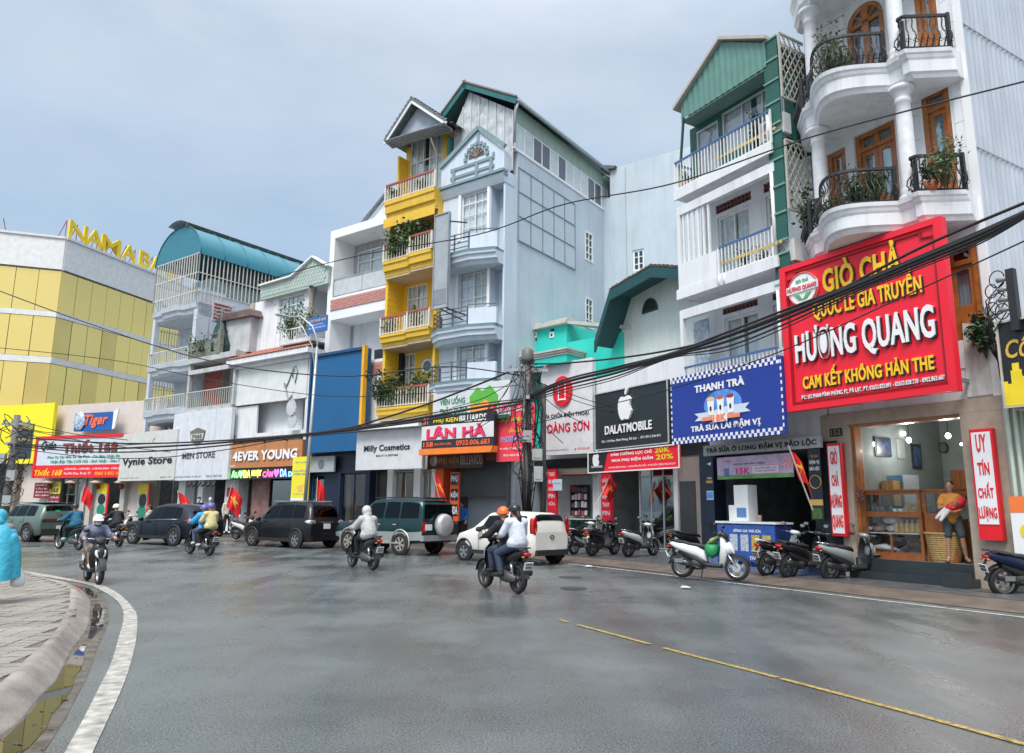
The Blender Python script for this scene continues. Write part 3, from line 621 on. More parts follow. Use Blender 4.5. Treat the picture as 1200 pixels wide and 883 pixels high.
c=MB().box(0,.05,0,.05,0,ch).box(e2-.05,e2,0,.05,0,ch).box(.05,e2-.05,0,.05,ch*.6,ch*.68).box(.05,e2-.05,0,.05,ch-.06,ch-.001).box(0,e2,.55,.6,0,ch*.6);c.build('frame',wood,ext);MB().box(.05,e2-.05,.01,.04,0,ch*.6).build('door',wood,ext);MB().box(-.02,e2+.02,-.02,.62,ch,ch+.035).build('top',wood,ext);MB().box(.05,e2-.05,.02,.026,ch*.68,ch-.06).build('glass_pane',_mats['light_glass'],ext)
meat=M('sausage_pink',(.50,.28,.20),.5,var=.3,scale=12);bag=M('plastic_bag',(.62,.58,.52),.25,var=.2,scale=9);roll=M('golden_roll',(.55,.36,.14),.5,var=.25,scale=20)
def loose(nm,mb,m,x,y,z,label,cat,grp=None):o=mb.build(nm,m);o.location=b.F.pt(b.u0+X0+x,-.25-y,ft+z);o.rotation_euler.z=b.F.rz;return tag(o,label,cat,grp)
for k,(x,z,rx,rz_)in enumerate(((.22,.0,.17,.09),(.62,.0,.20,.09),(.58,.17,.23,.10))):
 loose('meat_bag',MB().ell((0,0,rz_),rx,.16,rz_,14,8),[meat,bag,bag][k],x+.05,.32,ch*.37+.03+z,['pinkish bag of sausage at the left end of the counter shelf','large clear bag of rolls lying on the counter shelf','puffed clear bag of rolls on top of another bag in the counter'][k],'bag')
for k in range(6):loose('sausage_packet',MB().lathe([(.001,0),(.06,0),(.065,.05),(.06,.2),(.03,.24),(.02,.28),(.045,.3),(.001,.3)],n=10),roll,cw*.53+k*.125,.2,ch*.37+.025,['leftmost','second','third','fourth','fifth','rightmost'][k]+' upright pale sausage packet in the row on the counter shelf','food packet','sausage packets in the counter')
for k in range(9):loose('bread_roll',MB().ell((0,0,.045),.10,.05,.045,10,6),roll,cw*.66+(k%3)*.19+.05*(k//3),.25,ch*.66+.022+(k//3)*.07,['left','middle','right'][k%3]+' golden roll in the '+['bottom','middle','top'][k//3]+' layer of the stack in the counter','roll','stacked golden rolls')
for k in range(5):loose('jar',MB().lathe([(.001,0),(.05,0),(.05,.13),(.035,.15),(.035,.17),(.001,.17)],n=12),M('jar_brown',(.16,.1,.07),.2),.12+k*.12+.1*(k>3),.18,ch*.66+.022,['leftmost','second','third','fourth','rightmost'][k]+' small dark jar on the upper counter shelf','jar','dark jars on the upper shelf')
for k in range(2):loose('cup',MB().lathe([(.001,0),(.045,0),(.055,.11),(.05,.11),(.001,.02)],n=12),whitepl,cw*.52+k*.13,.2,ch*.66+.022,['left','right'][k]+' one of the two small white cups on the upper counter shelf','cup','white cups in the counter')
loose('paper_parcel',MB().pod([(-.3,0,.06,.02,.02),(-.22,0,.06,.14,.06),(0,0,.08,.16,.08),(.2,0,.05,.12,.05),(.32,0,.03,.02,.02)]),whitepl,.4,.3,.17,'white wrapped parcel on the lowest counter shelf','parcel')
X,Z=b.q(1105,640,-.45)
bk=empty('wicker_basket',b.F.pt(b.u0+b.q(1106,640,-.4)[0],-.45,ft+.005),b.F.rz,'large round woven bamboo basket beside the man in orange','basket');wk=M('bamboo',(.45,.30,.11),.6,var=.35,scale=25)
m=MB();
for k in range(13):
 z=.02+k*.045;r_=.25+.10*(k/12)**.7;m.tube([(r_*math.cos(j*.3927)+.0,r_*math.sin(j*.3927),z+.006*math.sin(j*3.1416+k*3.14))for j in range(16)],.026,6,close=True)
m.build('weave',wk,bk);MB().lathe([(.001,.01),(.24,.01),(.335,.55),(.35,.6),(.33,.6),(.001,.56)],n=24).build('liner',M('liner',(.5,.42,.25),.7),bk);MB().tube([(.37*math.cos(j*.3927),.37*math.sin(j*.3927),.60)for j in range(16)],.03,6,close=True).build('rim',wk,bk)
X,Z=b.q(1010,555,0.0)
o=MB();
for k in range(14):o.ell((random.gauss(0,.05),random.gauss(0,.03),-.03*k*.8),.035,.035,.035,8,6)
o=o.build('onion_string',M('onion_red',(.18,.05,.06),.5));o.location=b.F.pt(b.u0+sL+.16,.0,2.15);tag(o,'string of red onions hanging on the door post','onions')
MB().bar((0,0,0),(0,0,.5),.01).build('string',black,o)
big=Sign(F1,(914.5,316),(1124,458),1.1,'large red shop sign with yellow and white Vietnamese lettering on the balcony house',red,t=.14,name='shop_sign');big.part('bracket',MB().box(.3,.38,.14,1.05,.3,.38).box(big.w-.4,big.w-.32,.14,1.05,.3,.38).box(.3,.38,.14,1.05,big.h-.5,big.h-.42).box(big.w-.4,big.w-.32,.14,1.05,big.h-.5,big.h-.42),steel)
whit=M('white_letter',(.82,.83,.85),.4,var=.02)
g=big;w_,h_=g.w,g.h
fr_=MB();
for d_ in(.09,):
 q=.26;pts=[(.2+q,h_-.2),(w_-.2-q,h_-.2),(w_-.2-q,h_-.2-q*.5),(w_-.2,h_-.2-q*.6),(w_-.2,.2),(.2,.2),(.2,h_-.2-q*.6),(.2+q,h_-.2-q*.5)]
 for a_,b_ in zip(pts,pts[1:]+pts[:1]):fr_.bar((a_[0],-.02,a_[1]),(b_[0],-.02,b_[1]),.035)
g.part('inner_border',fr_,M('dark_red',(.30,.004,.01),.4));g.part('raised_frame',MB().box(0,.17,-.06,-.002,0,h_).box(w_-.17,w_,-.06,-.002,0,h_).box(.172,w_-.172,-.06,-.002,h_-.13,h_).box(.172,w_-.172,-.06,-.002,0,.13),red)
g.t('GIÒ CHẢ',.30,.77,.05,.26,yellowt,.10,.035,outline=blackt);g.t('QUỐC LÊ GIA TRUYỀN',.22,.87,.25,.43,yellowt,.07,.03,outline=blackt)
g.t('HƯƠNG QUANG',.085,.92,.455,.72,whit,.12,.03,outline=blackt);g.t('CAM KẾT KHÔNG HÀN THE',.12,.895,.735,.865,yellowt,.07,.035,outline=blackt);g.t('ĐC: 152 PHAN ĐÌNH PHÙNG, P2, ĐÀ LẠT. ĐT: 02633.823.891 - 02633.828.778 - 0902.863.687',.10,.94,.895,.935,whit,.02,.02,outline=blackt)
lc=(.165*w_,(1-.19)*h_)
g.part('logo_disc',MB().disc((lc[0],-.07,lc[1]),.40,'y',36,.06,.40),whit);g.part('logo_ring',MB().tube([(lc[0]+.40*math.cos(k*.2618),-.075,lc[1]+.40*math.sin(k*.2618))for k in range(24)],.02,6,close=True),M('logo_pink',(.7,.12,.12),.4))
g.part('logo_band',MB().prism([(lc[0]-.44,lc[1]-.08),(lc[0]+.44,lc[1]-.06),(lc[0]+.44,lc[1]+.13),(lc[0]-.44,lc[1]+.11)],-.10,-.075),whit);text(g.root,'HƯƠNG QUANG',lc[0]-.41,lc[0]+.41,lc[1]-.05,lc[1]+.10,-.105,M('logo_pink2',(.7,.04,.08),.4),.01,.03);text(g.root,'GIÒ CHẢ',lc[0]-.18,lc[0]+.18,lc[1]+.16,lc[1]+.27,-.075,M('logo_green',(.10,.40,.12),.4),.01,.02)
for sx in(-1,1):g.part('logo_leaf',MB().prism([(lc[0],lc[1]-.27),(lc[0]+sx*.12,lc[1]-.25),(lc[0]+sx*.24,lc[1]-.12),(lc[0]+sx*.1,lc[1]-.13)],-.09,-.072),_mats['logo_green'])
for nm,(tl,br),lines,lab in(('v1',((968.5,520.5),(992,629)),['GIÒ','CHẢ','HƯƠNG','QUANG'],'vertical red framed sign GIO CHA HUONG QUANG left of the shop door'),('v2',((1135,504),(1176,634)),['UY','TÍN','CHẤT','LƯỢNG'],'vertical red framed sign UY TIN CHAT LUONG right of the shop door')):
 g=Sign(F1,tl,br,.22,lab,redp,t=.14,name='vertical_sign');f0=.86 if nm=='v2' else.97
 g.b(.09,.91,.03,f0,cleanwhite,.012);n=4
 for i,tt in enumerate(lines):
  w1={2:.22,3:.25,4:.33,5:.38}[len(tt)];hh=f0/4.15;y0=.05+i*hh;g.t(tt,.5-w1,.5+w1,y0+(0 if i<1 else.02),y0+hh*.78,redp,.015,.03,out=.018)
X0,X1,Z0,Z1=b.r(972,503,987,511,.07);rt=empty('number_plate',b.F.pt(b.u0+X0,.07,Z0),b.F.rz,'small dark house number plate on the beige pier above the vertical sign','number plate');MB().box(0,X1-X0,0,.01,0,Z1-Z0).build('plate',black,rt);text(rt,'152',.04,X1-X0-.04,.03,Z1-Z0-.03,-.002,M('bronze',(.35,.25,.12),.4),.004,.01)
def balc(fr,x,y,z,w,h,n,lab,mi=0,**k):k.setdefault('pot',h<.55);return plant(fr.F.pt(fr.u0+x,fr.v0-y,z),w,h,int(n*1.5),lab,mi,**k)
balc(b,.30,-.6,za,.8,1.3,420,'bushy dark shrub at the left end of the lower curved balcony',1,ls=.11)
balc(b,cL+.55,-1.3,za,.6,.55,200,'low green plant on the lower curved balcony near the left column',0,ls=.09)
balc(b,cL+.6,-.5,za,.5,1.6,260,'tall thin dry shrub in front of the lower left window',2,ls=.08)
balc(b,(cL+cR)/2+.25,-1.5,za,.8,.6,300,'leafy plant in the middle of the lower curved balcony',1,ls=.10);balc(b,cR-.55,-1.2,za,.6,.95,260,'green plant beside the right column on the lower curved balcony',0,ls=.09)
balc(b,cR+.75,-.9,za,.9,1.2,420,'yellowish leafy plant on the lower box balcony',2,ls=.09);balc(b,cR+.5,-.95,za,.5,.4,120,'low dark plant on the lower box balcony',1,ls=.09)
balc(b,cL+.55,-1.0,zb_,.8,2.0,520,'tall leafy plant beside the left column of the upper balcony',2,ls=.09);balc(b,cL+1.0,-1.1,zb_,.6,1.2,300,'drooping grey green plant on the upper curved balcony',1,ls=.09)
balc(b,WD-.1,-.12,4.7,.6,1.1,420,'dark green bush behind the right edge of the red sign',1,ls=.12)
a=Frame(F1,b.u0+WD+.06,0,0,'corner_shop','low pale green corner shop with rusty corrugated roof at the right edge','building')
greeny=M('pale_green_wall',(.45,.50,.42),.7,var=.1,streak=.4);yel=M('cream_wall',(.66,.60,.36),.7,var=.08,streak=.1)
a.part('side_wall',MB().box(.0,.35,-.06,9,0,3.95),greeny);a.part('front_wall',MB().wall(.353,5,0,4.6,.02,.3,[]),yel)
a.part('parapet',MB().prism([(-.65,3.98),(.9,3.98),(1.05,4.05),(1.05,5.1),(-.6,5.55)],-.04,.14),M('old_white_wall',(.58,.59,.58),.8,var=.15,bump=.3,streak=.75))
m=MB();m.grid([[(.4+i*.075,-.55+(2.2)*t,4.72+.9*t+.028*math.sin(i*math.pi/2))for i in range(62)]for t in(0,.5,1,2.4)]);a.part('corrugated_roof',m,M('rusty_roof',(.42,.33,.31),.55,var=.3,streak=.4))
a.part('gutter_pipe',MB().cyl((.30,-.10,4.08),(1.3,-.10,4.06),.09),M('pipe_green',(.30,.38,.34),.5));m=MB()
for x in(.12,.26):m.cyl((x,-.14,.1),(x,-.14,3.9),.04)
a.part('drain_pipe',m,M('pipe_pale',(.50,.60,.52),.5));a.part('canopy',MB().box(.45,5,-.5,.0,3.55,4.02),greeny)
g=Sign(F1,(1167.5,379),(1262,470),.62,'black cafe sign with gold script and yellow city skyline at the right edge',M('sign_black',(.012,.014,.018),.3),frame=M('frame_pale',(.5,.48,.4),.4),fw=.025)
g.t('Cố',.10,.50,.16,.44,M('gold_letter',(.65,.42,.06),.4),.03,.02,.25);g.t('Đô',.56,.90,.16,.44,_mats['gold_letter'],.03,.02,.25)
P=[(0.02,.02),(.02,.30),(.08,.30),(.08,.27),(.14,.27),(.14,.42),(.17,.42),(.17,.50),(.27,.50),(.27,.42),(.30,.42),(.30,.34),(.38,.34),(.38,.25),(.48,.25),(.48,.5),(.58,.5),(.58,.3),(.7,.3),(.7,.42),(.8,.42),(.8,.25),(.98,.25),(.98,.02)]
g.part('skyline',MB().prism([(x*g.w,z*g.h)for x,z in P],-.02,-.003),M('sign_yellow',(.80,.62,.02),.4))
g=Sign(F1,(1182,582),(1232,664),.35,'orange topped roll up banner standing at the right edge',cleanwhite,t=.03,name='roll_up_banner',cat='banner');g.b(0,1,0,.24,M('orange',(.85,.20,.04),.5),.004,name='header');g.part('round_mark',MB().disc((.5*g.w,-.008,.48*g.h),.16,'y',24,.006),_mats['sign_yellow']);g.part('foot',MB().box(0,g.w,-.1,.15,-.03,0),steel)
mt=empty('roof_mast',AT(1188,352,13.6),F1.rz,'short black roof mast with insulators and looped cables at the right edge','mast');m=MB();m.box(-.07,.07,-.07,.07,-.6,.62);m.build('post',black,mt);m=MB()
for k in range(4):m.cyl((-.25,-.02,.45-k*.2),(-.07,-.02,.45-k*.2),.05,8)
m.build('insulator',M('insulator_grey',(.25,.25,.25),.3),mt);m=MB()
for k in range(5):
 r_=random.uniform(.12,.24);cx_,cz_=-.25-random.uniform(0,.15),random.uniform(-.2,.5);m.tube([(cx_+r_*math.cos(t_*.42)*.8,-.03+.03*k,cz_+r_*math.sin(t_*.42))for t_ in range(15)],.012,5)
for k in range(4):m.tube([(-.15,0,.4-.2*k),(-.5,0,.1-.25*k),(-.55-.05*k,.3,-.7),(-.62+.05*k,.5,-1.4),(-.5,.6,-1.9-.2*k)],.012,6)
m.build('looped_cable',wirem,mt)
# ------------------------------------------------------------------ milk tea house
blue_rail=M('blue_rail',(.06,.14,.32),.4);greenp=M('dark_green_sheet',(.012,.095,.075),.5,streak=.15);tealcor=M('green_corrugated',(.11,.25,.215),.5,var=.1,streak=.15);rustb=M('rust_brown',(.16,.06,.05),.7)
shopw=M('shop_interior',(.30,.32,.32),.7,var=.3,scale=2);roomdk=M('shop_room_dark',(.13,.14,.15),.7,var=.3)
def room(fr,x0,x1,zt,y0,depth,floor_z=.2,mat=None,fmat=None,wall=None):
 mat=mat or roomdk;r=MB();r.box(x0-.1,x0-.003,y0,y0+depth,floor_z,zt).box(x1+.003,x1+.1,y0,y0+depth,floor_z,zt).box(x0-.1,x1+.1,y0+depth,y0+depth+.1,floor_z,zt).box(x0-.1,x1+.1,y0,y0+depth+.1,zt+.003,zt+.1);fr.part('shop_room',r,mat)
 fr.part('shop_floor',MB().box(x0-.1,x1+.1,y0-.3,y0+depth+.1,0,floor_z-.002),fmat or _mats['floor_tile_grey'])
t=Frame(F1,-15.45,0,0,'tea_house','narrow white four storey house with blue balcony rails and a green gable','building')
TW=3.95;fl2,fl3,fl4=4.75,7.95,11.05
op=[]
def tx(px,py,v=0):return t.q(px,py,v)[0]
ho=[(.75,2.0,fl2+.1,fl2+2.35),(2.5,3.1,fl2+.1,fl2+2.35),(.65,1.85,fl3+.1,fl3+2.3),(2.45,3.05,fl3+.1,fl3+2.3),(.7,2.0,fl2+2.48,fl2+2.78),(2.5,3.2,fl2+2.48,fl2+2.78),(.6,1.95,fl3+2.42,fl3+2.7),(2.4,3.1,fl3+2.42,fl3+2.7)]
w=MB();w.wall(0,TW,3.3,fl4-.2,.0,.25,ho);t.part('front_wall',w,white);t.part('inner_wall',MB().box(.05,TW-.05,.8,9,3.3,fl4-.2),roomdark)
t.part('side_wall',MB().box(-.02,.04,.253,9,0,fl4-.2).box(TW-.04,TW+.02,.253,9,0,fl4-.2),white)
for i,h in enumerate(ho[:4]):
 window(t,h[0],h[1],h[2],h[3],.06,whitepl,2 if h[1]-h[0]>.9 else 1,1,.07,curt,name='balcony_door')
for h in ho[4:]:
 m=MB();n=int((h[1]-h[0])/.14);m.box(h[0],h[1],.1,.12,h[2],h[3])
 for k in range(n+1):m.bar((h[0]+k*.14,.06,h[2]),(h[0]+k*.14,.06,h[3]),.045)
 m.bar((h[0],.05,(h[2]+h[3])/2),(h[1],.05,(h[2]+h[3])/2),.04);t.part('vent_grille',m,rustb)
for z in(fl2,fl3,fl4):
 t.part('balcony',MB().box(.0,TW-.35,-1.05,-.002,z-.22,z).box(-.02,TW-.33,-1.1,-1.05,z-.26,z+.04),white)
 if z<fl4:t.part('cross_beam',MB().box(.0,TW-.35,-1.02,-.86,z+2.35,z+2.62),white)
 t.part('corner_post',MB().box(0,.12,-1.02,-.90,z+.04,z+(2.35 if z<fl4 else.9)),white)
 t.part('rail_post',MB().cyl((TW-.45,-1.0,z+.04),(TW-.45,-1.0,z+(2.35 if z<fl4 else.95)),.05),whitepl)
t.part('parapet_panel',MB().box(.12,1.55,-1.08,-1.0,fl3+.04,fl3+.80),white)
rail(t,[(1.6,-1.03,fl3+.02),(TW-.5,-1.03,fl3+.02)],.84,whitepl,capm=blue_rail);rail(t,[(.1,-1.0,fl2),(TW-.4,-1.0,fl2)],.9,whitepl,capm=blue_rail);rail(t,[(.02,-.1,fl4+.02),(.02,-1.05,fl4+.02),(TW-.35,-1.05,fl4+.02)],.92,whitepl,capm=blue_rail)
m=MB()
for z in(fl3,fl4):
 for k in range(16):m.add([(1.7+k*.13,-1.06,z+.38),(1.76+k*.13,-1.06,z+.32),(1.82+k*.13,-1.06,z+.38),(1.76+k*.13,-1.06,z+.44)],[(0,1,2,3)])
t.part('rail_ornament',m,M('gold_ornament',(.6,.42,.08),.5));m=MB()
for z in(fl3,):
 for k in range(6):m.bar((.22+k*.2,-.95,z+.85),(.22+k*.2,-.95,z+2.35),.06)
t.part('window_bars',m,whitepl);t.part('patterned_panel',MB().box(.02,.6,-.5,-.46,fl2+.1,fl2+2.35),M('frosted_sheet',(.42,.50,.58),.3,var=.45,scale=7))
m=MB()
for z in(fl3,fl2):
 for s_ in(-.09,.09):m.ell((1.75+s_,-1.1,z-.05+2.5-2.55+.0),.05,.06,.16,8,6)
t.part('beam_ornament',m,whitepl)
for z,hh in((fl2-.1,3.4),(fl3+.2,3.2),(fl4+.3,2.7)):
 m=MB();m.box(TW-.50,TW-.06,-1.0,-.96,z+.2,z+hh);t.part('side_panel',m,greenp)
 for k in range(5):t.part('panel_batten',MB().box(TW-.52,TW-.04,-1.03,-1.0,z+.2+(hh-.25)*k/4,z+.25+(hh-.25)*k/4),M('light_green_batten',(.16,.32,.27),.5))
w=MB();w.wall(.1,TW-.05,fl4,fl4+2.19,-.45,-.35,[(.35,1.25,fl4+.1,fl4+2.0),(1.4,TW-.35,fl4+.75,fl4+2.1)]);t.part('upper_wall',w,greenp);t.part('upper_core',MB().box(.1,TW-.05,.3,8,fl4,fl4+2.15),roomdark)
window(t,.35,1.25,fl4+.1,fl4+2.0,-.43,M('aluminium',(.5,.52,.54),.35,metal=.3),1,1,.06,curtg);window(t,1.4,TW-.35,fl4+.75,fl4+2.1,-.43,_mats['aluminium'],3,1,.05,curtg)
ex0,ez0=t.q(795,125,1.0);ax,az=t.q(846,49,1.0);rx,rz_=t.q(897,50,1.0);bz=t.q(818,134,1.0)[1];bz=fl4+2.25
m=MB();n=60;top=lambda x:az+(x-ax)*((az-ez0)/(ax-ex0))if x<ax else az+(x-ax)*((rz_-az)/max(rx-ax,.1))
P=[];
for i in range(n+1):
 x=ex0+.12+(rx-ex0-.12)*i/n;P.append([(x,-1.02+.014*math.sin(i*math.pi/2),max(bz+(0),fl4+2.2)),(x,-1.02+.014*math.sin(i*math.pi/2),max(top(x)-.02,fl4+2.22))])
m.grid(P);t.part('gable_sheet',m,tealcor)
m=MB();m.prism([(ex0-.1,ez0-.12),(ax,az+.02),(rx+.1,rz_+.02),(rx+.1,rz_+.12),(ax,az+.12),(ex0-.1,ez0)],-1.15,6);t.part('roof',m,M('roof_trim_beige',(.45,.42,.37),.6,streak=.2))
t.part('soffit',MB().box(ex0+.1,rx,-1.0,.34,fl4+2.195,fl4+2.235),M('soffit_green',(.12,.22,.20),.6))
m=MB();m.bar((.0,-.9,fl4+.0),(ex0+.2,-1.0,fl4+2.3),.06);t.part('gable_strut',m,greenp)
balc(t,2.2,-.7,fl3,.5,.5,160,'small potted plant on the middle balcony of the tea house',1);balc(t,2.9,-.8,fl3,.4,.6,150,'grassy plant on the middle balcony of the tea house near the green panel',0);balc(t,2.9,-.75,fl4,.5,1.5,420,'leafy bush by the top balcony windows of the tea house',1,ls=.09);balc(t,.35,-.9,fl4,.4,.5,120,'pinkish dry plant at the left corner of the top balcony',2);balc(t,3.35,-.9,fl2,.4,.5,140,'plant behind the lowest blue rail of the tea house',1)
gx0,gx1=.1,TW-.05
t.part('shop_pier',MB().box(-.35,.3,-.1,.25,0,3.3),M('navy_panel',(.012,.022,.045),.4));t.part('shop_pier',MB().box(TW-.45,TW+.25,-.1,.25,0,3.3),M('tea_dark',(.015,.02,.03),.4))
room(t,.3,TW-.45,3.2,.3,4.0,.35);t.part('shop_step',MB().box(.0,TW-.1,-.75,-.003,0,.34),M('blue_white_tile',(.12,.18,.36),.35,var=.6,scale=22))
tsign=g=Sign(F1,(785.5,444),(920,508.5),1.25,'blue milk tea sign with checkered border above the tea shop',M('blue_vinyl',(.015,.045,.30),.45,var=.03),t=.12)
ck=MB();s_=g.h/22;nx=int(g.w/s_)
for i in range(nx):
 for j in range(2):
  if(i+j)%2==0:ck.box(i*s_,(i+1)*s_,-.006,-.002,g.h-(j+1)*s_,g.h-j*s_).box(i*s_,(i+1)*s_,-.006,-.002,j*s_,(j+1)*s_)
for j in range(2,int(g.h/s_)-1,2):ck.box(0,s_*.5,-.006,-.002,j*s_,(j+1)*s_).box(g.w-s_*.5,g.w,-.006,-.002,j*s_,(j+1)*s_)
g.part('checker_border',ck,cleanwhite)['kind']='stuff'
g.t('THANH TRÀ',.25,.70,.16,.29,whit,.04,.035);g.t('TRÀ SỮA LÀI ĐẬM VỊ',.20,.82,.74,.87,whit,.03,.03)
m=MB().prism([(.24*g.w,.30*g.h),(.28*g.w,.355*g.h),(.24*g.w,.41*g.h),(.40*g.w,.41*g.h),(.55*g.w,.46*g.h),(.74*g.w,.46*g.h),(.70*g.w,.40*g.h),(.74*g.w,.345*g.h),(.55*g.w,.34*g.h),(.40*g.w,.30*g.h)],-.02,-.004);g.part('ribbon',m,M('ribbon_pale',(.60,.68,.80),.4))
g.part('glow_patch',MB().disc((.50*g.w,-.004,.50*g.h),.20*g.h,'y',30,.002,.17*g.w),M('light_blue_print',(.10,.30,.75),.5,var=.4,scale=5))
for k,(x,c)in enumerate(((.40,(.75,.55,.2)),(.49,(.5,.12,.1)),(.58,(.3,.03,.05)))):
 P=[(x*g.w-.13,.58*g.h+.02),(x*g.w+.13,.58*g.h+.02),(x*g.w+.09,.36*g.h),(x*g.w-.09,.36*g.h)];g.part('cup_print',MB().prism(P,-.03-.004*k,-.024),whit);g.part('cup_top',MB().disc((x*g.w,-.036-.004*k,.59*g.h),.05,'y',18,.003,.13),M('drink%d'%k,c,.4));g.part('cup_mark',MB().disc((x*g.w,-.04-.004*k,.45*g.h),.07,'y',16,.003,.035),blackt)
g.part('price_band',MB().box(.32*g.w,.66*g.w,-.052,-.046,.285*g.h,.34*g.h),M('salmon',(.85,.25,.12),.4));g.part('price_patch',MB().box(.42*g.w,.55*g.w,-.058,-.053,.25*g.h,.37*g.h),whit)
text(g.root,'18K',.425*g.w,.545*g.w,.26*g.h,.36*g.h,-.06,_mats['salmon'],.01,.04)
g=Sign(F1,(824,523),(962,524.5),.35,'long white tea banner strip over the tea shop opening',M('grey_white_board',(.42,.44,.45),.5),t=.08,name='sign_board');g.t('TRÀ SỮA Ô LONG ĐẬM VỊ BẢO LỘC',.03,.97,.15,.85,blackt,.02,.035)
g=Sign(F1,(840,537),(930,559),.45,'pink and green printed price banner hanging under the tea sign',M('pink_banner',(.55,.42,.58),.6,var=.25,scale=6),t=.02,name='banner',cat='banner');g.b(0,1,.82,1,M('banner_green',(.16,.36,.12),.6,var=.4),.004);g.t('TRÀ SEN THUYỀN THẲNG',.22,.66,.28,.38,blackt,.004,.02);g.t('15K',.27,.46,.52,.80,M('magenta',(.65,.02,.22),.4),.01,.05);g.b(.48,.84,.44,.82,M('pink_box',(.65,.25,.42),.5),.004);g.b(.49,.83,.47,.79,M('pale_box',(.70,.60,.66),.5),.003,out=.007);g.t('KHUYẾN MÃI 1.10',.53,.79,.50,.60,M('ink_purple',(.18,.05,.3),.5),.003,.01,out=.012);g.t('TỪ NGÀY KHAI TRƯƠNG',.53,.79,.64,.72,_mats['ink_purple'],.003,.01,out=.012)
g.part('flower_print',MB().disc((.93*g.w,-.006,.6*g.h),.16,'y',12,.003),M('blossom',(.72,.35,.45),.5,var=.5,scale=20));g.part('figure_print',MB().box(.10*g.w,.17*g.w,-.006,-.003,.12*g.h,.5*g.h),M('figure_blue',(.1,.2,.45),.5,var=.5,scale=25));g.t('Hương',.10,.2,.12,.25,_mats['magenta'],.003,0,.3)
g=Sign(F1,(946,525),(966,610),.30,'dark vertical tea poster beside the red framed sign',_mats['tea_dark'],t=.02,name='poster',cat='poster');g.t('TRÀ SỮA',.2,.8,.10,.14,M('tea_gold',(.55,.36,.10),.4),.004,.02);g.t('ĐẬM VỊ',.1,.9,.17,.24,whit,.006,.04);g.t('BẢO LỘC',.1,.9,.26,.33,whit,.006,.04);g.part('ring',MB().tube([(.5*g.w+.16*math.cos(k*.3927),-.01,.52*g.h+.16*math.sin(k*.3927))for k in range(16)],.012,4,close=True),_mats['tea_gold']);g.b(.0,1,.72,.8,_mats['tea_gold']);g.b(.1,.9,.84,.98,leafm[0])
g=Sign(F1,(826,537),(838,612),.25,'narrow navy price column at the left side of the tea shop',_mats['navy_panel'],t=.03,name='poster',cat='poster');g.t('TRÀ',.2,.8,.30,.34,whit,.004,.02);g.b(.1,.9,.36,.40,_mats['tea_gold']);g.b(.1,.95,.52,.66,_mats['ribbon_pale']);g.b(.15,.9,.54,.64,_mats['light_blue_print'],.004,.014);g.part('arrow_mark',MB().prism([(.2*g.w,.9*g.h),(.8*g.w,.93*g.h),(.7*g.w,.87*g.h),(.5*g.w,.89*g.h)],-.008,-.003),whit)
X0,X1,Z0,Z1=t.r(841,599,907,641,.7)
ct=empty('tea_counter',F1.pt(t.u0+X0,.75,.2),F1.rz,'white edged tea counter with blue menu front','counter');cw=1.95;ch=1.08
MB().box(0,cw,0,.6,0,ch).build('body',M('navy_paint',(.02,.04,.16),.4),ct);MB().box(-.03,cw+.03,-.03,.63,ch,ch+.05).build('counter_top',whitepl,ct);MB().box(.03,cw-.03,-.015,-.002,.12,ch-.04).build('menu_front',M('menu_blue',(.03,.10,.38),.45,var=.3,scale=6),ct)
for k in range(5):MB().box(.1+k*.36,.36+k*.36,-.022,-.017,.38,.80).build('menu_picture',[M('menu_white',(.45,.52,.62),.5,var=.6,scale=25),M('menu_yellow',(.55,.42,.12),.5,var=.5,scale=25)][k>2],ct)
text(ct,'BẢNG GIÁ TRÀ SỮA',.6,1.5,.86,.95,-.018,whit,.003,.02);text(ct,'THANH TRÀ',1.1,1.75,.18,.28,-.018,whit,.003,.02)
def at_shop(fr,nm,mb,m,x,y,z,label,cat,grp=None,child=None):
 o=mb.build(nm,m);o.location=fr.F.pt(fr.u0+x,fr.v0-y,z);o.rotation_euler.z=fr.F.rz;tag(o,label,cat,grp)
 return o
c0x=X0
rt=empty('ice_machine',F1.pt(t.u0+c0x+.25,.45,.2+1.135),F1.rz,'white sealing machine standing on the tea counter','machine');MB().box(.12,.6,0,.35,0,.95).build('cabinet',whitepl,rt);MB().box(-.1,.11,.02,.3,0,.42).build('side_box',whitepl,rt);MB().box(.2,.52,-.01,-.002,.1,.35).build('label_panel',M('panel_blue',(.1,.22,.45),.4),rt)
at_shop(t,'paper_cup',MB().lathe([(.001,0),(.04,0),(.055,.15),(.06,.155),(.001,.16)],n=12),M('kraft',(.5,.38,.25),.5),c0x+1.25,-.5,1.34,'kraft paper cup on the tea counter','cup')
# ------------------------------------------------------------------ phone shop under the green gable
FD=Fac(18.4,30.7)
d=Frame(FD,-24.2,0,0,'gabled_shop','pale shop house with steep dark green gable and old tile roof','building');DW=7.0
pale=M('pale_mint_wall',(.62,.70,.68),.75,var=.07,bump=.1,streak=.22);dgreen=M('dark_green_timber',(.008,.07,.075),.5,streak=.1)
gl=[d.q(*p)for p in((701,395),(715,345),(757,315),(797,322))]
P=[(.0,4.2),(.0,d.q(704,420)[1]),d.q(704,396),d.q(735,345),d.q(765,330),(DW,d.q(797,340)[1]+.1),(DW,4.2)]
d.part('gable_wall',MB().prism([(0,4.2),(DW,4.2),(DW,d.q(800,330)[1]+.15),(d.q(757,318)[0],d.q(757,318)[1]+.1),(d.q(718,345)[0],d.q(718,345)[1]+.05),(0.02,d.q(700,395)[1]+.1)],.0,.25),pale)
e_,k_,a_,r_=[d.q(*p,1.1)for p in((696,401),(714,340),(762,312),(812,350))]
thk=.42
m=MB()
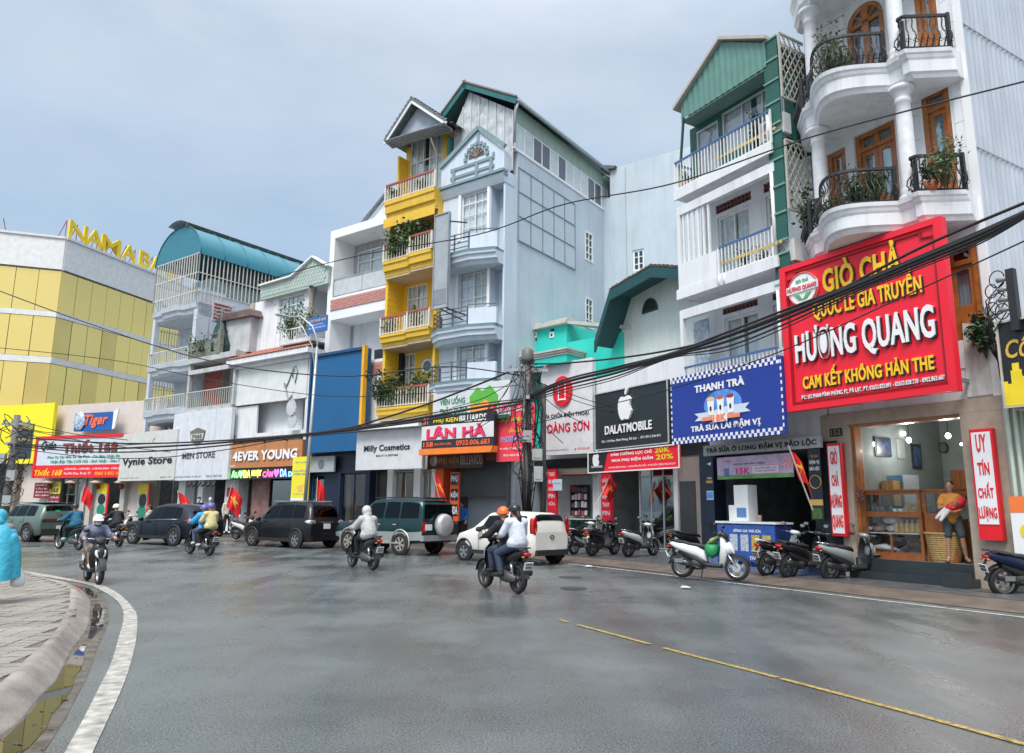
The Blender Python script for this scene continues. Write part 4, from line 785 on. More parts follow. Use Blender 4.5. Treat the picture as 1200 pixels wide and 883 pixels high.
for p,q in((e_,k_),(k_,a_),(a_,(a_[0]+3.8,a_[1]-1.2))):
 m.add([(p[0],-1.1,p[1]),(q[0],-1.1,q[1]),(q[0],-1.1,q[1]-thk),(p[0],-1.1,p[1]-thk),(p[0],-1.0,p[1]),(q[0],-1.0,q[1]),(q[0],-1.0,q[1]-thk),(p[0],-1.0,p[1]-thk)],[(0,1,2,3),(7,6,5,4),(0,4,5,1),(2,6,7,3),(0,3,7,4),(1,5,6,2)])
d.part('bargeboard',m,dgreen);m=MB()
for p,q in((e_,k_),(k_,a_),(a_,(a_[0]+3.8,a_[1]-1.2))):m.add([(p[0],-1.0,p[1]-.1),(q[0],-1.0,q[1]-.1),(q[0],7,q[1]-.1),(p[0],7,p[1]-.1),(p[0],-1.0,p[1]-.16),(q[0],-1.0,q[1]-.16),(q[0],7,q[1]-.16),(p[0],7,p[1]-.16)],[(0,1,2,3),(7,6,5,4),(0,3,7,4),(1,5,6,2),(0,4,5,1),(2,6,7,3)])
d.part('soffit',m,M('soffit_dark',(.012,.07,.075),.6))
m=MB();rng=random.Random(9)
for p,q in((k_,a_),(a_,(a_[0]+3.8,a_[1]-1.2))):
 L_=Vector((q[0]-p[0],0,q[1]-p[1]));nu=max(2,int(L_.length/.22));L_=L_/nu;nrm=Vector((-L_.z,0,L_.x)).normalized()
 for i in range(nu):
  for j in range(26):
   A_=Vector((p[0],-1.12+j*.30,p[1]))+L_*i+nrm*(.02+rng.uniform(0,.025));m.add([A_,A_+Vector((0,.29,0)),A_+L_*1.15+Vector((0,.29,0))+nrm*.05,A_+L_*1.15+nrm*.05,A_-nrm*.04,A_+L_*1.15-nrm*.01],[(0,1,2,3),(0,3,5,4)])
o=d.part('roof_tiles',m,M('old_roof_tile',(.17,.10,.085),.8,var=.6,scale=9));o['kind']='stuff'
X,Z=d.q(762,366);m=MB();m.prism([(X-.45,Z),(X+.45,Z)]+[(X+.45*math.cos(k*math.pi/12),Z+.55*math.sin(k*math.pi/12))for k in range(1,12)],-.04,-.005);d.part('half_round_vent',m,dgreen);m=MB().prism([(X-.36,Z+.07),(X+.36,Z+.07)]+[(X+.36*math.cos(k*math.pi/12),Z+.07+.42*math.sin(k*math.pi/12))for k in range(1,12)],-.05,-.042);d.part('vent_opening',m,dark)
d.part('body',MB().box(.0,DW,.26,8,4.2,k_[1]-.9),pale)
zt=3.5
d.part('canopy_beam',MB().box(-.1,DW,-.8,.25,d.q(760,445,.8)[1]-.15,d.q(760,436,.8)[1]+.25),white)
d.part('pilaster',MB().box(-.1,.35,-.1,.2,0,4.2),white);sx0,sx1=.5,DW-1.0
d.part('sign_support',MB().box(-.05,DW,-.05,.25,zt,4.2),black)
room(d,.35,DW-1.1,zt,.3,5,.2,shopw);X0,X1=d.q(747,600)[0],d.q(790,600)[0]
al=_mats['aluminium'];window(d,X0,X1-.0,.22,zt-.1,.1,al,3,1,.05,None,_mats['thick_glass'],'glass_front',top=.18)
d.part('shop_pier',MB().box(X1+.02,X1+.22,-.02,.3,0,zt),white);X2,X3=d.q(797,600)[0],d.q(808,600)[0];d.part('side_wall',MB().box(X1+.25,DW+.2,-.01,.28,0,4.2),M('taupe_wall',(.30,.26,.24),.7,streak=.3));d.part('side_door',MB().box(X1+.35,X1+1.1,-.05,-.012,.1,2.6),M('door_dark',(.05,.055,.06),.4))
g=Sign(FD,(697,462.5),(784.5,519.5),.9,'black DALATMOBILE shop sign with white apple emblem',M('charcoal_board',(.018,.028,.034),.5),t=.12,frame=M('frame_grey',(.5,.52,.53),.4),fw=.03)
g.t('DALATMOBILE',.16,.80,.60,.75,whit,.08,.03,outline=blackt);g.t('ĐC: 176 Phan Đình Phùng, Đà Lạt  -  ĐT: 0911.246.412',.10,.90,.84,.89,whit,.01,.01)
def apple(root,cx,cz,s,y,m,th=.05):
 prof=[(0,.36),(.10,.40),(.22,.42),(.34,.36),(.42,.26),(.36,.16),(.335,.03),(.38,-.10),(.46,-.17),(.40,-.32),(.30,-.46),(.20,-.52),(.10,-.50),(0,-.46),(-.10,-.50),(-.20,-.52),(-.32,-.44),(-.42,-.26),(-.47,-.04),(-.46,.16),(-.38,.32),(-.26,.41),(-.12,.40)]
 o=MB().prism([(cx+x*s*.86,cz+z*s)for x,z in prof],y-th,y).build('apple_emblem',m,root);l=[(0.02,.48),(.02,.58),(.08,.70),(.20,.78),(.21,.68),(.15,.56),(.08,.50)];MB().prism([(cx+x*s*.9,cz+z*s)for x,z in l],y-th,y).build('apple_leaf',m,root)
apple(g.root,.46*g.w,.68*g.h,.95,-.004,whit,.09)
g=Sign(FD,(689.5,531),(797,548.5),1.5,'red and black accessory discount banner below the black sign',red,t=.05,name='banner',cat='banner',frame=cleanwhite,fw=.03);
g.part('dark_end',MB().prism([(.03,.03),(.03,g.h-.03),(.24*g.w,g.h-.03),(.19*g.w,.03)],-.012,-.003),M('charcoal_board2',(.015,.02,.024),.5));apple(g.root,.10*g.w,.62*g.h,.5,-.014,whit,.01);g.t('DALATMOBILE',.04,.18,.66,.76,whit,.004,.01,out=.015)
g.t('DÁN CƯỜNG LỰC CHỈ',.28,.73,.10,.30,whit,.01,.035);g.t('20K',.76,.91,.06,.30,_mats['sign_yellow'],.01,.035);g.t('MUA PHỤ KIỆN GIẢM',.29,.74,.38,.58,whit,.01,.035);g.t('20%',.77,.94,.36,.60,_mats['sign_yellow'],.01,.035);g.t('176 PHAN ĐÌNH PHÙNG - 115 NGUYỄN VĂN TRỖI - 40 NGUYỄN CÔNG TRỨ, ĐÀ LẠT',.25,.96,.72,.86,whit,.004,.01)
for px,lab in((708,'red vertical phone shop pole sign beside the shelves'),):
 g=Sign(FD,(704,556),(716.5,613),.5,lab,red,t=.1,name='vertical_sign');
 for k,s_ in enumerate(('SỬA','ÉP','KÍNH','THAY','PIN')):g.t(s_,.15,.85,.08+k*.17,.17+k*.17,whit,.006,.02)
def rack(fr,x,y,z,w,h,nx,nz,label,frame=black,items=((.6,.6,.62),(.12,.14,.18),(.4,.1,.1)),name='product_rack',d=.3):
 rt=empty(name,fr.F.pt(fr.u0+x,fr.v0-y,z),fr.F.rz,label,'shelf');rngg=random.Random(hash(label)%999)
 m=MB();m.box(0,w,d-.02,d,0,h).box(0,.03,0,d-.021,0,h).box(w-.03,w,0,d-.021,0,h)
 for k in range(nz+1):m.box(.031,w-.031,0,d-.021,h*k/nz-(.02 if k==nz else 0),h*k/nz+(.0 if k==nz else.02))
 m.build('frame',frame,rt);it=[MB()for _ in items]
 for i in range(nx):
  for j in range(nz):
   a=.05+(w-.1)*i/nx;cw_=(w-.1)/nx*.8;hh=h/nz*rngg.uniform(.45,.85);rngg.choice(it).box(a,a+cw_*rngg.uniform(.7,1),.03,.03+d*.5,h*j/nz+.021,h*j/nz+.02+hh)
 for k,q in enumerate(it):
  if q.v:o=q.build('goods',M('goods%d_%d_%d'%tuple(int(c*99)for c in items[k]),items[k],.4,var=.3,scale=20),rt);o['kind']='stuff'
 return rt
X=d.q(661,570)[0]
rack(d,X1-2.0,2.4,.2,1.6,1.9,7,6,'dark shelf of boxed accessories behind the shop glass')
FT_=Frame(FT,-22.3,0,0,'teal_shop','turquoise two storey shop with ledged flat roof beside the tall grey house','building');q=FT_
turq=M('turquoise_wall',(.025,.56,.47),.55,var=.04,streak=.08);ledge=M('grey_ledge',(.50,.50,.46),.7,streak=.4)
R_=q.q(693,450)[0]+.2;Lx=.2;Mx=q.q(664,380)[0];Zt=q.q(640,385)[1]
q.part('upper_wall',MB().wall(Lx,Mx,4.0,Zt,0,3,[(q.q(627,395)[0]-.06,q.q(627,395)[0]+.12,q.q(627,398)[1]-.1,q.q(627,390)[1]+.1),(q.q(647,393)[0]-.1,q.q(647,393)[0]+.12,q.q(647,393)[1]-.15,q.q(647,388)[1]+.1)]),turq)
q.part('stair_wall',MB().box(Mx+.003,R_+1.8,.02,3,4.0,q.q(700,392)[1]-.1),turq);q.part('side_wing',MB().box(Mx-.5,Mx+.001,3.003,8,4.0,Zt-.1),turq)
for f in(.0,.11,.22):q.part('roof_ledge',MB().box(Lx-.1+f*.3,Mx+.1-f*.3,-.22+f,.4,Zt+f,Zt+f+.08),ledge)
q.part('roof_ledge',MB().prism([(Mx+.12,Zt+.12),(Mx+.12,Zt-.02),(R_+1.9,q.q(700,392)[1]-.1),(R_+1.9,q.q(700,392)[1]+.05)],-.1,.6),ledge)
for px in(627,647):X,Z=q.q(px,393);q.part('vent',MB().box(X-.12,X+.12,-.03,.03,Z-.12,Z+.14).box(X-.07,X+.07,-.035,-.031,Z-.07,Z+.09),cleanwhite);q.part('vent_hole',MB().box(X-.05,X+.05,-.045,-.036,Z-.05,Z+.06),dark)
cz=q.q(612,425,1.0)[1];cx0,cx1=q.q(595,425,1.1)[0],q.q(664,410,1.1)[0]
q.part('canopy',MB().box(cx0,cx1,-1.1,-.001,cz-.32,cz),turq)
for k in range(3):q.part('canopy_ledge',MB().box(cx0-.05-.04*k,cx1+.05+.04*k,-1.14-.05*k,0,cz+.003+.09*k,cz+.083+.09*k),ledge)
q.part('front_wall',MB().wall(Lx-1.4,R_,3.3,cz-.32,.003,.3,[(1.5,2.6,4.4,6.1)]),cleanwhite);window(q,1.5,2.6,4.4,6.1,.05,whitepl,2,3,.07,curt)
q.part('body',MB().box(Lx,R_,.9,3,0,4.0-.003),roomdark)
g=Sign(FT,(634,429),(695,531),.8,'tall white phone repair sign HOANG SON with round red phone mark',M('off_white_board',(.62,.64,.66),.5,streak=.04),t=.18,z=None)
cxm,czm=.45*g.w,.68*g.h;g.part('red_disc',MB().disc((cxm,-.09,czm),.62,'y',36,.08,.50),redp);g.part('phone_outline',MB().box(cxm-.20,cxm-.16,-.11,-.093,czm-.40,czm+.40).box(cxm+.16,cxm+.20,-.11,-.093,czm-.40,czm+.40).box(cxm-.16,cxm+.16,-.11,-.093,czm+.30,czm+.36).box(cxm-.16,cxm+.16,-.11,-.093,czm-.38,czm-.32),whit)
g.t('SỬA CHỮA ĐIỆN THOẠI',.03,.93,.545,.61,blackt,.03,.02);g.t('HOÀNG SƠN',.02,.94,.64,.76,M('crimson',(.62,.01,.06),.4),.05,.012);g.t('158 PHAN ĐÌNH PHÙNG, P2, ĐÀ LẠT',.05,.55,.94,.96,blackt,.005,.0);g.t('0933.006.683',.72,.94,.935,.96,redp,.005,0);g.part('red_dot',MB().disc((.68*g.w,-.01,.05*g.h),.04,'y',12,.006),redp)
zt=3.25;q.part('lintel',MB().box(.6,R_,-.05,.3,zt,zt+.42),black)
room(q,1.1,R_-.1,zt,.3,.55,.2,M('white_interior',(.55,.58,.58),.6));X0,X1,Z0,Z1=q.r(661,572,685,592,-.6);
rt=rack(q,q.q(660,580)[0],.45,1.35,.95,1.25,5,4,'black wall rack of boxed phone cases under the white sign',d=.12)
q.part('roller_door',MB().cyl((1.0,-.05,zt-.12),(R_-.2,-.05,zt-.12),.14),M('beige_metal',(.5,.48,.38),.5));g=Sign(FT,(659,551),(690,557),.12,'dark led ticker with red letters above the phone rack',black,t=.05,name='led_sign');g.t('IPHONE - SAMSUNG',.1,.95,.25,.8,M('led_red',(.9,.02,.02),.4,emit=1.5),.004,.03)
X,_=q.q(668,610);gc=empty('glass_counter',FT.pt(q.u0+q.q(666,600,.1)[0],.1,.2),FT.rz,'pale green glass display counter in front of the phone rack','counter');MB().box(0,.04,0,.5,0,1).box(1.4,1.44,0,.5,0,1).box(.04,1.4,0,.5,0,.1).box(.04,1.4,.45,.5,.1,1).build('frame',M('mint_frame',(.45,.55,.5),.4),gc);MB().box(.04,1.4,0,.02,.1,.98).build('glass_pane',_mats['thick_glass'],gc);MB().box(-.02,1.46,-.02,.52,1,1.03).build('counter_top',M('mint_top',(.6,.68,.66),.2),gc);MB().box(.06,1.38,.05,.44,.5,.52).build('shelf',whitepl,gc)
g=Sign(FT,(641.5,550),(652,616),.45,'tall narrow red sign with white icons left of the phone shop',red,t=.12,name='vertical_sign')
for k,s_ in enumerate(('THAY','ÉP','KÍNH','PIN','SỬA')):g.t(s_,.15,.85,.06+k*.13,.13+k*.13,whit,.006,.02)
g=Sign(FT,(648,562),(658.5,575),.62,'small pale blue paper notice beside the narrow red sign',M('paper_blue',(.5,.62,.75),.6),t=.01,name='notice',cat='notice');g.t('THÔNG BÁO',.15,.85,.3,.4,blackt,.002)
q.part('green_shopfront',MB().box(-.6,.55,-.08,.2,0,4.0),M('shop_green',(.01,.10,.07),.5));g=Sign(FT,(628,546),(641,553),.2,'dark green strip sign over the shop beside the pole',_mats['shop_green'],t=.03,name='sign_board');g.t('KITCHINH',.1,.95,.3,.8,M('dim_gold',(.3,.28,.15),.5),.004)
def potted_trees():pass
# ------------------------------------------------------------------ tall pale blue house
pblue=M('pale_blue_wall',(.56,.65,.75),.7,var=.06,scale=.6,streak=.22);trimgreen=M('sage_trim',(.20,.29,.32),.6,streak=.1);sidegrey=M('side_wall_grey',(.49,.57,.64),.75,var=.09,scale=.5,streak=.28)
XB=-21.25;n_=Frame(F3,XB,0,0,'grey_blue_house','tall pale blue house with gabled front, bay windows and glazed side attic','building');NW=3.55
BX=2.75
lv=[4.1,7.35,10.65,13.8]
def nz_(px,py,v=0):return n_.q(px,py,v)
wins=[(535.5,399,569.5,444),(537,312,572,357),(540,230,572,272)]
hs=[]
for(a,b_,c,e__)in wins:
 X0,X1,Z0,Z1=n_.r(a,b_,c,e__,.4);hs.append((X0+.05,X1-.05,Z0-.1,Z1))
zg=n_.q(560,209,.4)[1]
m=MB();m.wall(0,BX,3.9,zg,-.4,-.15,hs);n_.part('bay_wall',m,pblue);n_.part('bay_side',MB().box(BX,BX+.02,-.38,.3,3.9,zg),pblue)
hr=[(BX+.2,NW-.2,h[2]+.2,h[3])for h in hs]
n_.part('recess_wall',MB().wall(BX+.022,NW-.1,3.9,zg,.25,.5,hr),pblue);n_.part('corner_edge',MB().box(NW-.1,NW,-.4,.5,3.9,zg),pblue)
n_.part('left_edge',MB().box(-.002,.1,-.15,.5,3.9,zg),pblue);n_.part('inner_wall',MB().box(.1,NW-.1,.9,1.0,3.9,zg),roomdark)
for h in hs:
 window(n_,h[0],h[1],h[2],h[3],-.32,whitepl,2,3,.06,curt,top=.22,split=2)
 m=MB();m.box(h[0]-.14,h[0]-.0,-.45,-.402,h[2],h[3]+.1).box(h[1]+.0,h[1]+.14,-.45,-.402,h[2],h[3]+.1).box(h[0]-.22,h[1]+.22,-.50,-.402,h[3]+.103,h[3]+.24);n_.part('window_surround',m,cleanwhite)
for h in hr:window(n_,h[0],h[1],h[2],h[3],.3,whitepl,1,4,.05,curt,top=.2)
for i,(pxl,pyl)in enumerate(((560,470),(560,381),(560,293))):
 z=n_.q(560,pyl,1.1)[1];
 if i==0:z=hs[0][2]-.05
 P=[(.05,-.5),(.1,-1.0),(.75,-1.35),(2.3,-1.35),(NW-.05,-.95)];m=MB();moulding(m,P,z-.62,z,[(0,-.22),(.25,-.14),(.3,-.02),(.62,0),(.66,.08),(.8,.1),(.84,.03),(1,.03)],1,.24);n_.part('balcony',m,pblue)
 m=MB();moulding(m,P,z-.10,z+.02,[(0,.06),(1,.09)],1,-.3);n_.part('balcony_trim',m,trimgreen)
 n_.part('balcony_wall',MB().prismz([(2.35,-1.3),(NW-.02,-.92),(NW-.02,-.8),(2.35,-1.18)],z+.022,z+.72),pblue)
 m=MB();Q=[(.12,-.45),(.15,-.98),(.78,-1.3),(2.3,-1.3)]
 for zz in(.2,.42,.64,.82):
  for a_,b_ in zip(Q,Q[1:]):m.bar((*a_,z+zz),(*b_,z+zz),.035)
 for a_ in Q+[(1.5,-1.3)]:m.bar((*a_,z),(*a_,z+.85),.05)
 for a_,b_ in(((2.3,-1.3),(NW-.05,-.9)),):m.bar((*a_,z+.9),(*b_,z+.86),.04)
 n_.part('railing',m,M('grey_rail',(.11,.14,.18),.5))
 m=MB().disc((NW-.6,-.45,z-.64),.12,'z',16,.02);n_.part('ceiling_lamp',m,whitepl)
g0,g1,g2=n_.q(520,196,.55),n_.q(561.4,149.8,.55),n_.q(600,169,.55);zb=n_.q(560,209,.55)[1]
m=MB();m.prism([(-.05,zb),(NW+.02,zb),(NW+.02,g2[1]-.15),(g1[0],g1[1]-.15),(-.05,g0[1]-.0)],-.55,-.3);n_.part('gable',m,pblue)
m=MB()
for a_,b_ in(((-.12,g0[1]+.0),(.35,g0[1]+.25)),((.35,g0[1]+.25),g1),(g1,(NW+.08,g2[1]))):m.bar((a_[0],-.58,a_[1]),(b_[0],-.58,b_[1]),.14,.2)
for f in(.0,.5):m.box(-.1,NW+.05,-.66+f*.1,-.3,zb-.05-f*.3,zb+.07-f*.3)
n_.part('gable_trim',m,trimgreen);m=MB();moulding(m,[(-.05,-.55),(NW+.02,-.55)],zb-.5,zb-.2,[(0,-.1),(1,.06)],1,.24);n_.part('cornice',m,pblue)
cxg=g1[0];cz_=n_.q(553,186,.56)[1];m=MB()
for k in range(9):
 a_=math.pi*k/8;m.box(cxg-.1+.62*math.cos(a_)-.09,cxg-.1+.62*math.cos(a_)+.09,-.62,-.56,cz_+.62*math.sin(a_)-.07,cz_+.62*math.sin(a_)+.09)
for k,zz in enumerate((-.35,-.75,-1.1)):m.box(.55-.0,NW-.5,-.60-.004*k,-.555,cz_+zz,cz_+zz+.13)
for x in(.65,cxg-.15,NW-.75):m.box(x,x+.16,-.615,-.556,cz_-1.2,cz_-.25)
m.box(cxg-.1,cxg+.04,-.6,-.557,cz_+.6,g1[1]-.3);m.box(NW-.6,NW-.5,-.6,-.557,cz_-.2,g2[1]-.1);n_.part('gable_ornament',m,trimgreen)
m=MB().prism([(cxg-.1+.45*math.cos(math.pi*k/10),cz_+.45*math.sin(math.pi*k/10))for k in range(11)],-.58,-.56);n_.part('half_round_window',m,M('window_dark',(.10,.11,.12),.2));m=MB();c0=(cxg-.1,-.6,cz_)
for k in range(1,6):m.bar(c0,(cxg-.1+.44*math.cos(math.pi*k/6),-.6,cz_+.44*math.sin(math.pi*k/6)),.035)
n_.part('fan_bars',m,M('tan_wood',(.3,.22,.16),.6))
e0,e1,e2=n_.q(524.7,160,-.9),n_.q(560.8,108,-.9),n_.q(602,134,-.9);zs=n_.q(602,175,-.9)[1];DY=11.2
_,zend=n_.side(719,236,NW);zr0=e2[1];
y1_,zr1=n_.side(719.5,215,NW+.3);y2_,zw1=n_.side(719.5,252,NW);DY=y2_;yf,zw0=n_.side(603,174,NW)
m=MB();m.prism([(.1,zb+.3),(NW-.05,zb+.3),(NW-.05,e2[1]-.3),(e1[0],e1[1]-.35),(.1,e0[1]-.1)],.2,.23);n_.part('attic_glass_wall',m,M('frosted_attic',(.50,.54,.57),.3,var=.4,scale=2.5));m=MB()
for k in range(8):x=.1+(NW-.15)*k/7;zt_=e0[1]+(e1[1]-e0[1])*(x-.1)/(e1[0]-.1)if x<e1[0]else e1[1]+(e2[1]-e1[1])*(x-e1[0])/(NW-e1[0]);m.bar((x,.17,zb+.3),(x,.17,zt_-.35),.05)
n_.part('attic_mullions',m,M('pale_grey_frame',(.55,.57,.58),.5))
m=MB();
for p_,q_ in((e0,e1),(e1,(NW+.35,e2[1]))):m.add([(p_[0]-.1,-.05,p_[1]),(q_[0],-.05,q_[1]),(q_[0],DY,q_[1]),(p_[0]-.1,DY,p_[1]),(p_[0]-.1,-.05,p_[1]+.09),(q_[0],-.05,q_[1]+.09),(q_[0],DY,q_[1]+.09),(p_[0]-.1,DY,p_[1]+.09)],[(0,3,2,1),(4,5,6,7),(0,1,5,4),(1,2,6,5),(0,4,7,3),(3,7,6,2)])
n_.part('attic_roof',m,M('attic_roof_green',(.10,.20,.20),.5,streak=.2));m=MB()
for p_,q_ in((e0,e1),(e1,(NW+.35,e2[1]))):m.bar((p_[0]-.1,-.09,p_[1]-.1),(q_[0],-.09,q_[1]-.1),.06,.3)
n_.part('attic_fascia',m,M('teal_fascia',(.015,.13,.13),.5));m=MB()
for p_,q_ in((e0,e1),(e1,(NW+.35,e2[1]))):m.bar((p_[0]-.15,-.12,p_[1]+.1),(q_[0],-.12,q_[1]+.1),.10,.07)
n_.part('roof_edge',m,M('rusty_edge',(.25,.18,.16),.7))
m=MB();m.grid([[(NW-.01+.012*math.sin(i*math.pi/2),.2+i*.06,z)for i in range(int((DY-.2)/.06)+1)]for z in(zw0+1.25,e2[1]-.02)]);n_.part('attic_side_sheet',m,M('pale_green_sheet',(.34,.44,.36),.5,streak=.2))
aw=n_.part('attic_side_window',MB().box(NW-.03,NW+.02,.2,DY,zw0+.0,zw0+.08).box(NW-.03,NW+.02,.2,DY,zw0+1.2,zw0+1.25),cleanwhite);nwn=13
for k in range(nwn):
 a_,b_=.25+(DY-.3)*k/nwn,.25+(DY-.3)*(k+1)/nwn;MB().box(NW-.035,NW+.025,a_,a_+.07,zw0+.08,zw0+1.2).build('mullion',cleanwhite,aw);MB().box(NW-.01,NW,a_+.07,b_,zw0+.08,zw0+1.2).build('pane',[M('pane_milky',(.55,.62,.63),.15),M('pane_shade',(.12,.13,.16),.1),M('pane_milky',(1,1,1))][(k*5%7 in(1,3,4))*1],aw)
m=MB().cyl((NW+.38,-.1,e2[1]-.08),(NW+.38,DY,e2[1]-.08),.08).tube([(NW+.38,0,e2[1]-.1),(NW+.2,0,e2[1]-.5),(NW+.1,.1,zw0+.2)],.06,8);n_.part('gutter',m,M('gutter_grey',(.35,.40,.42),.4))
SW=[]
def sidewin(px0,py0,px1,py1):y0,z1=n_.side(px0,py0,NW);y1,z0=n_.side(px1,py1,NW);return y0,y1,z0,z1
SD=13.2
for q_ in((685.6,270,694.8,306),(686,348,694.8,381)):y0,y1,z0,z1=sidewin(*q_);z0,z1=min(z0,z1),max(z0,z1);SW.append((y0,y1,z1-1.5,z1))
m=MB();m.wall(.5,SD,0,zw0-.0,NW-.25,NW,SW,plane='x');n_.part('long_side_wall',m,sidegrey)
for y0,y1,z0,z1 in SW:
 f=MB();f.box(NW-.1,NW+.02,y0,y0+.07,z0,z1).box(NW-.1,NW+.02,y1-.07,y1,z0,z1).box(NW-.1,NW+.02,y0,y1,z1-.07,z1+.02).box(NW-.1,NW+.03,y0-.05,y1+.05,z0-.06,z0+.02).box(NW-.08,NW,(y0+y1)/2-.03,(y0+y1)/2+.03,z0,z1)
 for k in(1,2,3):f.box(NW-.08,NW-.002,y0,y1,z0+(z1-z0)*k/4-.02,z0+(z1-z0)*k/4+.02)
 w=n_.part('side_window',f,cleanwhite);MB().box(NW-.06,NW-.05,y0,y1,z0,z1).build('pane',M('pane_dark',(.05,.06,.07),.08),w)
ya,za_=n_.side(603,176,NW);yb,zb2=n_.side(673,243,NW);yc,zc2=n_.side(673,315,NW);zl=n_.side(602,281,NW)[1];m=MB()
zt_=(za_+zb2)/2;zl_=(zc2+zl)/2;Ys=[.55+(yb-.55)*k/5 for k in range(6)]
for y in Ys:m.box(NW+.001,NW+.05,y-.02,y+.02,zl_,zt_-.3)
for k in range(4):z=zl_+(zt_-.3-zl_)*k/3;m.box(NW+.001,NW+.055,.53,yb,z-.02,z+.02)
n_.part('panel_grid_frame',m,M('panel_frame',(.22,.24,.27),.5));panel=M('billboard_panel',(.48,.56,.63),.55,var=.05)
for i in range(5):
 for k in range(3):z=zl_+(zt_-.3-zl_)*k/3;z2=zl_+(zt_-.3-zl_)*(k+1)/3;n_.part('wall_panel',MB().box(NW+.003,NW+.03,Ys[i]+.03,Ys[i+1]-.03,z+.03,z2-.03),panel)
n_.part('rear_body',MB().box(.05,NW-.26,1.3,SD,0,zw0-.3),sidegrey);n_.part('parapet_coping',MB().box(NW-.28,NW+.04,.3,SD,zw0-.06,zw0-.0),cleanwhite)
wg=Frame(Fac(24.5-9.5+0,54.4),0,0,0);FW=Fac(24.5+8.5,54.4)
wg=Frame(FW,FW.hit(722,300)[0]-.3,0,0,'rear_wing','plain blue grey tower block behind the gabled house with sloping skylight','building');Wz=wg.q(745,190)[1];Ww=7.2
Xw,Xw1,Zw0,Zw1=wg.r(741,294,755,316);m=MB();m.wall(0,Ww,0,Wz,0,.3,[(Xw,Xw1,Zw0,Zw1)]);wg.part('front_wall',m,sidegrey);window(wg,Xw,Xw1,Zw0,Zw1,.05,cleanwhite,2,3,.1,None,M('pane_dark2',(.05,.06,.07),.08));wg.part('body',MB().box(0,Ww,.5,8,0,Wz-.05),sidegrey)
Xa=wg.q(735,240)[0];Za=wg.q(735,228)[1];wg.part('side_wall',MB().box(-3.5,-.003,-.0,.3,0,Wz-1.6),sidegrey);wg.part('roof_skylight',MB().prism([(-3.3,Wz-1.55),(-.2,Wz-.35),(-.2,Wz-.25),(-3.3,Wz-1.45)],-.1,4),M('skylight',(.55,.58,.58),.3));wg.part('roof_fin',MB().prism([(-.45,Wz+.05),(.35,Wz-.1),(.45,Wz+.02),(-.35,Wz+.28)],-.2,1),M('roof_trim_dark',(.10,.11,.12),.6));wg.part('wall_joint',MB().box(.9,.93,-.012,-.001,0,Wz-.1),M('joint_grey',(.3,.33,.37),.7))
zt=3.3;n_.part('shop_lintel',MB().box(-.0,NW,-.4,.5,zt+.25,3.898),M('maroon_fascia',(.14,.03,.02),.5));n_.part('shop_pier',MB().box(-.0,.45,-.42,.3,0,zt+.247),M('orange_red',(.75,.10,.02),.5));room(n_,.45,NW-.3,zt+.2,.3,4,.2)
n_.part('roller_shutter',MB().box(.5,NW-.3,.5,.55,2.1,zt+.2),M('shutter_grey',(.10,.12,.13),.5))
g=Sign(F3,(501,532),(566,548),.50,'dark red awning board reading PHU KIEN BILLIARDS over the shop door',M('maroon_board',(.10,.03,.022),.5),t=.06,name='sign_board');g.t('PHỤ KIỆN',.22,.58,.2,.8,M('dull_gold',(.42,.25,.10),.5),.02,.02);g.t('BILLIARDS',.61,.99,.2,.8,M('dull_grey',(.35,.34,.33),.5),.02,.02);g.part('round_badge',MB().disc((.12*g.w,-.01,.5*g.h),.22,'y',20,.01),_mats['dull_grey'])
g=Sign(F3,(528,554),(537,611),.55,'orange vertical sign with white stacked words PHU KIEN beside the shop door',M('orange_red',(1,1,1)),t=.08,name='vertical_sign');
for k,s_ in enumerate(('PHỤ','KIỆN','BIDA')):g.b(.08,.92,.02+k*.32,.26+k*.32,blackt,.004);g.t(s_,.12,.88,.06+k*.32,.22+k*.32,whit,.01,.03,out=.008)
g=Sign(F3,(495,488.5),(578.5,522.5),1.55,'LAN HA billiards sign, black and white with pink letters and orange base',M('sign_navy_black',(.02,.025,.035),.45),t=.2)
g.b(.0,1,.30,.74,M('white_board',(.66,.68,.70),.5),.012);g.t('PHỤ KIỆN',.17,.52,.06,.26,_mats['sign_yellow'],.03,.03);g.t('BILLIARDS',.54,.90,.06,.26,whit,.03,.02);g.t('51',.02,.09,.06,.26,M('neon_orange',(.85,.15,.05),.4),.02,.03);g.t('LÂN HÀ',.08,.90,.33,.70,M('neon_pink',(.80,.03,.13),.4),.06,.05,out=.02,outline=blackt);g.t('158',.03,.17,.79,.94,_mats['neon_orange'],.02,.03);g.t('PHAN ĐÌNH PHÙNG',.19,.43,.82,.91,_mats['neon_orange'],.01,.01);g.t('0933.006.683',.50,.95,.79,.94,_mats['neon_orange'],.02,.02);g.part('orange_base',MB().box(-.03,g.w+.03,-.12,.22,-.25,-.003),M('orange_strip',(.85,.22,.03),.5))
g=Sign(F3,(508,455),(597,487),1.3,'white herbal drinks sign VIEN UONG THAO DUOC with green hills logo',M('white_board2',(.60,.64,.66),.5),t=.1);gg=M('herb_green',(.01,.22,.10),.4)
g.t('VIÊN UỐNG',.10,.44,.28,.54,gg,.03,.02);g.t('THẢO DƯỢC',.10,.47,.60,.88,gg,.03,.02);g.b(0,1,.96,1.06,_mats['shop_green'])
g.part('logo_hill',MB().prism([(x*g.w,z*g.h)for x,z in((.52,.22),(.50,.62),(.60,.88),(.66,.75),(.76,.90),(.86,.6),(.85,.22))],-.03,-.004),M('hill_green',(.10,.42,.05),.4));g.part('logo_hill_front',MB().prism([(x*g.w,z*g.h)for x,z in((.51,.18),(.52,.45),(.60,.35),(.70,.5),(.84,.30),(.84,.18))],-.04,-.031),M('hill_orange',(.85,.35,.05),.4));g.t('Đà Lạt',.74,.99,.62,.92,_mats['neon_pink'],.02,.03,.2,out=.045)
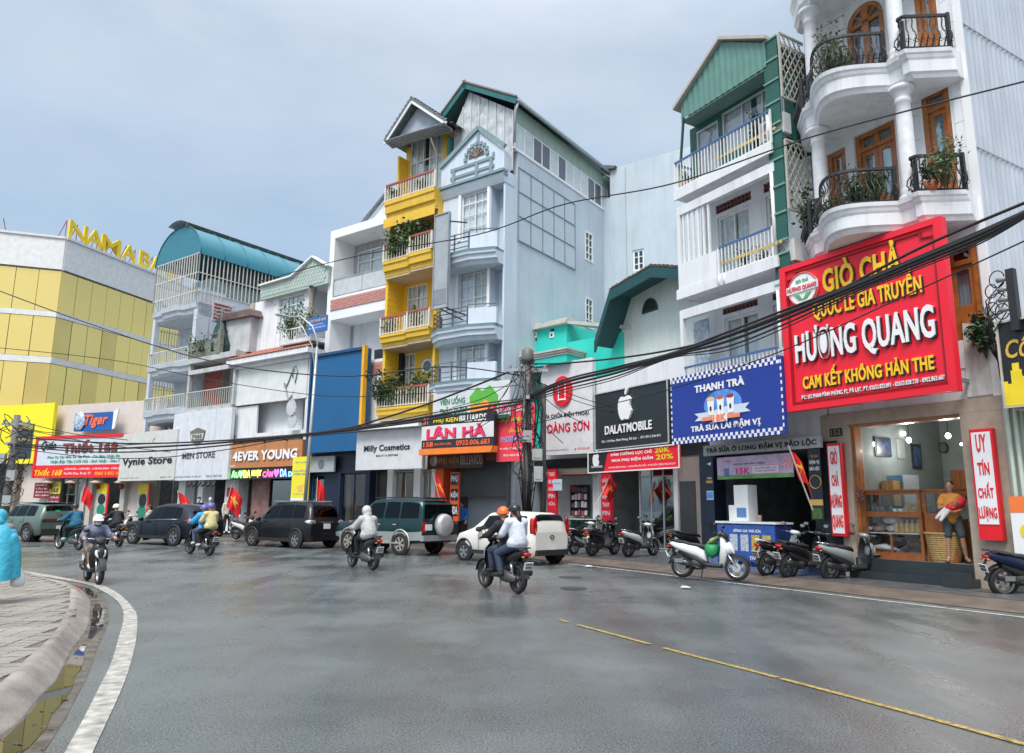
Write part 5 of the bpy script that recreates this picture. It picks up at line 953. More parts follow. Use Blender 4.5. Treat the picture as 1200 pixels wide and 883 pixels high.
g=Sign(F3,(582.5,476.5),(626,540),1.1,'red photo studio sign with yellow CHUP HINH lettering behind the utility pole',M('photo_red',(.80,.06,.09),.5),t=.1);g.t('LÊ TUẤN',.28,.72,.04,.12,whit,.02,.02);g.t('CHỤP HÌNH THẺ',.04,.96,.20,.32,_mats['sign_yellow'],.02,.03,outline=blackt);g.t('LẤY NGAY',.34,.72,.40,.49,_mats['sign_yellow'],.02,.03);g.t('PHOTOCOPY',.12,.80,.56,.66,M('sky_letter',(.15,.45,.85),.4),.02,.03);g.t('In màu, Scan, Ép plastic',.1,.9,.74,.80,whit,.01);g.t('Rửa hình lấy liền',.2,.8,.86,.92,whit,.01)
# ------------------------------------------------------------------ yellow house
YB=-24.45;y_=Frame(F3,YB,0,0,'yellow_house','narrow yellow tube house with white railed balconies full of plants and tiled gable','building');YW=3.2
yw=M('yellow_wall',(.80,.50,.035),.6,var=.06,scale=1,streak=.10);ydk=M('yellow_slab',(.72,.46,.045),.6,streak=.18);redrail=M('rail_red',(.36,.09,.07),.55)
def yl_(px,py,v):return y_.q(px,py,v)[1]
zB=[(yl_(480,480,.9),yl_(480,470,.9)),]
floors=[]
for(px,fb,ft_)in((480,488,475.5),(480,401,388),(480,317,300),(480,249,229)):floors.append((yl_(px,fb,1.0),yl_(px,ft_,1.0)))
topz=yl_(500,150,.6)
dz=[(1.9,3.0)]*4
hs=[]
for i,bx in enumerate(((466,417,486,450),(478,337,500,370),(480,262,505,290),(462,171,519,200))):X0,X1,Z0,Z1=y_.r(*bx,-.38);hs.append((max(X0,.25),min(X1,YW-.2),floors[i][1]+(0 if i<3 else.4),Z1))
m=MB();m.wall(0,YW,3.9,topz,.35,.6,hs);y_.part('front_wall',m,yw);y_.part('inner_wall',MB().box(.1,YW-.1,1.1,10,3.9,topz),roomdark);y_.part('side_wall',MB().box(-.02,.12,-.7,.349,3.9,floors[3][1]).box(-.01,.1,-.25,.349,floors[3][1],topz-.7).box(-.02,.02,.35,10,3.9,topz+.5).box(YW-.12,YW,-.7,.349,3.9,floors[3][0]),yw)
m=MB()
for fz in range(int((floors[3][0]-4)/.28)):m.box(.121,.13,-.68,.34,4+fz*.28,4.24+fz*.28)
y_.part('clapboard',m,yw)
for i,h in enumerate(hs):window(y_,h[0],h[1],h[2],h[3],.38,whitepl,2 if i<3 else 5,3 if i<3 else 1,.06,curt if i!=2 else curtg,top=.25 if i<3 else.4,split=2 if i<3 else None)
for i,(zb0,zt0)in enumerate(floors):
 bow=[(.0,-.72),(.05,-.98),(1.6,-.98),(1.9,-1.15),(YW+.02,-1.15)]if i in(1,2)else[(.0,-.7),(.02,-1.0),(YW-.02,-1.0)]
 m=MB();moulding(m,bow,zb0,zt0,[(0,-.12),(.3,-.1),(.34,.0),(.75,.02),(.8,.07),(1,.07)],1,.34);y_.part('balcony',m,ydk);m=MB();moulding(m,bow,zb0-.10,zb0-.002,[(0,-.14),(1,-.14)],1,.34);y_.part('balcony_soffit',m,M('cream_soffit',(.55,.46,.36),.7))
 rail(y_,[(x,yy,zt0+.02)for x,yy in bow],.82,M('cream_rail',(.66,.64,.56),.5),gap=.16,r=.018,capm=redrail,topw=.09)
 if i==3:y_.part('fascia_band',MB().box(-.03,YW+.02,-1.02,-.98,zb0-.45,zb0+.0),ydk)
y_.part('curved_pier',MB().lathe([(.42,floors[0][1]),(.42,floors[0][1]+2.5)],(2.35,.55,0),24),M('yellow_pier',(.78,.50,.04),.6));
for k in range(5):y_.part('white_band',MB().lathe([(.424,floors[0][1]+.3+k*.45),(.424,floors[0][1]+.52+k*.45)],(2.35,.55,0),24),cleanwhite)
X,Z=y_.q(499,429,.0);y_.part('round_window',MB().tube([(X+.3*math.cos(k*.3927),.1,Z+.3*math.sin(k*.3927))for k in range(16)],.06,6,close=True),cleanwhite);y_.part('round_pane',MB().disc((X,.1,Z),.28,'y',20,.02),M('pane_teal',(.08,.15,.14),.1))
y_.part('white_column',MB().cyl((.55,-.55,floors[2][1]),(.55,-.55,floors[3][0]),.11),cleanwhite)
a0,a1,a2=y_.q(450.5,165,1.0),y_.q(482.5,115,1.0),y_.q(523,141,1.0);zpe=yl_(485,168,1.0)
m=MB().prism([(a0[0]+.25,a0[1]),(a1[0],a1[1]-.3),(a2[0]-.2,a2[1]-.05),(a2[0]-.2,a2[1]-.2),(a0[0]+.25,a0[1]-.1)],-.55,-.3);y_.part('gable',m,M('gable_blue_grey',(.42,.48,.55),.7,streak=.15));rt_=M('slate_tiles',(.15,.17,.18),.7,var=.4,scale=8);m=MB()
for p_,q_ in((a0,a1),(a1,a2)):
 L_=Vector((q_[0]-p_[0],0,q_[1]-p_[1]));nu=max(2,int(L_.length/.24));L_/=nu;nr=Vector((-L_.z,0,L_.x)).normalized()
 for i in range(nu):
  for j in range(12):A_=Vector((p_[0],-1.05+j*.42,p_[1]))+L_*i;m.add([A_+nr*.02,A_+nr*.02+Vector((0,.4,0)),A_+L_*1.2+nr*.10+Vector((0,.4,0)),A_+L_*1.2+nr*.10,A_-nr*.08,A_+L_-nr*.08,A_+L_-nr*.08+Vector((0,.42,0)),A_-nr*.08+Vector((0,.42,0))],[(0,3,2,1),(0,4,5,3),(4,7,6,5)])
o=y_.part('roof_tiles',m,rt_);o['kind']='stuff';m=MB()
for p_,q_ in((a0,a1),(a1,a2)):m.bar((p_[0],-1.0,p_[1]-.16),(q_[0],-1.0,q_[1]-.16),.06,.18)
y_.part('bargeboard',m,cleanwhite);m=MB()
for k in range(5):m.bar((a0[0]+.1,-1.1+.13*k,a0[1]-.12-.03*k),(a2[0],-1.1+.13*k,a2[1]-.2-.03*k),.10,.05)
y_.part('pent_roof',m,M('pent_grey',(.16,.19,.21),.6));y_.part('attic_side',MB().box(YW-.15,YW+.0,-.1,3,floors[3][0],a2[1]-.2),M('teal_fascia2',(.05,.18,.17),.5))
m=MB();m.tube([(2.2,-.9,topz-.2),(2.3,-.5,topz-.35),(2.2,.2,topz-1.1)],.05,6);y_.part('bracket',m,cleanwhite)
for(x,i,w,h,n,mi,lab)in((.9,2,1.3,1.5,700,0,'big leafy bush on the shaded third balcony of the yellow house'),(2.2,2,1.6,1.7,800,0,'tall green bush beside the big bush on the third balcony of the yellow house'),(.6,1,.6,.9,160,2,'thin plant at the left of the second yellow balcony'),(2.6,1,.6,1.2,160,2,'thin tall plant at the right of the second yellow balcony'),(.4,0,1.6,1.6,900,1,'dense green bush spilling over the lowest yellow balcony'),(1.3,0,1.5,1.1,500,0,'lower green bush at the middle of the lowest yellow balcony'),(2.9,0,1.2,1.7,380,2,'spindly potted tree at the right of the lowest yellow balcony'),(.5,3,.6,.8,140,2,'thin plant on the top yellow balcony'),(2.6,3,.5,.4,100,0,'small green plant on the top yellow balcony')):
 balc(y_,x*.8,-.75,floors[i][1],w,h,n,lab,mi,ls=.18)
g=Sign(F3,(510,253),(524,360),1.75,'tall grey back of a projecting vertical sign between the yellow and blue houses',M('sign_back_grey',(.34,.38,.41),.5,streak=.2),t=.12,name='projecting_sign',frame=steel,fw=.04)
g.b(.05,.95,.80,.96,M('sign_back_dark',(.22,.25,.28),.5));g.part('bracket',MB().bar((g.w,.05,g.h*.9),(g.w+.5,.6,g.h*.9),.05).bar((g.w*.5,.05,-.02),(g.w+.4,.6,-.5),.05).bar((g.w*.9,.05,-.02),(g.w+.4,1,-.25),.05),black)
y_.part('shop_lintel',MB().box(0,YW+.0,-.1,.3,3.3,3.897),cleanwhite);y_.part('shop_pier',MB().box(0,.35,-.12,.3,0,3.3).box(2.0-.35,2.05,-.12,.3,0,3.3),cleanwhite);y_.part('shop_pier',MB().box(YW-.5,YW-.002,-.12,.3,0,3.3),cleanwhite);room(y_,.35,YW-.5,3.3,.31,4,.25,M('beige_interior',(.40,.34,.28),.6),None)
window(y_,.36,1.64,.26,3.25,.05,_mats['aluminium'],2,1,.05,None,_mats['light_glass'],'glass_front');window(y_,2.06,YW-.5,.26,3.25,.05,_mats['aluminium'],2,1,.05,None,_mats['light_glass'],'glass_front')
rack(y_,.4,1.5,.26,1.2,2.4,5,6,'tan shelf of cosmetics at the left of the cosmetics shop',M('tan_shelf',(.42,.32,.24),.5),((.55,.4,.3),(.6,.55,.5),(.35,.15,.12)));rack(y_,2.1,1.6,.26,.55,1.7,6,4,'lower tan shelf at the right of the cosmetics shop',_mats['tan_shelf'],((.65,.45,.15),(.6,.55,.5),(.25,.12,.1)))
y_.part('lit_sign',MB().box(2.2,2.55,1.5,1.53,2.2,2.4),M('warm_lit',(1,.75,.3),.4,emit=2))
g=Sign(F3,(418.5,506),(494.5,549),1.35,'white cosmetics shop sign with thin black lettering and overhanging top',M('cosmetic_white',(.62,.64,.67),.5),t=.2);g.part('top_ledge',MB().box(-.15,g.w+.02,-.35,.25,g.h,g.h+.14),cleanwhite);g.t('Milly Cosmetics',.13,.82,.38,.58,blackt,.04,.025);g.t('BEAUTY & PERFUME',.32,.65,.63,.68,blackt,.01,.01)
Frame_=None
# ------------------------------------------------------------------ white plain house with brick bands
v_=Frame(F3,-29.35,.0,0,'white_house','plain white house with two deep loggias and pink brick bands','building');VW=4.85
pink=M('pink_brick',(.55,.26,.23),.7,var=.3,scale=14);zt1=v_.q(420,263)[1];zA,zA2=v_.q(420,347)[1],v_.q(420,359)[1];zC=v_.q(420,435)[1];zmid=v_.q(420,350)[1]
fa,fb=v_.q(420,343)[1],v_.q(420,420)[1]
m=MB();m.wall(0,VW,3.9,zt1,-.1,1.3,[(.35,VW-.25,fa,zt1-.45),(.35,VW-.25,v_.q(420,425)[1],v_.q(420,370)[1])]);v_.part('front_frame',m,cleanwhite)
hs=[]
for bx,zz_ in(((420,296,449,335),fa),((416,376,446,410),v_.q(420,425)[1])):X0,X1,Z0,Z1=v_.r(*bx,-1.35);hs.append((X0,min(X1,VW-.35),zz_,Z1));m=MB();m.wall(.35,VW-.25,4.0,zt1-.44,1.303,1.5,hs);v_.part('back_wall',m,white);v_.part('inner_wall',MB().box(.3,VW-.2,2.0,10,3.9,zt1-.1),roomdark)
for h in hs:window(v_,h[0],h[1],h[2],h[3],1.33,whitepl,2,1,.09,curt,top=.22)
for z0,z1 in((v_.q(420,352)[1]-.15,fa-.12),(v_.q(420,435)[1]-.2,v_.q(420,425)[1]-.15)):
 bp=v_.part('brick_band',MB().box(.3,VW-.2,-.125,-.102,z0-.15,z1),M('mortar_pink',(.45,.33,.30),.8));nr_=max(2,int((z1-z0+.15)/.11))
 bm_=MB().box(0,.25,-.02,0,0,.09).build('brick',pink);me_=bm_.data;bpy.data.objects.remove(bm_)
 for j in range(nr_):
  for i in range(15):o=bpy.data.objects.new('brick',me_);COL.objects.link(o);o.parent=bp;o.location=(.33+i*.28+(.12 if j%2 else 0),-.127,z0-.14+j*.11)
rail(v_,[(.36,-.02,fa+.02),(VW-.26,-.02,fa+.02)],.95,steel,gap=1.6,r=.012,topw=.05);v_.part('glass_guard',MB().box(.36,VW-.26,-.01,.0,fa+.1,fa+.9),M('milky_guard',(.5,.54,.56),.15))
v_.part('rear_gable',MB().prism([(1.5,zt1-.1),(3.4,zt1+1.3),(VW,zt1+.8),(VW,zt1-.1)],.6,5),white);m=MB();m.bar((1.2,.5,zt1-.1),(3.4,.5,zt1+1.5),.2,.12).bar((3.4,.5,zt1+1.5),(VW+.2,.5,zt1+.8),.2,.12);v_.part('gable_tiles',m,rt_);v_.part('ceiling_lamp',MB().disc((2.6,.5,zt1-.49),.12,'z',16,.03),whitepl)
v_.part('side_wall',MB().box(-.0,.05,1.3,10,0,zt1-.2),white);v_.part('ground_floor',MB().box(.2,VW,.4,6,0,3.9),roomdark)
k_=Frame(F3,-30.3,.0,0,'billboard_shop','dark navy shop with glass door under the huge plain blue hoarding','building');KW=4.9
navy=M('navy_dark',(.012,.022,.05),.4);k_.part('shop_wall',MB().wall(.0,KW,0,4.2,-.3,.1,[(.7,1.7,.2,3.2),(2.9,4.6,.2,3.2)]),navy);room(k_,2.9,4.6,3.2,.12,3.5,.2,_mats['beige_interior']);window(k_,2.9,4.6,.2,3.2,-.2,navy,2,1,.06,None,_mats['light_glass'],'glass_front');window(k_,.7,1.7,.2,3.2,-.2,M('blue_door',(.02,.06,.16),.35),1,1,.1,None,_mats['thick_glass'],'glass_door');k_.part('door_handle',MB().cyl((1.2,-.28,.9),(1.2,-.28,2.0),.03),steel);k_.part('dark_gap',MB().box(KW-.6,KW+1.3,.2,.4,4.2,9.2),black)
g=Sign(F3,(366,417),(421,528),.9,'huge plain blue hoarding with yellow right edge',M('hoarding_blue',(.008,.105,.27),.5,var=.04),t=.5,name='hoarding',cat='billboard');f=MB();f.box(0,g.w,-.1,-.003,g.h-.14,g.h).box(0,.12,-.1,-.003,0,g.h-.143);g.part('raised_edge',f,M('hoarding_edge',(.006,.06,.17),.5));g.part('yellow_edge',MB().box(g.w+.003,g.w+.16,-.11,.12,-.05,g.h+.06),M('edge_yellow',(.80,.42,.02),.5))
# ------------------------------------------------------------------ house with scaled green gable (4ever young)
mintsc=M('mint_scales',(.42,.52,.48),.7,var=.1,streak=.15);clay=M('clay_tile',(.36,.14,.10),.8,var=.4,scale=8)
u0=-36.0;f_=Frame(F3,u0,0,0,'scaled_gable_house','white house with pale green scaled gable fascia and red tiled eave','building');FWd=6.65
def fz(px,py,v=0):return f_.q(px,py,v)
zs_=fz(330,398)[1];ztop=fz(340,345)[1];zfl=fz(340,405)[1]
X0,X1,Z0,Z1=f_.r(327,350,354,388);
m=MB();m.wall(.3,5.1,3.9,ztop,0,.25,[(X0,X1,Z0,Z1)]);f_.part('front_wall',m,white);window(f_,X0,X1,Z0,Z1,.05,whitepl,3,1,.08,curt,top=.25)
m=MB();m.wall(5.1,FWd,zs_,ztop,1.4,1.6,[(5.6,6.4,zs_+.1,zs_+2.1)]);f_.part('loggia_wall',m,white);window(f_,5.6,6.4,zs_+.1,zs_+2.1,1.42,whitepl,2,1,.07,curtg);f_.part('loggia_side',MB().box(5.1,5.2,.252,1.4,zs_,ztop),white);f_.part('column',MB().lathe([(.2,zs_),(.2,zs_+.1),(.14,zs_+.2),(.13,ztop-.5),(.22,ztop-.25),(.22,ztop)],(5.4,-.1,0),14),M('column_brown',(.32,.28,.25),.7));f_.part('corner_strip',MB().box(-.1,.28,-.05,.4,3.9,ztop),M('beige_pilaster',(.42,.36,.29),.8,streak=.3))
p0,p1,p2,p3,p4,p5=fz(306,336,.3),fz(343,325,.3),fz(368,302,.3),fz(392,311,.3),fz(392,330,.3),fz(306,352,.3)
prof=[p0,p1,p2,(FWd+.2,p3[1]),(FWd+.2,p4[1]),(p5[0],p5[1])]
f_.part('gable_fascia',MB().prism(prof,-.3,-.15),mintsc);m=MB();rng=random.Random(4)
zlo=p5[1];zhi=p2[1];rows=int((zhi-zlo)/.22)
def topat(x):
 P_=[p0,p1,p2,(FWd+.2,p3[1])]
 for a_,b_ in zip(P_,P_[1:]):
  if a_[0]<=x<=b_[0]:return a_[1]+(b_[1]-a_[1])*(x-a_[0])/(b_[0]-a_[0])
 return-1
def botat(x):return p5[1]+(p4[1]-p5[1])*(x-p5[0])/(FWd+.2-p5[0])
for r_ in range(rows+14):
 z=min(p4[1],p5[1])+r_*.2
 for c_ in range(32):
  x=p0[0]+.15+c_*.25+(.12 if r_%2 else 0)
  if x<FWd and topat(x)>z+.2 and botat(x)<z:m.add([(x-.11,-.33,z+.02),(x,-.345,z-.09),(x+.11,-.33,z+.02),(x+.11,-.304,z+.2),(x-.11,-.304,z+.2)],[(0,1,2,3,4)])
o=f_.part('scales',m,mintsc);o['kind']='stuff';m=MB()
for a_,b_ in((p0,p1),(p1,p2),(p2,(FWd+.25,p3[1]))):m.bar((a_[0],-.3,a_[1]+.03),(b_[0],-.3,b_[1]+.03),.35,.09)
f_.part('gable_cap',m,cleanwhite);f_.part('soffit',MB().box(p0[0]+.1,FWd+.1,-.15,1.6,ztop,ztop+.08),white);f_.part('roof_body',MB().prism([(p0[0]+.3,ztop+.09),(p2[0],p2[1]-.1),(FWd+.2,p3[1]-.1),(FWd+.2,ztop+.09)],-.14,9),M('roof_grey',(.20,.21,.21),.8));f_.part('ceiling_lamp',MB().disc((5.6,-.3,ztop-.04),.16,'z',14,.03),black)
ez=fz(340,410,1.2)[1];m=MB()
for i in range(30):
 for j in range(4):x=-.1+i*.225;m.add([(x,-1.3+j*.32,ez+j*.16),(x+.11,-1.3+j*.32,ez+.06+j*.16),(x+.22,-1.3+j*.32,ez+j*.16),(x+.22,-.96+j*.32,ez+.15+j*.16),(x+.11,-.96+j*.32,ez+.21+j*.16),(x,-.96+j*.32,ez+.15+j*.16)],[(0,1,4,5),(1,2,3,4)])
o=f_.part('eave_tiles',m,clay);o['kind']='stuff';f_.part('eave_slab',MB().box(-.15,FWd+.1,-1.25,.0,ez-.28,ez-.01),white);f_.part('loggia_floor',MB().box(4.0,FWd,-.9,1.6,ez+.4,ez+.62),white)
for pts in([(4.0,-.9,ez+.4),(FWd,-.9,ez+.4)],):rail(f_,pts,.8,whitepl,gap=.18)
g=Sign(F3,(360.5,374),(383,387.5),1.15,'small blue notice sign hanging on the balcony under the green gable',M('notice_blue',(.03,.13,.42),.5),t=.04,cat='sign')
g.t('CHO THUÊ NHÀ',.08,.92,.12,.30,yellowt,.01,.02);g.t('Mặt bằng kinh doanh',.08,.8,.42,.54,whit,.004,.0);g.t('Liên hệ 0903 662 478',.08,.9,.62,.76,whit,.004,.0)
balc(f_,4.7,-.7,ez+.5,1.6,2.1,420,'tall spreading shrub on the balcony under the green gable',2,ls=.15);balc(f_,6.0,-.7,ez+.5,1.2,1.7,300,'thin shrub right of the spreading shrub under the green gable',2,ls=.13)
zt_=fz(310,430,.6)[1];zb2_=fz(310,473,.6)[1]
f_.part('blank_panel',MB().box(.3,6.3,-.8,-.65,zb2_,zt_),M('patched_white',(.66,.70,.70),.7,var=.1,scale=2,streak=.15));f_.part('panel_top',MB().box(.2,6.5,-.95,.1,zt_+.0,zt_+.28),white);f_.part('wire_logo',MB().tube([(4.9+.38*math.cos(k*.4)*(1-.2*(k>8)),-.84,zt_-.55-.16*k*.6+.25*math.sin(k*.9))for k in range(16)],.035,6).tube([(5.2,-.84,zt_-.9),(5.15,-.84,zt_-.4),(5.35,-.84,zt_-.3),(5.55,-.84,zt_-.6),(5.4,-.84,zt_-1.2)],.03,6),M('weathered_metal',(.25,.28,.28),.5))
lz0,lz1=fz(310,508,.5)[1],fz(310,475,.5)[1];f_.part('loggia_back',MB().wall(.3,6.2,lz0,lz1,1.0,1.2,[(4.3,5.3,lz0+.1,lz1-.6)]),M('grey_wall',(.30,.33,.34),.7,streak=.2));window(f_,4.3,5.3,lz0+.1,lz1-.6,1.02,whitepl,2,1,.06,None);f_.part('loggia_panel',MB().box(.45,2.2,-.7,-.6,lz0,lz1),white);f_.part('loggia_frame',MB().box(.3,.44,-.75,1.2,lz0,lz1),white).name='loggia_frame'
f_.part('loggia_frame',MB().box(6.2,6.4,-.75,1.2,3.9,zt_),white);f_.part('loggia_floor',MB().box(.3,6.2,-.7,1.2,lz0-.2,lz0),white);f_.part('inner_wall',MB().box(.1,FWd,1.9,10,0,ztop),roomdark);f_.part('right_wall',MB().box(6.41,FWd,-.1,.1,3.3,ez),M('grey_wall',(1,1,1)))
m=MB()
for k,(x,z)in enumerate(((0,0),(.05,-.65))):
 P=[];
 for i in range(24):r_=.42*(1-.16*(i%2))*(1-.1*k);P.append((x+r_*math.cos(i*math.pi/12),z+r_*math.sin(i*math.pi/12)*1.05))
 m.prism(P,-.05+.06*k,-.01+.06*k)
m.bar((0,0,.4),(0,0,.9),.03);sf=m.build('snowflakes',M('silver_white',(.6,.62,.65),.4,metal=.3));sf.location=AT(342,478,F3.pt(f_.u0+5.8,.9)[1]);sf.rotation_euler.z=F3.rz;tag(sf,'two hanging white snowflake shaped decorations beside the blue hoarding','decoration')
g=Sign(F3,(270.5,521),(353,546),1.0,'orange brown 4EVER YOUNG shop sign with white raised letters',M('caramel_board',(.48,.20,.075),.5),t=.18);g.t('4EVER YOUNG',.06,.95,.33,.72,whit,.10,.05,outline=blackt);g.t('162A',.02,.09,.86,.95,whit,.01,.01)
m=MB()
for k in range(3):m.tube([(g.w*(.2+.3*k),0,g.h),(g.w*(.2+.3*k),-.35,g.h+.1),(g.w*(.2+.3*k)+.2,-.4,g.h+.02)],.04,6)
g.part('sign_lamp',m,black)
g=Sign(F3,(270.5,550),(353,560.5),.95,'multicolour led ticker strip under the 4EVER YOUNG sign',black,t=.12,name='led_sign')
for s_,a_,b2,c_ in(('ÂU',.02,.13,(.2,.9,.2)),('DA',.20,.30,(.9,.8,.1)),('NHẠY',.32,.46,(.9,.8,.1)),('CẢM',.48,.62,(.95,.1,.3)),('DA',.72,.81,(.2,.35,.95)),('DẦU',.83,.98,(.15,.45,.95))):g.t(s_,a_,b2,.15,.85,M('led_%d'%int(a_*100),c_,.4,emit=1.3),.02,.05)
for x,c_ in((.165,(.2,.9,.2)),(.67,(.8,.1,.8))):g.part('led_heart',MB().prism([(x*g.w+q0*.2,.5*g.h+q1*.22)for q0,q1 in((0,-1),(1,.1),(.9,.7),(.5,.9),(0,.4),(-.5,.9),(-.9,.7),(-1,.1))],-.03,-.003),M('led_h%d'%int(x*100),c_,.4,emit=1.3))
f_.part('shop_pier',MB().box(-.1,.5,-.35,.3,0,3.9),white);f_.part('shop_pier',MB().box(5.5,5.9,-.35,.3,0,3.9),white);f_.part('shop_lintel',MB().box(.5,5.5,-.3,.3,3.3,3.9),black);room(f_,.5,5.5,3.3,.3,4,.25,M('pinkish_room',(.16,.13,.13),.7));f_.part('poster',MB().box(1.4,2.9,-.1,-.05,.4,3.1),M('poster_pink',(.30,.16,.15),.5,var=.4));f_.part('glass_front',MB().box(3.1,5.4,-.05,-.02,.3,3.2),_mats['thick_glass']);f_.part('corner_fill',MB().box(5.95,FWd,-.05,.3,0,3.3),M('grey_wall',(1,1,1)))
g=Sign(F3,(359,536),(391,553),.6,'pale grey shop board with faint round emblem between the yellow banner and the hoarding',M('board_grey',(.38,.42,.44),.5),t=.1);g.part('emblem',MB().disc((.55*g.w,-.02,.5*g.h),.22,'y',20,.015),M('emblem_grey',(.15,.18,.20),.5));g.part('shelf_board',MB().box(0,g.w,1.0,1.1,-2.0,-.5),_mats['beige_interior'])
g=Sign(F3,(343.5,536),(360.5,589),2.6,'tall yellow lamp post banner with blue text above the black car',M('banner_yellow',(.82,.74,.04),.5,var=.04),t=.03,name='banner',cat='banner');ib=M('ink_blue',(.10,.18,.45),.5)
g.t('XÉT TUYỂN',.15,.88,.10,.14,ib,.004,.02);g.t('CAO ĐẲNG',.1,.9,.28,.33,ib,.004,.02);g.t('NĂM 2023',.1,.9,.35,.40,ib,.004,.02);g.t('TUYỂN SINH',.15,.85,.80,.83,ib,.003);g.b(0,1,.91,1,whit,.003);g.part('map_print',MB().prism([(.3*g.w,.35*g.h),(.7*g.w,.4*g.h),(.65*g.w,.25*g.h),(.45*g.w,.22*g.h)],-.006,-.002),M('orange_soft',(.80,.50,.15),.5))
# ------------------------------------------------------------------ men store house
sb=Frame(F3,F3.hit(219,470,1.)[0],0,0,'balcony_store','weathered grey house with red brick pier, roof tank and railed balcony','building');SWd=4.55
def sz(px,py,v=0):return sb.q(px,py,v)
wth=M('weathered_wall',(.48,.50,.51),.8,var=.15,scale=2,bump=.3,streak=.6);zr=sz(245,428)[1];zf2=sz(245,482)[1]
sb.part('roof_slab',MB().box(-.1,SWd+.1,-1.1,4,zr-.1,zr+.22),wth);sb.part('roof_beam',MB().box(-.0,SWd,-1.05,-.9,zr-.75,zr-.5),wth);sb.part('back_wall',MB().wall(0,SWd,zf2,zr-.1,.3,.5,[(2.4,3.9,zf2+.05,zf2+2.3)]),wth);window(sb,2.4,3.9,zf2+.05,zf2+2.3,.33,M('frame_green',(.10,.16,.15),.5),2,1,.08,curtg)
bp=sb.part('brick_pier',MB().box(.35,2.1,-.2,.28,zf2,zr-.1),M('mortar',(.30,.22,.19),.9));rb=M('red_brick',(.30,.075,.055),.8,var=.5,scale=15);tb=MB().box(0,.26,-.03,0,0,.12).build('brick',rb);me_=tb.data;bpy.data.objects.remove(tb)
for j in range(int((zr-.15-zf2)/.145)):
 for i in range(6):o=bpy.data.objects.new('brick',me_);COL.objects.link(o);o.parent=bp;o.location=(.36+i*.287+(.03 if j%2 else 0),-.203,zf2+.02+j*.145)
sb.part('corner_post',MB().box(-.12,.08,-1.0,-.8,4,zr-.1),wth);sb.part('corner_post',MB().box(SWd-.15,SWd,-1.0,-.8,4,zr+.3),wth);sb.part('balcony_floor',MB().box(-.1,SWd,-1.1,.3,zf2-.3,zf2),wth);rail(sb,[(-.0,-1.0,zf2),(SWd,-1.0,zf2)],1.0,M('pale_rail',(.48,.52,.48),.6),gap=.2,r=.016);sb.part('side_wall',MB().box(SWd-.02,SWd+.06,-.6,8,4,zr),wth);sb.part('inner_wall',MB().box(.05,SWd-.05,1.0,8,0,zr),roomdark)
sb.part('terrace_parapet',MB().box(-.1,SWd*.62,-1.12,-1.0,zr+.23,zr+1.1),M('mossy_wall',(.20,.22,.18),.9,var=.5,scale=6,streak=.7));rail(sb,[(-.1,-1.06,zr+1.1),(SWd*.62,-1.06,zr+1.1)],.35,steel,gap=1.2,r=.012,topw=.03);sb.part('terrace_pier',MB().box(SWd*.62,SWd*.62+.25,-1.14,-.9,zr+.2,zr+1.6),M('mossy_wall',(1,1,1)))
m=MB();m.bar((1.6,-1,zr+1),(1.6,-1,zr+2.9),.04).bar((SWd*.62,-1,zr+1.3),(SWd*.62,-1,zr+2.9),.04).bar((.0,-1,zr+2.85),(SWd*.9,-1,zr+2.8),.03).bar((0,-1.0,zr+2.6),(SWd*.9,-.9,zr+2.6),.03);sb.part('pipe_frame',m,steel)
hx0,hx1,hz0,hz1=sb.r(268,380,297,408,.0);m=MB();m.box(hx0,hx1+.3,-.5,1.6,zr+.2,hz1+.0);sb.part('stair_hut',m,wth);sb.part('hut_roof',MB().prism([(hx0-.3,hz1),(hx0+.2,hz1+.35),(hx1+.5,hz1+.3),(hx1+.75,hz1-.1)],-.75,1.9),M('brown_tile',(.16,.11,.10),.8,var=.4));sb.part('hut_hole',MB().box(hx0+.5,hx0+.75,-.52,-.501,hz1-1.0,hz1-.6),dark)
tp=MB();
rings=[]
for k,(z,r_)in enumerate(((0,.95),(.5,.85),(1.0,.62),(1.6,.42),(2.0,.22),(2.25,.14),(2.5,.06))):rings.append([(r_*(1+.16*math.sin(j*2.3+k))*math.cos(j*.4488),r_*.6*(1+.12*math.sin(j*1.7+k*2))*math.sin(j*.4488),z)for j in range(14)])
o=tp.loft(rings).build('tarpaulin',M('dark_green_tarp',(.012,.05,.045),.6,var=.3));o.location=F3.pt(sb.u0+2.2,.6,zr+.4);o.rotation_euler.z=F3.rz;tag(o,'dark green tarpaulin peaked over something on the roof terrace','tarpaulin')
plant(F3.pt(sb.u0+1.2,1.0,zr+.2),2.6,1.3,420,'mossy climbing plants along the terrace parapet',1,ls=.16,pot=False,name='climbing_plant')
g=Sign(F3,(204.5,485.5),(266,562),1.15,'large white MEN STORE board with small black shield emblem',M('store_white',(.62,.66,.71),.55,streak=.10),t=.2);m=MB()
for k in range(1,4):m.box(g.w*k/4-.008,g.w*k/4+.008,-.006,-.002,0,g.h)
g.part('panel_joint',m,M('joint_pale',(.42,.45,.49),.6));gm=M('grey_gold',(.16,.15,.12),.4);cxm,czm=.46*g.w,.64*g.h
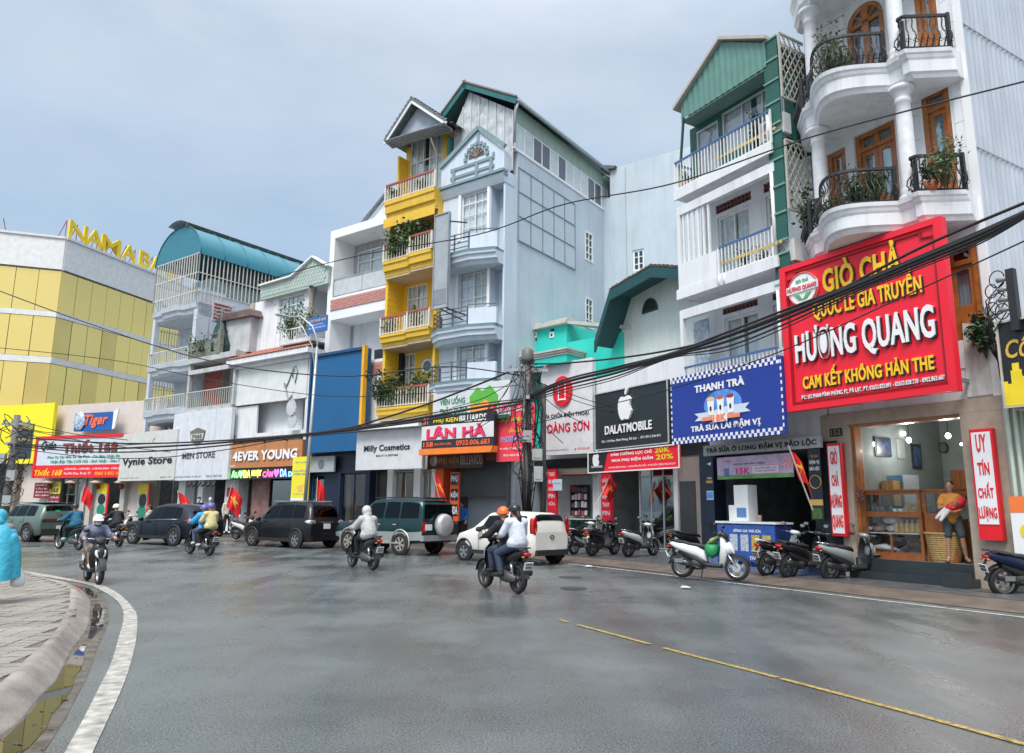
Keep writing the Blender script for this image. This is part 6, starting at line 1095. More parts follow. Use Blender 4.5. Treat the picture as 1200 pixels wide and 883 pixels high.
g.part('shield',MB().prism([(cxm-.75,czm+.25),(cxm,czm+.45),(cxm+.75,czm+.25),(cxm+.6,czm-.25),(cxm,czm-.55),(cxm-.6,czm-.25)],-.05,-.01),gm);g.part('shield_inner',MB().prism([(cxm-.62,czm+.1),(cxm+.62,czm+.1),(cxm+.55,czm-.2),(cxm-.55,czm-.2)],-.06,-.052),_mats['store_white']);text(g.root,'7468',cxm-.5,cxm+.5,czm-.17,czm+.08,-.062,gm,.02,.04);g.t('MEN STORE',.22,.78,.60,.69,M('brown_letter',(.10,.075,.06),.4),.04,.02);g.t('168 PHAN ĐÌNH PHÙNG, P2, ĐÀ LẠT',.04,.58,.935,.965,blackt,.005,.01);g.t('0933 767 767',.66,.92,.935,.965,blackt,.005,.01)
for k in range(6):x=g.w*(.55+.08*k)-.6;g.part('spot_lamp',MB().cyl((x,-.1,-.15),(x+.1,-.35,-.35),.06,8).bar((x,-.1,0),(x,-.1,-.15),.02),black)
sb.part('shop_pier',MB().box(-1.0,-.3,-.45,.3,0,3.6),cleanwhite);sb.part('shop_pier',MB().box(1.0,1.5,-.45,.3,0,3.6),cleanwhite);sb.part('shop_pier',MB().box(SWd-.9,SWd+.0,-.45,.3,0,3.6),cleanwhite);sb.part('shop_lintel',MB().box(-1.0,SWd,-.4,.3,3.6,zf2-.3),cleanwhite);room(sb,1.5,SWd-.9,3.5,.31,4,.3);room(sb,-3.4,1.0,3.5,.62,3,.3,shopw);sb.part('shop_step',MB().box(1.2,SWd+.3,-1.3,-.46,.0,.28),steplack);window(sb,-.28,.98,1.2,3.4,.05,whitepl,1,1,.08,None,_mats['light_glass'],'glass_front')
X,Z=sb.q(268,588,.5);sb.part('red_notice',MB().box(SWd-.7,SWd-.35,-.47,-.452,2.1,2.6),redp);sb.part('red_notice',MB().box(SWd-.65,SWd-.4,-.47,-.452,.9,1.1),redp)
# ------------------------------------------------------------------ barrel roofed house
rh=Frame(F3,F3.hit(165,495,1.)[0],0,0,'barrel_roof_house','narrow pale blue house with glossy turquoise barrel roof and caged terrace','building');RW=4.95
def rz2(px,py,v=0):return rh.q(px,py,v)
pbl=M('pale_blue2',(.52,.58,.64),.75,var=.08,streak=.35);cag=M('cage_white',(.60,.60,.55),.6,streak=.2);cyan=M('turquoise_roof',(.03,.21,.28),.35,var=.1,scale=1,streak=.1)
z3=rz2(200,365,.6)[1];z2=rz2(200,428,.6)[1];z1=rz2(195,482,.6)[1];zc_=rz2(205,310,.6)[1]
for z,nm in((z1,0),(z2,1),(z3,2)):
 P=[(0,-.9),(1.2,-.95),(1.5,-1.2),(3.2,-1.2),(3.5,-.95),(RW,-.9)];m=MB();moulding(m,P,z-.75,z,[(0,-.3),(.2,-.15),(.5,-.1),(.6,.0),(1,.05)],1,1.2);rh.part('balcony',m,pbl)
 if nm<2:rail(rh,[(0,-.9,z),(RW*.9,-.9,z)],.85,cag,gap=.22,r=.018)
m=MB();m.wall(.0,RW,3.9,z3-.4,.9,1.1,[(1.7,2.9,z1+.1,z1+2.2),(3.3,4.3,z1+.1,z1+2.2),(1.9,3.2,z2+.1,z2+2.2),(3.5,4.4,z2+.1,z2+2.2)]);rh.part('back_wall',m,pbl)
for a_,b2,z in((1.7,2.9,z1),(3.3,4.3,z1),(1.9,3.2,z2),(3.5,4.4,z2)):window(rh,a_,b2,z+.1,z+2.2,.93,whitepl,1,1,.1,curtg)
rh.part('pillar',MB().box(0,.28,-.85,-.55,3.9,z3+.9),pbl);rh.part('pillar',MB().box(RW-.35,RW,-.85,.9,3.9,z3+.9),pbl);DR=12.5;m=MB()
for z,h in((z1,2.5),(z2,2.6)):
 for k in range(9):m.bar((.15,-.5+.18*k,z),(.15,-.5+.18*k,z+h),.04)
 for k in range(3):m.bar((.15,-.5,z+h*(k+1)/3.2),(.15,.9,z+h*(k+1)/3.2),.04)
rh.part('side_grille',m,cag)
rh.part('long_side_wall',MB().box(RW-.25,RW,.9,DR,0,z3+.65),pbl);rh.part('rear_body',MB().box(.1,RW-.3,1.8,DR,0,z3-.4),roomdark)
R2=RW/2+.1;zb3=zc_-.1;m=MB();sec=[(RW/2+R2*math.cos(math.pi*k/20),zb3+R2*.86*math.sin(math.pi*k/20))for k in range(21)]
m.grid([[(x,y,z)for x,z in sec]for y in[-1.0+i*(DR+.6)/24 for i in range(25)]]);m.grid([[(RW/2+(x-RW/2)*.985,y,zb3+(z-zb3)*.985)for x,z in sec]for y in(-1.0,DR-.4)]);rh.part('barrel_roof',m,cyan);rh.part('barrel_end',MB().prism(sec,-.98,-.95),M('turquoise_end',(.03,.19,.26),.45,streak=.1));m=MB()
for i in range(9):y=-1.0+i*(DR+.5)/8;m.tube([(x,y,z+.02)for x,z in sec],.03,4)
rh.part('roof_rib',m,M('rib_teal',(.02,.2,.26),.5));zt3=zb3+R2*.86
m=MB();m.grid([[(RW/2+x,y,zt3+.35-.25*abs(x)**2)for x in(-.95,-.5,0,.5,.95)]for y in(-1.3,DR-.6)]);rh.part('ridge_vent',m,M('vent_sheet',(.35,.42,.45),.3));m=MB()
for i in range(8):
 for s_ in(-.6,.6):m.bar((RW/2+s_,-1.0+i*1.5,zt3-.2),(RW/2+s_*1.3,-1.0+i*1.5,zt3+.2),.04)
rh.part('vent_strut',m,steel);m=MB();ztc=zb3+.1
Q=[(0.05,.8),(0.05,-.98),(RW,-.98),(RW+.02,DR)]
for a_,b2 in zip(Q,Q[1:]):
 a2_,b3=Vector((*a_,0)),Vector((*b2,0));n=int((b3-a2_).length/.27)
 for i in range(n+1):p=a2_.lerp(b3,i/n);m.bar((p.x,p.y,z3+.02 if p.y<.9 else z3+.66),(p.x,p.y,ztc),.055)
 for zz in(z3+.7,(z3+ztc)/2+.3,ztc-.02):m.bar((*a_,zz),(*b2,zz),.05)
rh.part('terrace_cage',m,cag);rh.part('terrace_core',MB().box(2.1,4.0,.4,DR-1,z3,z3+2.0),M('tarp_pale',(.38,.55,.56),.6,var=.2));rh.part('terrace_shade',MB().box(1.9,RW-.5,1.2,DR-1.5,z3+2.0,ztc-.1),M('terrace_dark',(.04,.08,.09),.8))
X,Z=rh.side(240,352,RW);rh.part('brick_vent',MB().box(RW+.0,RW+.03,.1+.0,1.5,z3-.9,z3+.35),M('frame_vent',(.6,.6,.6),.7));m=MB()
for j in range(5):m.box(RW+.032,RW+.05,.2,1.4,z3-.8+j*.22,z3-.68+j*.22)
rh.part('vent_slats',m,M('vent_red',(.22,.05,.05),.7))
g=Sign(F3,(143.5,509),(203.2,562.5),1.25,'pale VYNIE STORE board with bold black lettering',M('vynie_board',(.58,.60,.58),.5),t=.2);g.t('Vynie Store',.06,.95,.52,.72,blackt,.05,.035);g.part('thin_logo',MB().tube([(.6*g.w+.12*math.cos(k*.7),-.01,.78*g.h+.035*k-.1)for k in range(10)],.015,4),gm);g.t('170 PHAN ĐÌNH PHÙNG, P2, ĐÀ LẠT',.04,.42,.93,.955,gm,.004);g.t('0868.511.787',.77,.96,.93,.955,gm,.004)
# ------------------------------------------------------------------ restaurant with red and white board
rs=Frame(F4,F4.hit(38,560)[0]-.3,0,0,'restaurant','low cream restaurant front with dark doors under the long red bordered board','building');RSW=F4.hit(158,560)[0]-F4.hit(38,560)[0]+2.2
crm=M('cream_band',(.62,.55,.50),.7,var=.06,streak=.15);rz1=rs.q(100,480)[1]
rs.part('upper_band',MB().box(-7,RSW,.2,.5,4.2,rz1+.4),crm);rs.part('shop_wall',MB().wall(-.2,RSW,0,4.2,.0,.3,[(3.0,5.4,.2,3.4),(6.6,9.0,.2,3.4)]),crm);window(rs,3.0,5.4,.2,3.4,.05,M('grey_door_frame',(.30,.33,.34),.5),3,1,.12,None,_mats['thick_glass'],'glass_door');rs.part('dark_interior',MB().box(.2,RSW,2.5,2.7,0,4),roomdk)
for x in(2.7,5.7,6.3,9.2):rs.part('pillar',MB().box(x-.25,x+.15,-.3,-.002,0,4.0),M('pillar_grey',(.48,.46,.43),.7))
g=Sign(F4,(44,512),(151,559.5),.9,'long white restaurant board with red border reading Thiet 168',M('white_lightbox',(.58,.63,.70),.5),t=.25);wd=g.w;g.b(-.005,1,-.0,.07,redp,.06);g.b(-.005,.02,.07,1,redp,.06);g.b(.02,1,.70,1,M('bright_red',(.75,.012,.02),.5),.02);brn=M('pinkish_brown',(.25,.05,.045),.4)
g.t('Quán',.06,.22,.12,.36,blackt,.05,.03,.3);g.t('Thiết 168',.30,.86,.12,.42,brn,.08,.05,outline=blackt);gt=M('sign_green',(.01,.25,.14),.4);g.t('Phục Vụ Các Món Ăn Gia Đình - Các Món Nhậu Bình Dân',.14,.98,.46,.56,gt,.02,.03);g.t('Nhận Đặt Tiệc Cưới Hỏi - Sinh Nhật - Giao Hàng',.18,.96,.58,.68,gt,.02,.03)
g.t('Thiết 168',.02,.32,.77,.95,yellowt,.03,.035,.25,out=.024);g.t('CƠM PHẦN - CƠM NIÊU - CƠM GIA ĐÌNH - CƠM HỘP',.34,.93,.75,.83,whit,.008,.01,out=.024);g.t('Phan Đình Phùng - Đà Lạt - ĐT',.34,.62,.87,.94,whit,.008,.01,out=.024);g.t('0263 3 823 168',.66,.93,.87,.94,yellowt,.008,.01,out=.024);g.b(.95,1,.72,.97,_mats['sign_yellow'],.03)
g=Sign(F4,(88.5,485),(131,504),.5,'blue beer sign with orange red Tiger lettering on the cream band',M('tiger_blue',(.01,.10,.36),.4),t=.2);g.part('tiger_head',MB().pod([(.55+.0,-.02,.6*g.h,.02,.1),(.56,-.12,.6*g.h,.05,.35),(.6,-.14,.62*g.h,.06,.55),(.7,-.02,.6*g.h,.02,.5)],12).ell((.55,-.08,.55*g.h),.55,.12,.60),M('tiger_pale',(.45,.55,.70),.5,var=.7,scale=6));g.t('Tiger',.28,.88,.10,.85,M('tiger_orange',(.85,.16,.08),.4),.08,.04,.25,outline=blackt);g.part('ribbon_tail',MB().prism([(g.w*.98,0),(g.w*.98,g.h),(g.w*1.12,g.h*1.15),(g.w*1.05,.1)],.0,.1),whit)
for px0,py0,px1,py1,lab,c_ in((41,566,59,584,'dark red menu board hanging at the left of the restaurant',(.25,.02,.03)),(57.5,580,68,601,'lower dark red menu column near the restaurant door',(.25,.02,.03)),(59,565,70,579,'small yellow board reading Thiet 168 over the menu column',(.70,.60,.08)),(115,567,123,608,'vertical menu poster with yellow head beside the restaurant door',(.42,.48,.46)),(163,567,171,612,'vertical menu poster with yellow head near the white store',(.42,.48,.46))):
 F_=F4 if px0<160 else F3;g=Sign(F_,(px0,py0),(px1,py1),.45,lab,M('menu_%d'%px0,c_,.5,var=.2,scale=8),t=.06,name='menu_board',cat='sign')
 if px0 in(115,163):g.b(0,1,0,.28,_mats['sign_yellow'],.004);g.t('Thiết',.15,.85,.05,.12,blackt,.003,.02);g.t('168',.2,.8,.14,.24,blackt,.003,.03);g.part('round_print',MB().disc((.5*g.w,-.006,.25*g.h),.38*g.w,'y',18,.003),gt);g.part('round_print',MB().disc((.5*g.w,-.006,.55*g.h),.36*g.w,'y',18,.003),blackt);g.b(.98,1.15,0,1,redp,.05)
 elif px0==59:g.t('Thiết',.2,.8,.12,.42,blackt,.003,.02);g.t('168',.2,.85,.5,.9,blackt,.003,.03)
 else:
  for k in range(4):g.t(('CƠM GÀ','LẨU BÒ','BÚN CÁ','BIA LẠNH')[k],.12,.88,.08+k*.23,.2+k*.23,whit,.003,.01)
lant=M('lantern_cream',(.48,.36,.28),.6)
for k,px in enumerate((58,85,114,143)):
 P_=F4.pt(F4.hit(px,566,.6)[0],.6,F4.hit(px,566,.6)[1]);r_=empty('lantern',P_,0,['leftmost','second','third','rightmost'][k]+' of the four small cream lanterns under the restaurant board','lantern','lanterns under the restaurant board');MB().lathe([(.001,.2),(.12,.18),(.42,.05),(.44,-.02),(.3,-.06),(.001,-.08)],n=14).build('shade',lant,r_);MB().ell((0,0,-.25),.16,.16,.18,10,6).build('globe',M('lantern_red',(.22,.05,.03),.5),r_);MB().bar((0,0,.2),(0,0,.6),.02).build('cord',black,r_)
# ------------------------------------------------------------------ bank with gold glass
cb=AT(75,300,55.);gold=M('gold_glass',(1.,.72,.24),.04,metal=.85,var=.05,scale=.15);gold2=M('gold_glass_dull',(.8,.57,.2),.05,metal=.9,var=.12,scale=.3);bandm=M('bank_band',(.76,.76,.75),.5,streak=.08)
class Pl(Fac):
 def __init__(s,P,bearing):
  t_=math.radians(bearing);s.d=Vector((math.sin(t_),math.cos(t_),0));s.n=Vector((-math.cos(t_),math.sin(t_),0));
  if s.n.y<0:pass
  s.off=P.dot(s.n);s.rz=math.atan2(s.d.y,s.d.x)
FR=Pl(cb,17.4);FLf=Pl(cb,71.7)
bk_=Frame(FR,cb.dot(FR.d),0,0,'bank_building','bank with curved bands of gold mirror glass and pale grey parapet','building')
def levels(fr,px):
 return[fr.q(px,y)[1]for y in ys_]
ysR=[(305,0)]
zz={}
for nm,px,py in(('top',77,281),('fas',75,318),('a',70,366),('a2',69,372),('b',64,419),('b2',63,426),('c',60,481)):
 zz[nm]=AT(px,py,cb.y)[2]
BL=16.
def band(fr,x0,x1,z0,z1,m,nm,out=.0,d=.3):fr.part(nm,MB().box(x0,x1,-out,d,z0,z1),m)
bl=Frame(FLf,cb.dot(FLf.d),0,0);bl.root=empty('bank_front',(0,0,0));
L1=cb-FLf.d*11
bl.root.name='bank_front';bl.root.parent=bk_.root;bpy.data.objects.remove(bl.root)
Mi=Matrix.Translation(cb);rotR=Matrix.Rotation(FR.rz,4,'Z');MR=(Matrix.Translation(FR.pt(bk_.u0,0,0))@rotR).inverted()
class Facet:
 def __init__(s,A_,B_):s.A,s.B=A_,B_;s.d=(B_-A_).normalized();s.L=(B_-A_).length;s.n=Vector((-s.d.y,s.d.x,0))
 def P(s,x,y,z):return MR@(Vector((s.A.x,s.A.y,0))+s.d*x+s.n*y+Vector((0,0,z)))
 def box(s,m,x0,x1,y0,y1,z0,z1,tilt=0.):
  V=[s.P(x0,y0,z0),s.P(x1,y0+tilt,z0),s.P(x1,y1+tilt,z0),s.P(x0,y1,z0),s.P(x0,y0,z1),s.P(x1,y0+tilt,z1),s.P(x1,y1+tilt,z1),s.P(x0,y1,z1)]
  m.add(V,[(0,3,2,1),(4,5,6,7),(0,1,5,4),(1,2,6,5),(2,3,7,6),(3,0,4,7)]);return m
c0=Vector((cb.x,cb.y,0));dR,dL=FR.d,FLf.d
L0_=c0-dL*4.6;L2_=L0_-Vector((math.sin(math.radians(95)),math.cos(math.radians(95)),0))*9
facets=[Facet(L2_,L0_),Facet(L0_,c0),Facet(c0,c0+dR*BL)]
rng=random.Random(11)
for fi,f in enumerate(facets):
 for(z0,z1,mat_,nm,o_)in((zz['fas'],zz['top'],bandm,'parapet',.10),(zz['a2'],zz['a'],bandm,'floor_band',.08),(zz['b2'],zz['b'],bandm,'floor_band',.08),(zz['c']-1.6,zz['c'],crm,'lower_band',.12)):f.box(MB(),0,f.L,-o_,.3,min(z0,z1),max(z0,z1)).build(nm,mat_,bk_.root)
 f.box(MB(),0,f.L,-.2,.35,zz['top'],zz['top']+.18).build('parapet_cap',M('cap_pale',(.68,.69,.70),.5),bk_.root);f.box(MB(),0,f.L,-.14,-.10,zz['fas']+.0,zz['fas']+.08).build('parapet_line',black,bk_.root)
 f.box(MB(),0,f.L,.35,1.0,0,zz['top']-.2).build('core_wall',roomdark,bk_.root)
 n=max(2,round(f.L/1.42))
 for(z0,z1)in((zz['a'],zz['fas']),(zz['b'],zz['a2']),(zz['c'],zz['b2'])):
  for k in range(n):
   a_,b2=f.L*k/n,f.L*(k+1)/n;f.box(MB(),a_+.02,b2-.02,.0+rng.uniform(-.0,.01),.06,z0+.03,z1-.03,rng.uniform(-.03,.03)).build('pane',gold if rng.random()<.8 or z1>zz['a']else gold2,bk_.root)
  f.box(MB(),0,f.L,.07,.12,z0,z1).build('mullion',black,bk_.root)  # black sheet behind the panes, shade in their gaps put into the colour
f=facets[2];bk_r=bk_.root;oy=M('bank_yellow',(.90,.62,.01),.4);ty=zz['top']+.18
sgn_=empty('roof_letters',bk_.root.location.copy(),FR.rz,'yellow raised NAM A BANK letters standing along the bank roof edge','sign')
def hitR(px,py):r=ray(px,py);t_=c0.dot(FR.n)/(r.x*FR.n.x+r.y*FR.n.y);p=r*t_;return(p-c0).dot(FR.d),EYE+p.z
lets=[('N',82,103),('A',103,123),('M',122,144),('A',147,163),('B',168,180),('A',182,193),('N',195,205),('K',207,216)]
for ch,p0_,p1_ in lets:
 a_=hitR(p0_,280)[0];b2=hitR(p1_,290)[0];x0,x1_=a_,b2;V=MB();o=text(sgn_,ch,x0,x1_,ty+.25,ty+.25+1.4,.3,oy,.14,.015,name='letter')
m=MB()
for k in range(10):x=.3+k*1.0;m.bar((x,.5,ty),(x,.5,ty+1.6),.05).bar((x,1.4,ty),(x,.5,ty+1.6),.05)
m.build('letter_frame',M('frame_rust',(.35,.15,.12),.6),sgn_)
off_=c0-bk_.root.location;sgn_.location=(c0.x,c0.y,0)
k2=empty('roof_letter',tuple(L0_+Vector((0,0,ty+.2))),0,'yellow letter K at the far left end of the bank roof','sign');text(k2,'K',-1.6,.0,0,1.8,0,oy,.3,.05,name='letter');MB().bar((-1.4,.6,-.2),(-1.4,.1,1.4),.05).bar((.2,.6,-.2),(.2,.1,.8),.05).build('letter_frame',_mats['frame_rust'],k2)
# ------------------------------------------------------------------ yellow board shop at far left
lf=Frame(F4,F4.hit(-60,560)[0],0,0,'corner_store','dark fronted corner store under the big yellow advertising board','building');lw=F4.hit(38,560)[0]-F4.hit(-60,560)[0]-.35
lf.part('shop_wall',MB().wall(0,lw,0,4.3,.1,.4,[(1,lw-1.4,.1,3.4)]),crm);lf.part('dark_front',MB().box(.8,lw-1.2,-.05,.05,.1,4.2),M('shop_black',(.015,.018,.022),.4));lf.part('shop_pier',MB().box(lw-1.15,lw-.8,-.3,.1,0,4.2),M('pier_brown',(.24,.20,.16),.7))
g=Sign(F4,(-70,480.5),(56,543),.6,'big bright yellow advertising board behind the utility pole',M('board_yellow',(.86,.74,.02),.5,var=.03),t=.25);xa,xb=(16+70)/126,(38+70)/126
g.b(xa,xb,.34,.92,M('dark_pack',(.03,.045,.06),.4),.02);g.b(xa+.02,xb-.01,.36,.44,M('pack_top',(.35,.32,.08),.5),.03);g.t('CÀ PHÊ',xa+.02,xb-.02,.56,.62,_mats['gold_letter'],.01,.01,out=.024)
# ------------------------------------------------------------------ cars
rubber=M('tyre_rubber',(.018,.018,.019),.8);alloy=M('alloy_rim',(.42,.43,.45),.3,metal=.8);carglass=_mats['car_glass'];cabin=M('cabin_dark',(.015,.016,.018),.8);platem=M('plate_white',(.70,.72,.72),.4)
tail_red=M('tail_red',(.45,.01,.012),.2);lampc=M('lamp_clear',(.62,.65,.68),.12);trimb=M('black_trim',(.02,.021,.023),.55)
def paint(name,col,metal=.3):return M(name,col,.3,metal=metal,var=.05,scale=2,coat=.2,spec=.35)
def wheel(root,x,y,r,side,w=.2,rim=alloy,nsp=5,name='wheel',steer=0.):
 rt=MB();o=y;s_=side
 rt.lathe([(r*.66,-w/2),(r*.93,-w/2),(r,-w*.32),(r,w*.32),(r*.93,w/2),(r*.66,w/2),(r*.62,w*.3),(r*.62,-w*.3),(r*.66,-w/2)],(0,0,0),28,'y');t_=rt.build('tyre',rubber);t_.location=(x,y,r);t_.parent=root;t_.name=name
 d=MB();d.lathe([(r*.64,s_*w*.30),(r*.66,s_*w*.44),(r*.58,s_*w*.44),(r*.54,s_*w*.2),(r*.54,-s_*w*.1)],(0,0,0),28,'y');d.lathe([(.001,s_*w*.46),(r*.13,s_*w*.44),(r*.15,s_*w*.3)],(0,0,0),14,'y')
 for k in range(nsp):
  a=2*math.pi*k/nsp+.3
  for da in(-.11,.11):d.bar((r*.1*math.cos(a),s_*w*.36,r*.1*math.sin(a)),(r*.6*math.cos(a+da),s_*w*.40,r*.6*math.sin(a+da)),.035,.045 if r>.2 else.03)
 d.build('rim',rim,t_);b_=MB().disc((0,s_*w*.12,0),r*.6,'y',20,.01);b_.build('hub',cabin,t_);return t_  # dark disc behind the spokes paints the shade inside the wheel
def car(name,label,contact,heading,L,W_,st,paintm,wb,rfo,wr=.34,cat='car',side_gl=(),clad=None,rimm=alloy,two=None,wtr=None,nsp=5):
 """st: stations (x, zbottom, zbelt, ztop, half width at belt, half width at roof) from rear to front; rfo = rear overhang"""
 h=math.radians(heading);f=Vector((math.cos(h),math.sin(h),0));l=Vector((-math.sin(h),math.cos(h),0));xr=rfo;tr=W_/2-.12
 o=contact-f*xr-l*tr;o.z=contact.z;rt=empty(name,o,h,label,cat);clad=clad or trimb
 def sec(s):
  x,zb,zs,zt,w,wt=s
  return[(w*.88,zb),(w*.975,zb+.10),(w,zb+(zs-zb)*.5),(w*.99,zs-.10),(w*.95,zs),((w*.95*.45+wt*.55),zs+(zt-zs)*.55),(wt,zt-.05*min(1,(zt-zs)*3+.2)),(wt*.75,zt-.012),(0,zt)]
 rings=[]
 for s in st:
  q_=sec(s);rings.append([(s[0],y,z)for y,z in q_]+[(s[0],-y,z)for y,z in reversed(q_[:-1])])
 m=MB();n=len(rings[0]);vs=[v for r in rings for v in r];m.add(vs,[(i*n+j,i*n+j+1,(i+1)*n+j+1,(i+1)*n+j)for i in range(len(rings)-1)for j in range(n-1)],True);m.add(rings[0],[tuple(range(n-1,-1,-1))]);m.add(rings[-1],[tuple(range(n))]);m.add([(s[0],sg*s[4]*.88,s[1])for s in st for sg in(1,-1)],[(2*i,2*i+2,2*i+3,2*i+1)for i in range(len(st)-1)])
 body=m.build('body',paintm,rt)
 def at(x):
  for a,b in zip(st,st[1:]):
   if a[0]<=x<=b[0]:t=(x-a[0])/(b[0]-a[0])if b[0]>a[0]else 0;return[a[k]+(b[k]-a[k])*t for k in range(6)]
  return list(st[0]if x<st[0][0]else st[-1])
 def Ps(x,t,sg,out_=.012):
  q_=sec(at(x));k=t*2
  a,b=(q_[4],q_[5])if k<1 else(q_[5],q_[6]);k=k if k<1 else k-1
  return(x,sg*(a[0]+(b[0]-a[0])*k+out_),a[1]+(b[1]-a[1])*k)
 for(xa,xb,xc,xd)in side_gl:
  for sg in(1,-1):
   g=[];
   for t in(.10,.5,.86):
    ra,rb=xa+(xc-xa)*t,xb+(xd-xb)*t;g.append([Ps(ra+(rb-ra)*k/4,t,sg)for k in range(5)])
   MB().grid(g).build('side_window',carglass,rt)
 def cap(xa,xb,nm,mm,u=.9):
  g=[];
  for k in range(5):
   x=xa+(xb-xa)*k/4;s=at(x);q_=sec(s);row=[]
   for j in range(7):
    y=q_[6][0]*u*(j/3-1);a=abs(y);z=s[3]-.05*min(1,(s[3]-s[2])*3+.2)*max(0,(a-q_[7][0])/max(q_[6][0]-q_[7][0],.01));row.append((x+(-.012 if xb<1.5 and nm=='rear_window' else.012),y,z+.012))
   g.append(row)
  MB().grid(g).build(nm,mm,rt)
 for(x,fr)in((xr,0),(xr+wb,1)):
  for sg in(1,-1):
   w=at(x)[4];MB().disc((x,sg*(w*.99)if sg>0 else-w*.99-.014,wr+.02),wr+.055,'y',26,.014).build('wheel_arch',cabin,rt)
   a=MB();R_=wr+.075;a.tube([(x+R_*math.cos(t),sg*(w*1.0+.004),wr+.02+R_*math.sin(t))for t in[math.pi*(-.12+1.24*k/14)for k in range(15)]],.032,6);a.build('arch_trim',clad,rt)
   wheel(rt,x,sg*(w-.075),wr,sg,rim=rimm,nsp=nsp)
 if two:
  for sg in(1,-1):
   g=[[(s[0],sg*(sec(s)[1][0]+(sec(s)[2][0]-sec(s)[1][0])*t+.014),sec(s)[1][1]+(sec(s)[2][1]-sec(s)[1][1])*t)for s in st]for t in(-.0,.5,1.0)];MB().grid(g).build('lower_panel',two,rt)
 for sg in(1,-1):MB().box(xr+wr+.1,xr+wb-wr-.1,sg*(W_/2-.07),sg*(W_/2-.01),st[2][1]-.02,st[2][1]+.10).build('sill',clad,rt)
 return rt,at,sec,Ps,cap
def seams(rt,at,sec,xs,z0,m=None):
 for x in xs:
  for sg in(1,-1):
   q_=sec(at(x));c=MB();P_=[(x,sg*(a+.006),z)for a,z in q_[1:5]];c.tube(P_,.007,4);c.build('door_seam',cabin,rt)
def handles(rt,at,sec,xs,m):
 for x in xs:
  for sg in(1,-1):q_=sec(at(x));MB().pod([(x-.1,sg*(q_[3][0]+.015),q_[3][1]-.04,.01,.01),(x,sg*(q_[3][0]+.035),q_[3][1]-.04,.014,.018),(x+.1,sg*(q_[3][0]+.015),q_[3][1]-.04,.01,.01)],8).build('door_handle',m,rt)
def mirror(rt,x,y,z,m):
 for sg in(1,-1):MB().pod([(x-.10,sg*(y+.12),z,.02,.03),(x-.08,sg*(y+.13),z,.10,.085),(x+.04,sg*(y+.12),z,.08,.07),(x+.09,sg*(y+.1),z,.02,.02)],10).build('wing_mirror',m,rt)
def plate(rt,x,z,s='49A',w=.34,h=.2,y=0):
 p=MB().box(x-.012,x,y-w/2,y+w/2,z-h/2,z+h/2).build('number_plate',platem,rt);return p
bp_=paint('paint_black',(.012,.013,.016),.2)
st=[(0,.45,.95,.98,.78,.62),(.06,.32,1.05,1.15,.84,.66),(.22,.28,1.10,1.62,.86,.62),(.42,.25,1.10,1.76,.87,.60),(1.2,.24,1.08,1.82,.88,.61),(2.3,.24,1.06,1.80,.88,.60),(2.85,.24,1.04,1.66,.88,.58),(3.55,.24,1.02,1.09,.87,.62),(4.1,.26,.92,.98,.83,.55),(4.38,.32,.74,.80,.74,.5),(4.46,.40,.62,.66,.60,.4)]
g=G(348,643.2);rt,at_,sc,Ps,cap=car('people_carrier','black people carrier parked with its rear quarter towards the road under the yellow banner',g,144,4.46,1.76,st,bp_,2.78,.78,.33,side_gl=((.45,1.15,.5,1.15),(1.22,2.05,1.22,2.0),(2.12,3.05,2.08,2.72)))
cap(.24,.08,'rear_window',carglass);cap(2.9,3.5,'windscreen',carglass,.92);seams(rt,at_,sc,(1.2,2.1,3.1),0);handles(rt,at_,sc,(1.35,2.25),bp_);mirror(rt,3.05,.88,1.1,bp_);plate(rt,-.0,.86)
for sg in(1,-1):MB().pod([(.02,sg*.72,1.02,.08,.04),(-.01,sg*.70,1.02,.14,.075),(.12,sg*.79,1.02,.07,.08),(.28,sg*.84,1.03,.02,.03)],10).build('tail_light',lampc,rt);MB().box(.5,2.6,sg*.6-.02,sg*.6+.02,1.80,1.84).build('roof_rail',steel,rt)
MB().box(-.05,.03,-.7,.7,.34,.58).build('rear_bumper',bp_,rt);MB().box(-.015,.0,-.3,.3,1.0,1.03).build('chrome_strip',alloy,rt)
nb=paint('paint_midnight',(.012,.018,.030),.4)
st=[(0,.50,.98,1.02,.74,.6),(.05,.35,1.04,1.12,.84,.64),(.30,.30,1.06,1.38,.89,.60),(.62,.26,1.05,1.58,.91,.57),(1.2,.25,1.02,1.67,.92,.58),(2.1,.25,.99,1.68,.92,.58),(2.6,.25,.97,1.60,.92,.56),(3.35,.26,.95,1.04,.91,.60),(4.1,.30,.88,.95,.86,.5),(4.42,.38,.74,.80,.72,.45),(4.52,.45,.60,.64,.55,.35)]
g=G(205,640.2);rt,at_,sc,Ps,cap=car('crossover_car','dark midnight blue crossover parked before the white stores, a red flag over its roof',g,150,4.52,1.84,st,nb,2.70,.88,.36,side_gl=((.62,1.15,.85,1.2),(1.22,2.0,1.24,1.95),(2.06,3.0,2.02,2.55)))
cap(.32,.10,'rear_window',carglass);cap(2.65,3.3,'windscreen',carglass,.92);seams(rt,at_,sc,(1.15,2.04,3.0),0);handles(rt,at_,sc,(1.3,2.2),nb);mirror(rt,2.95,.90,1.04,nb);plate(rt,-.0,.82)
for sg in(1,-1):MB().pod([(.03,sg*.60,1.0,.05,.03),(0,sg*.66,1.0,.16,.05),(.15,sg*.84,1.0,.06,.05),(.3,sg*.88,1.0,.02,.02)],10).build('tail_light',tail_red,rt);MB().tube([(.75,sg*.915,1.05),(1.6,sg*.935,1.04),(2.9,sg*.93,1.0)],.012,5).build('chrome_strip',alloy,rt)
gb=paint('paint_racing_green',(.008,.035,.042),.3);slv=M('paint_silver',(.42,.44,.43),.35,metal=.5)
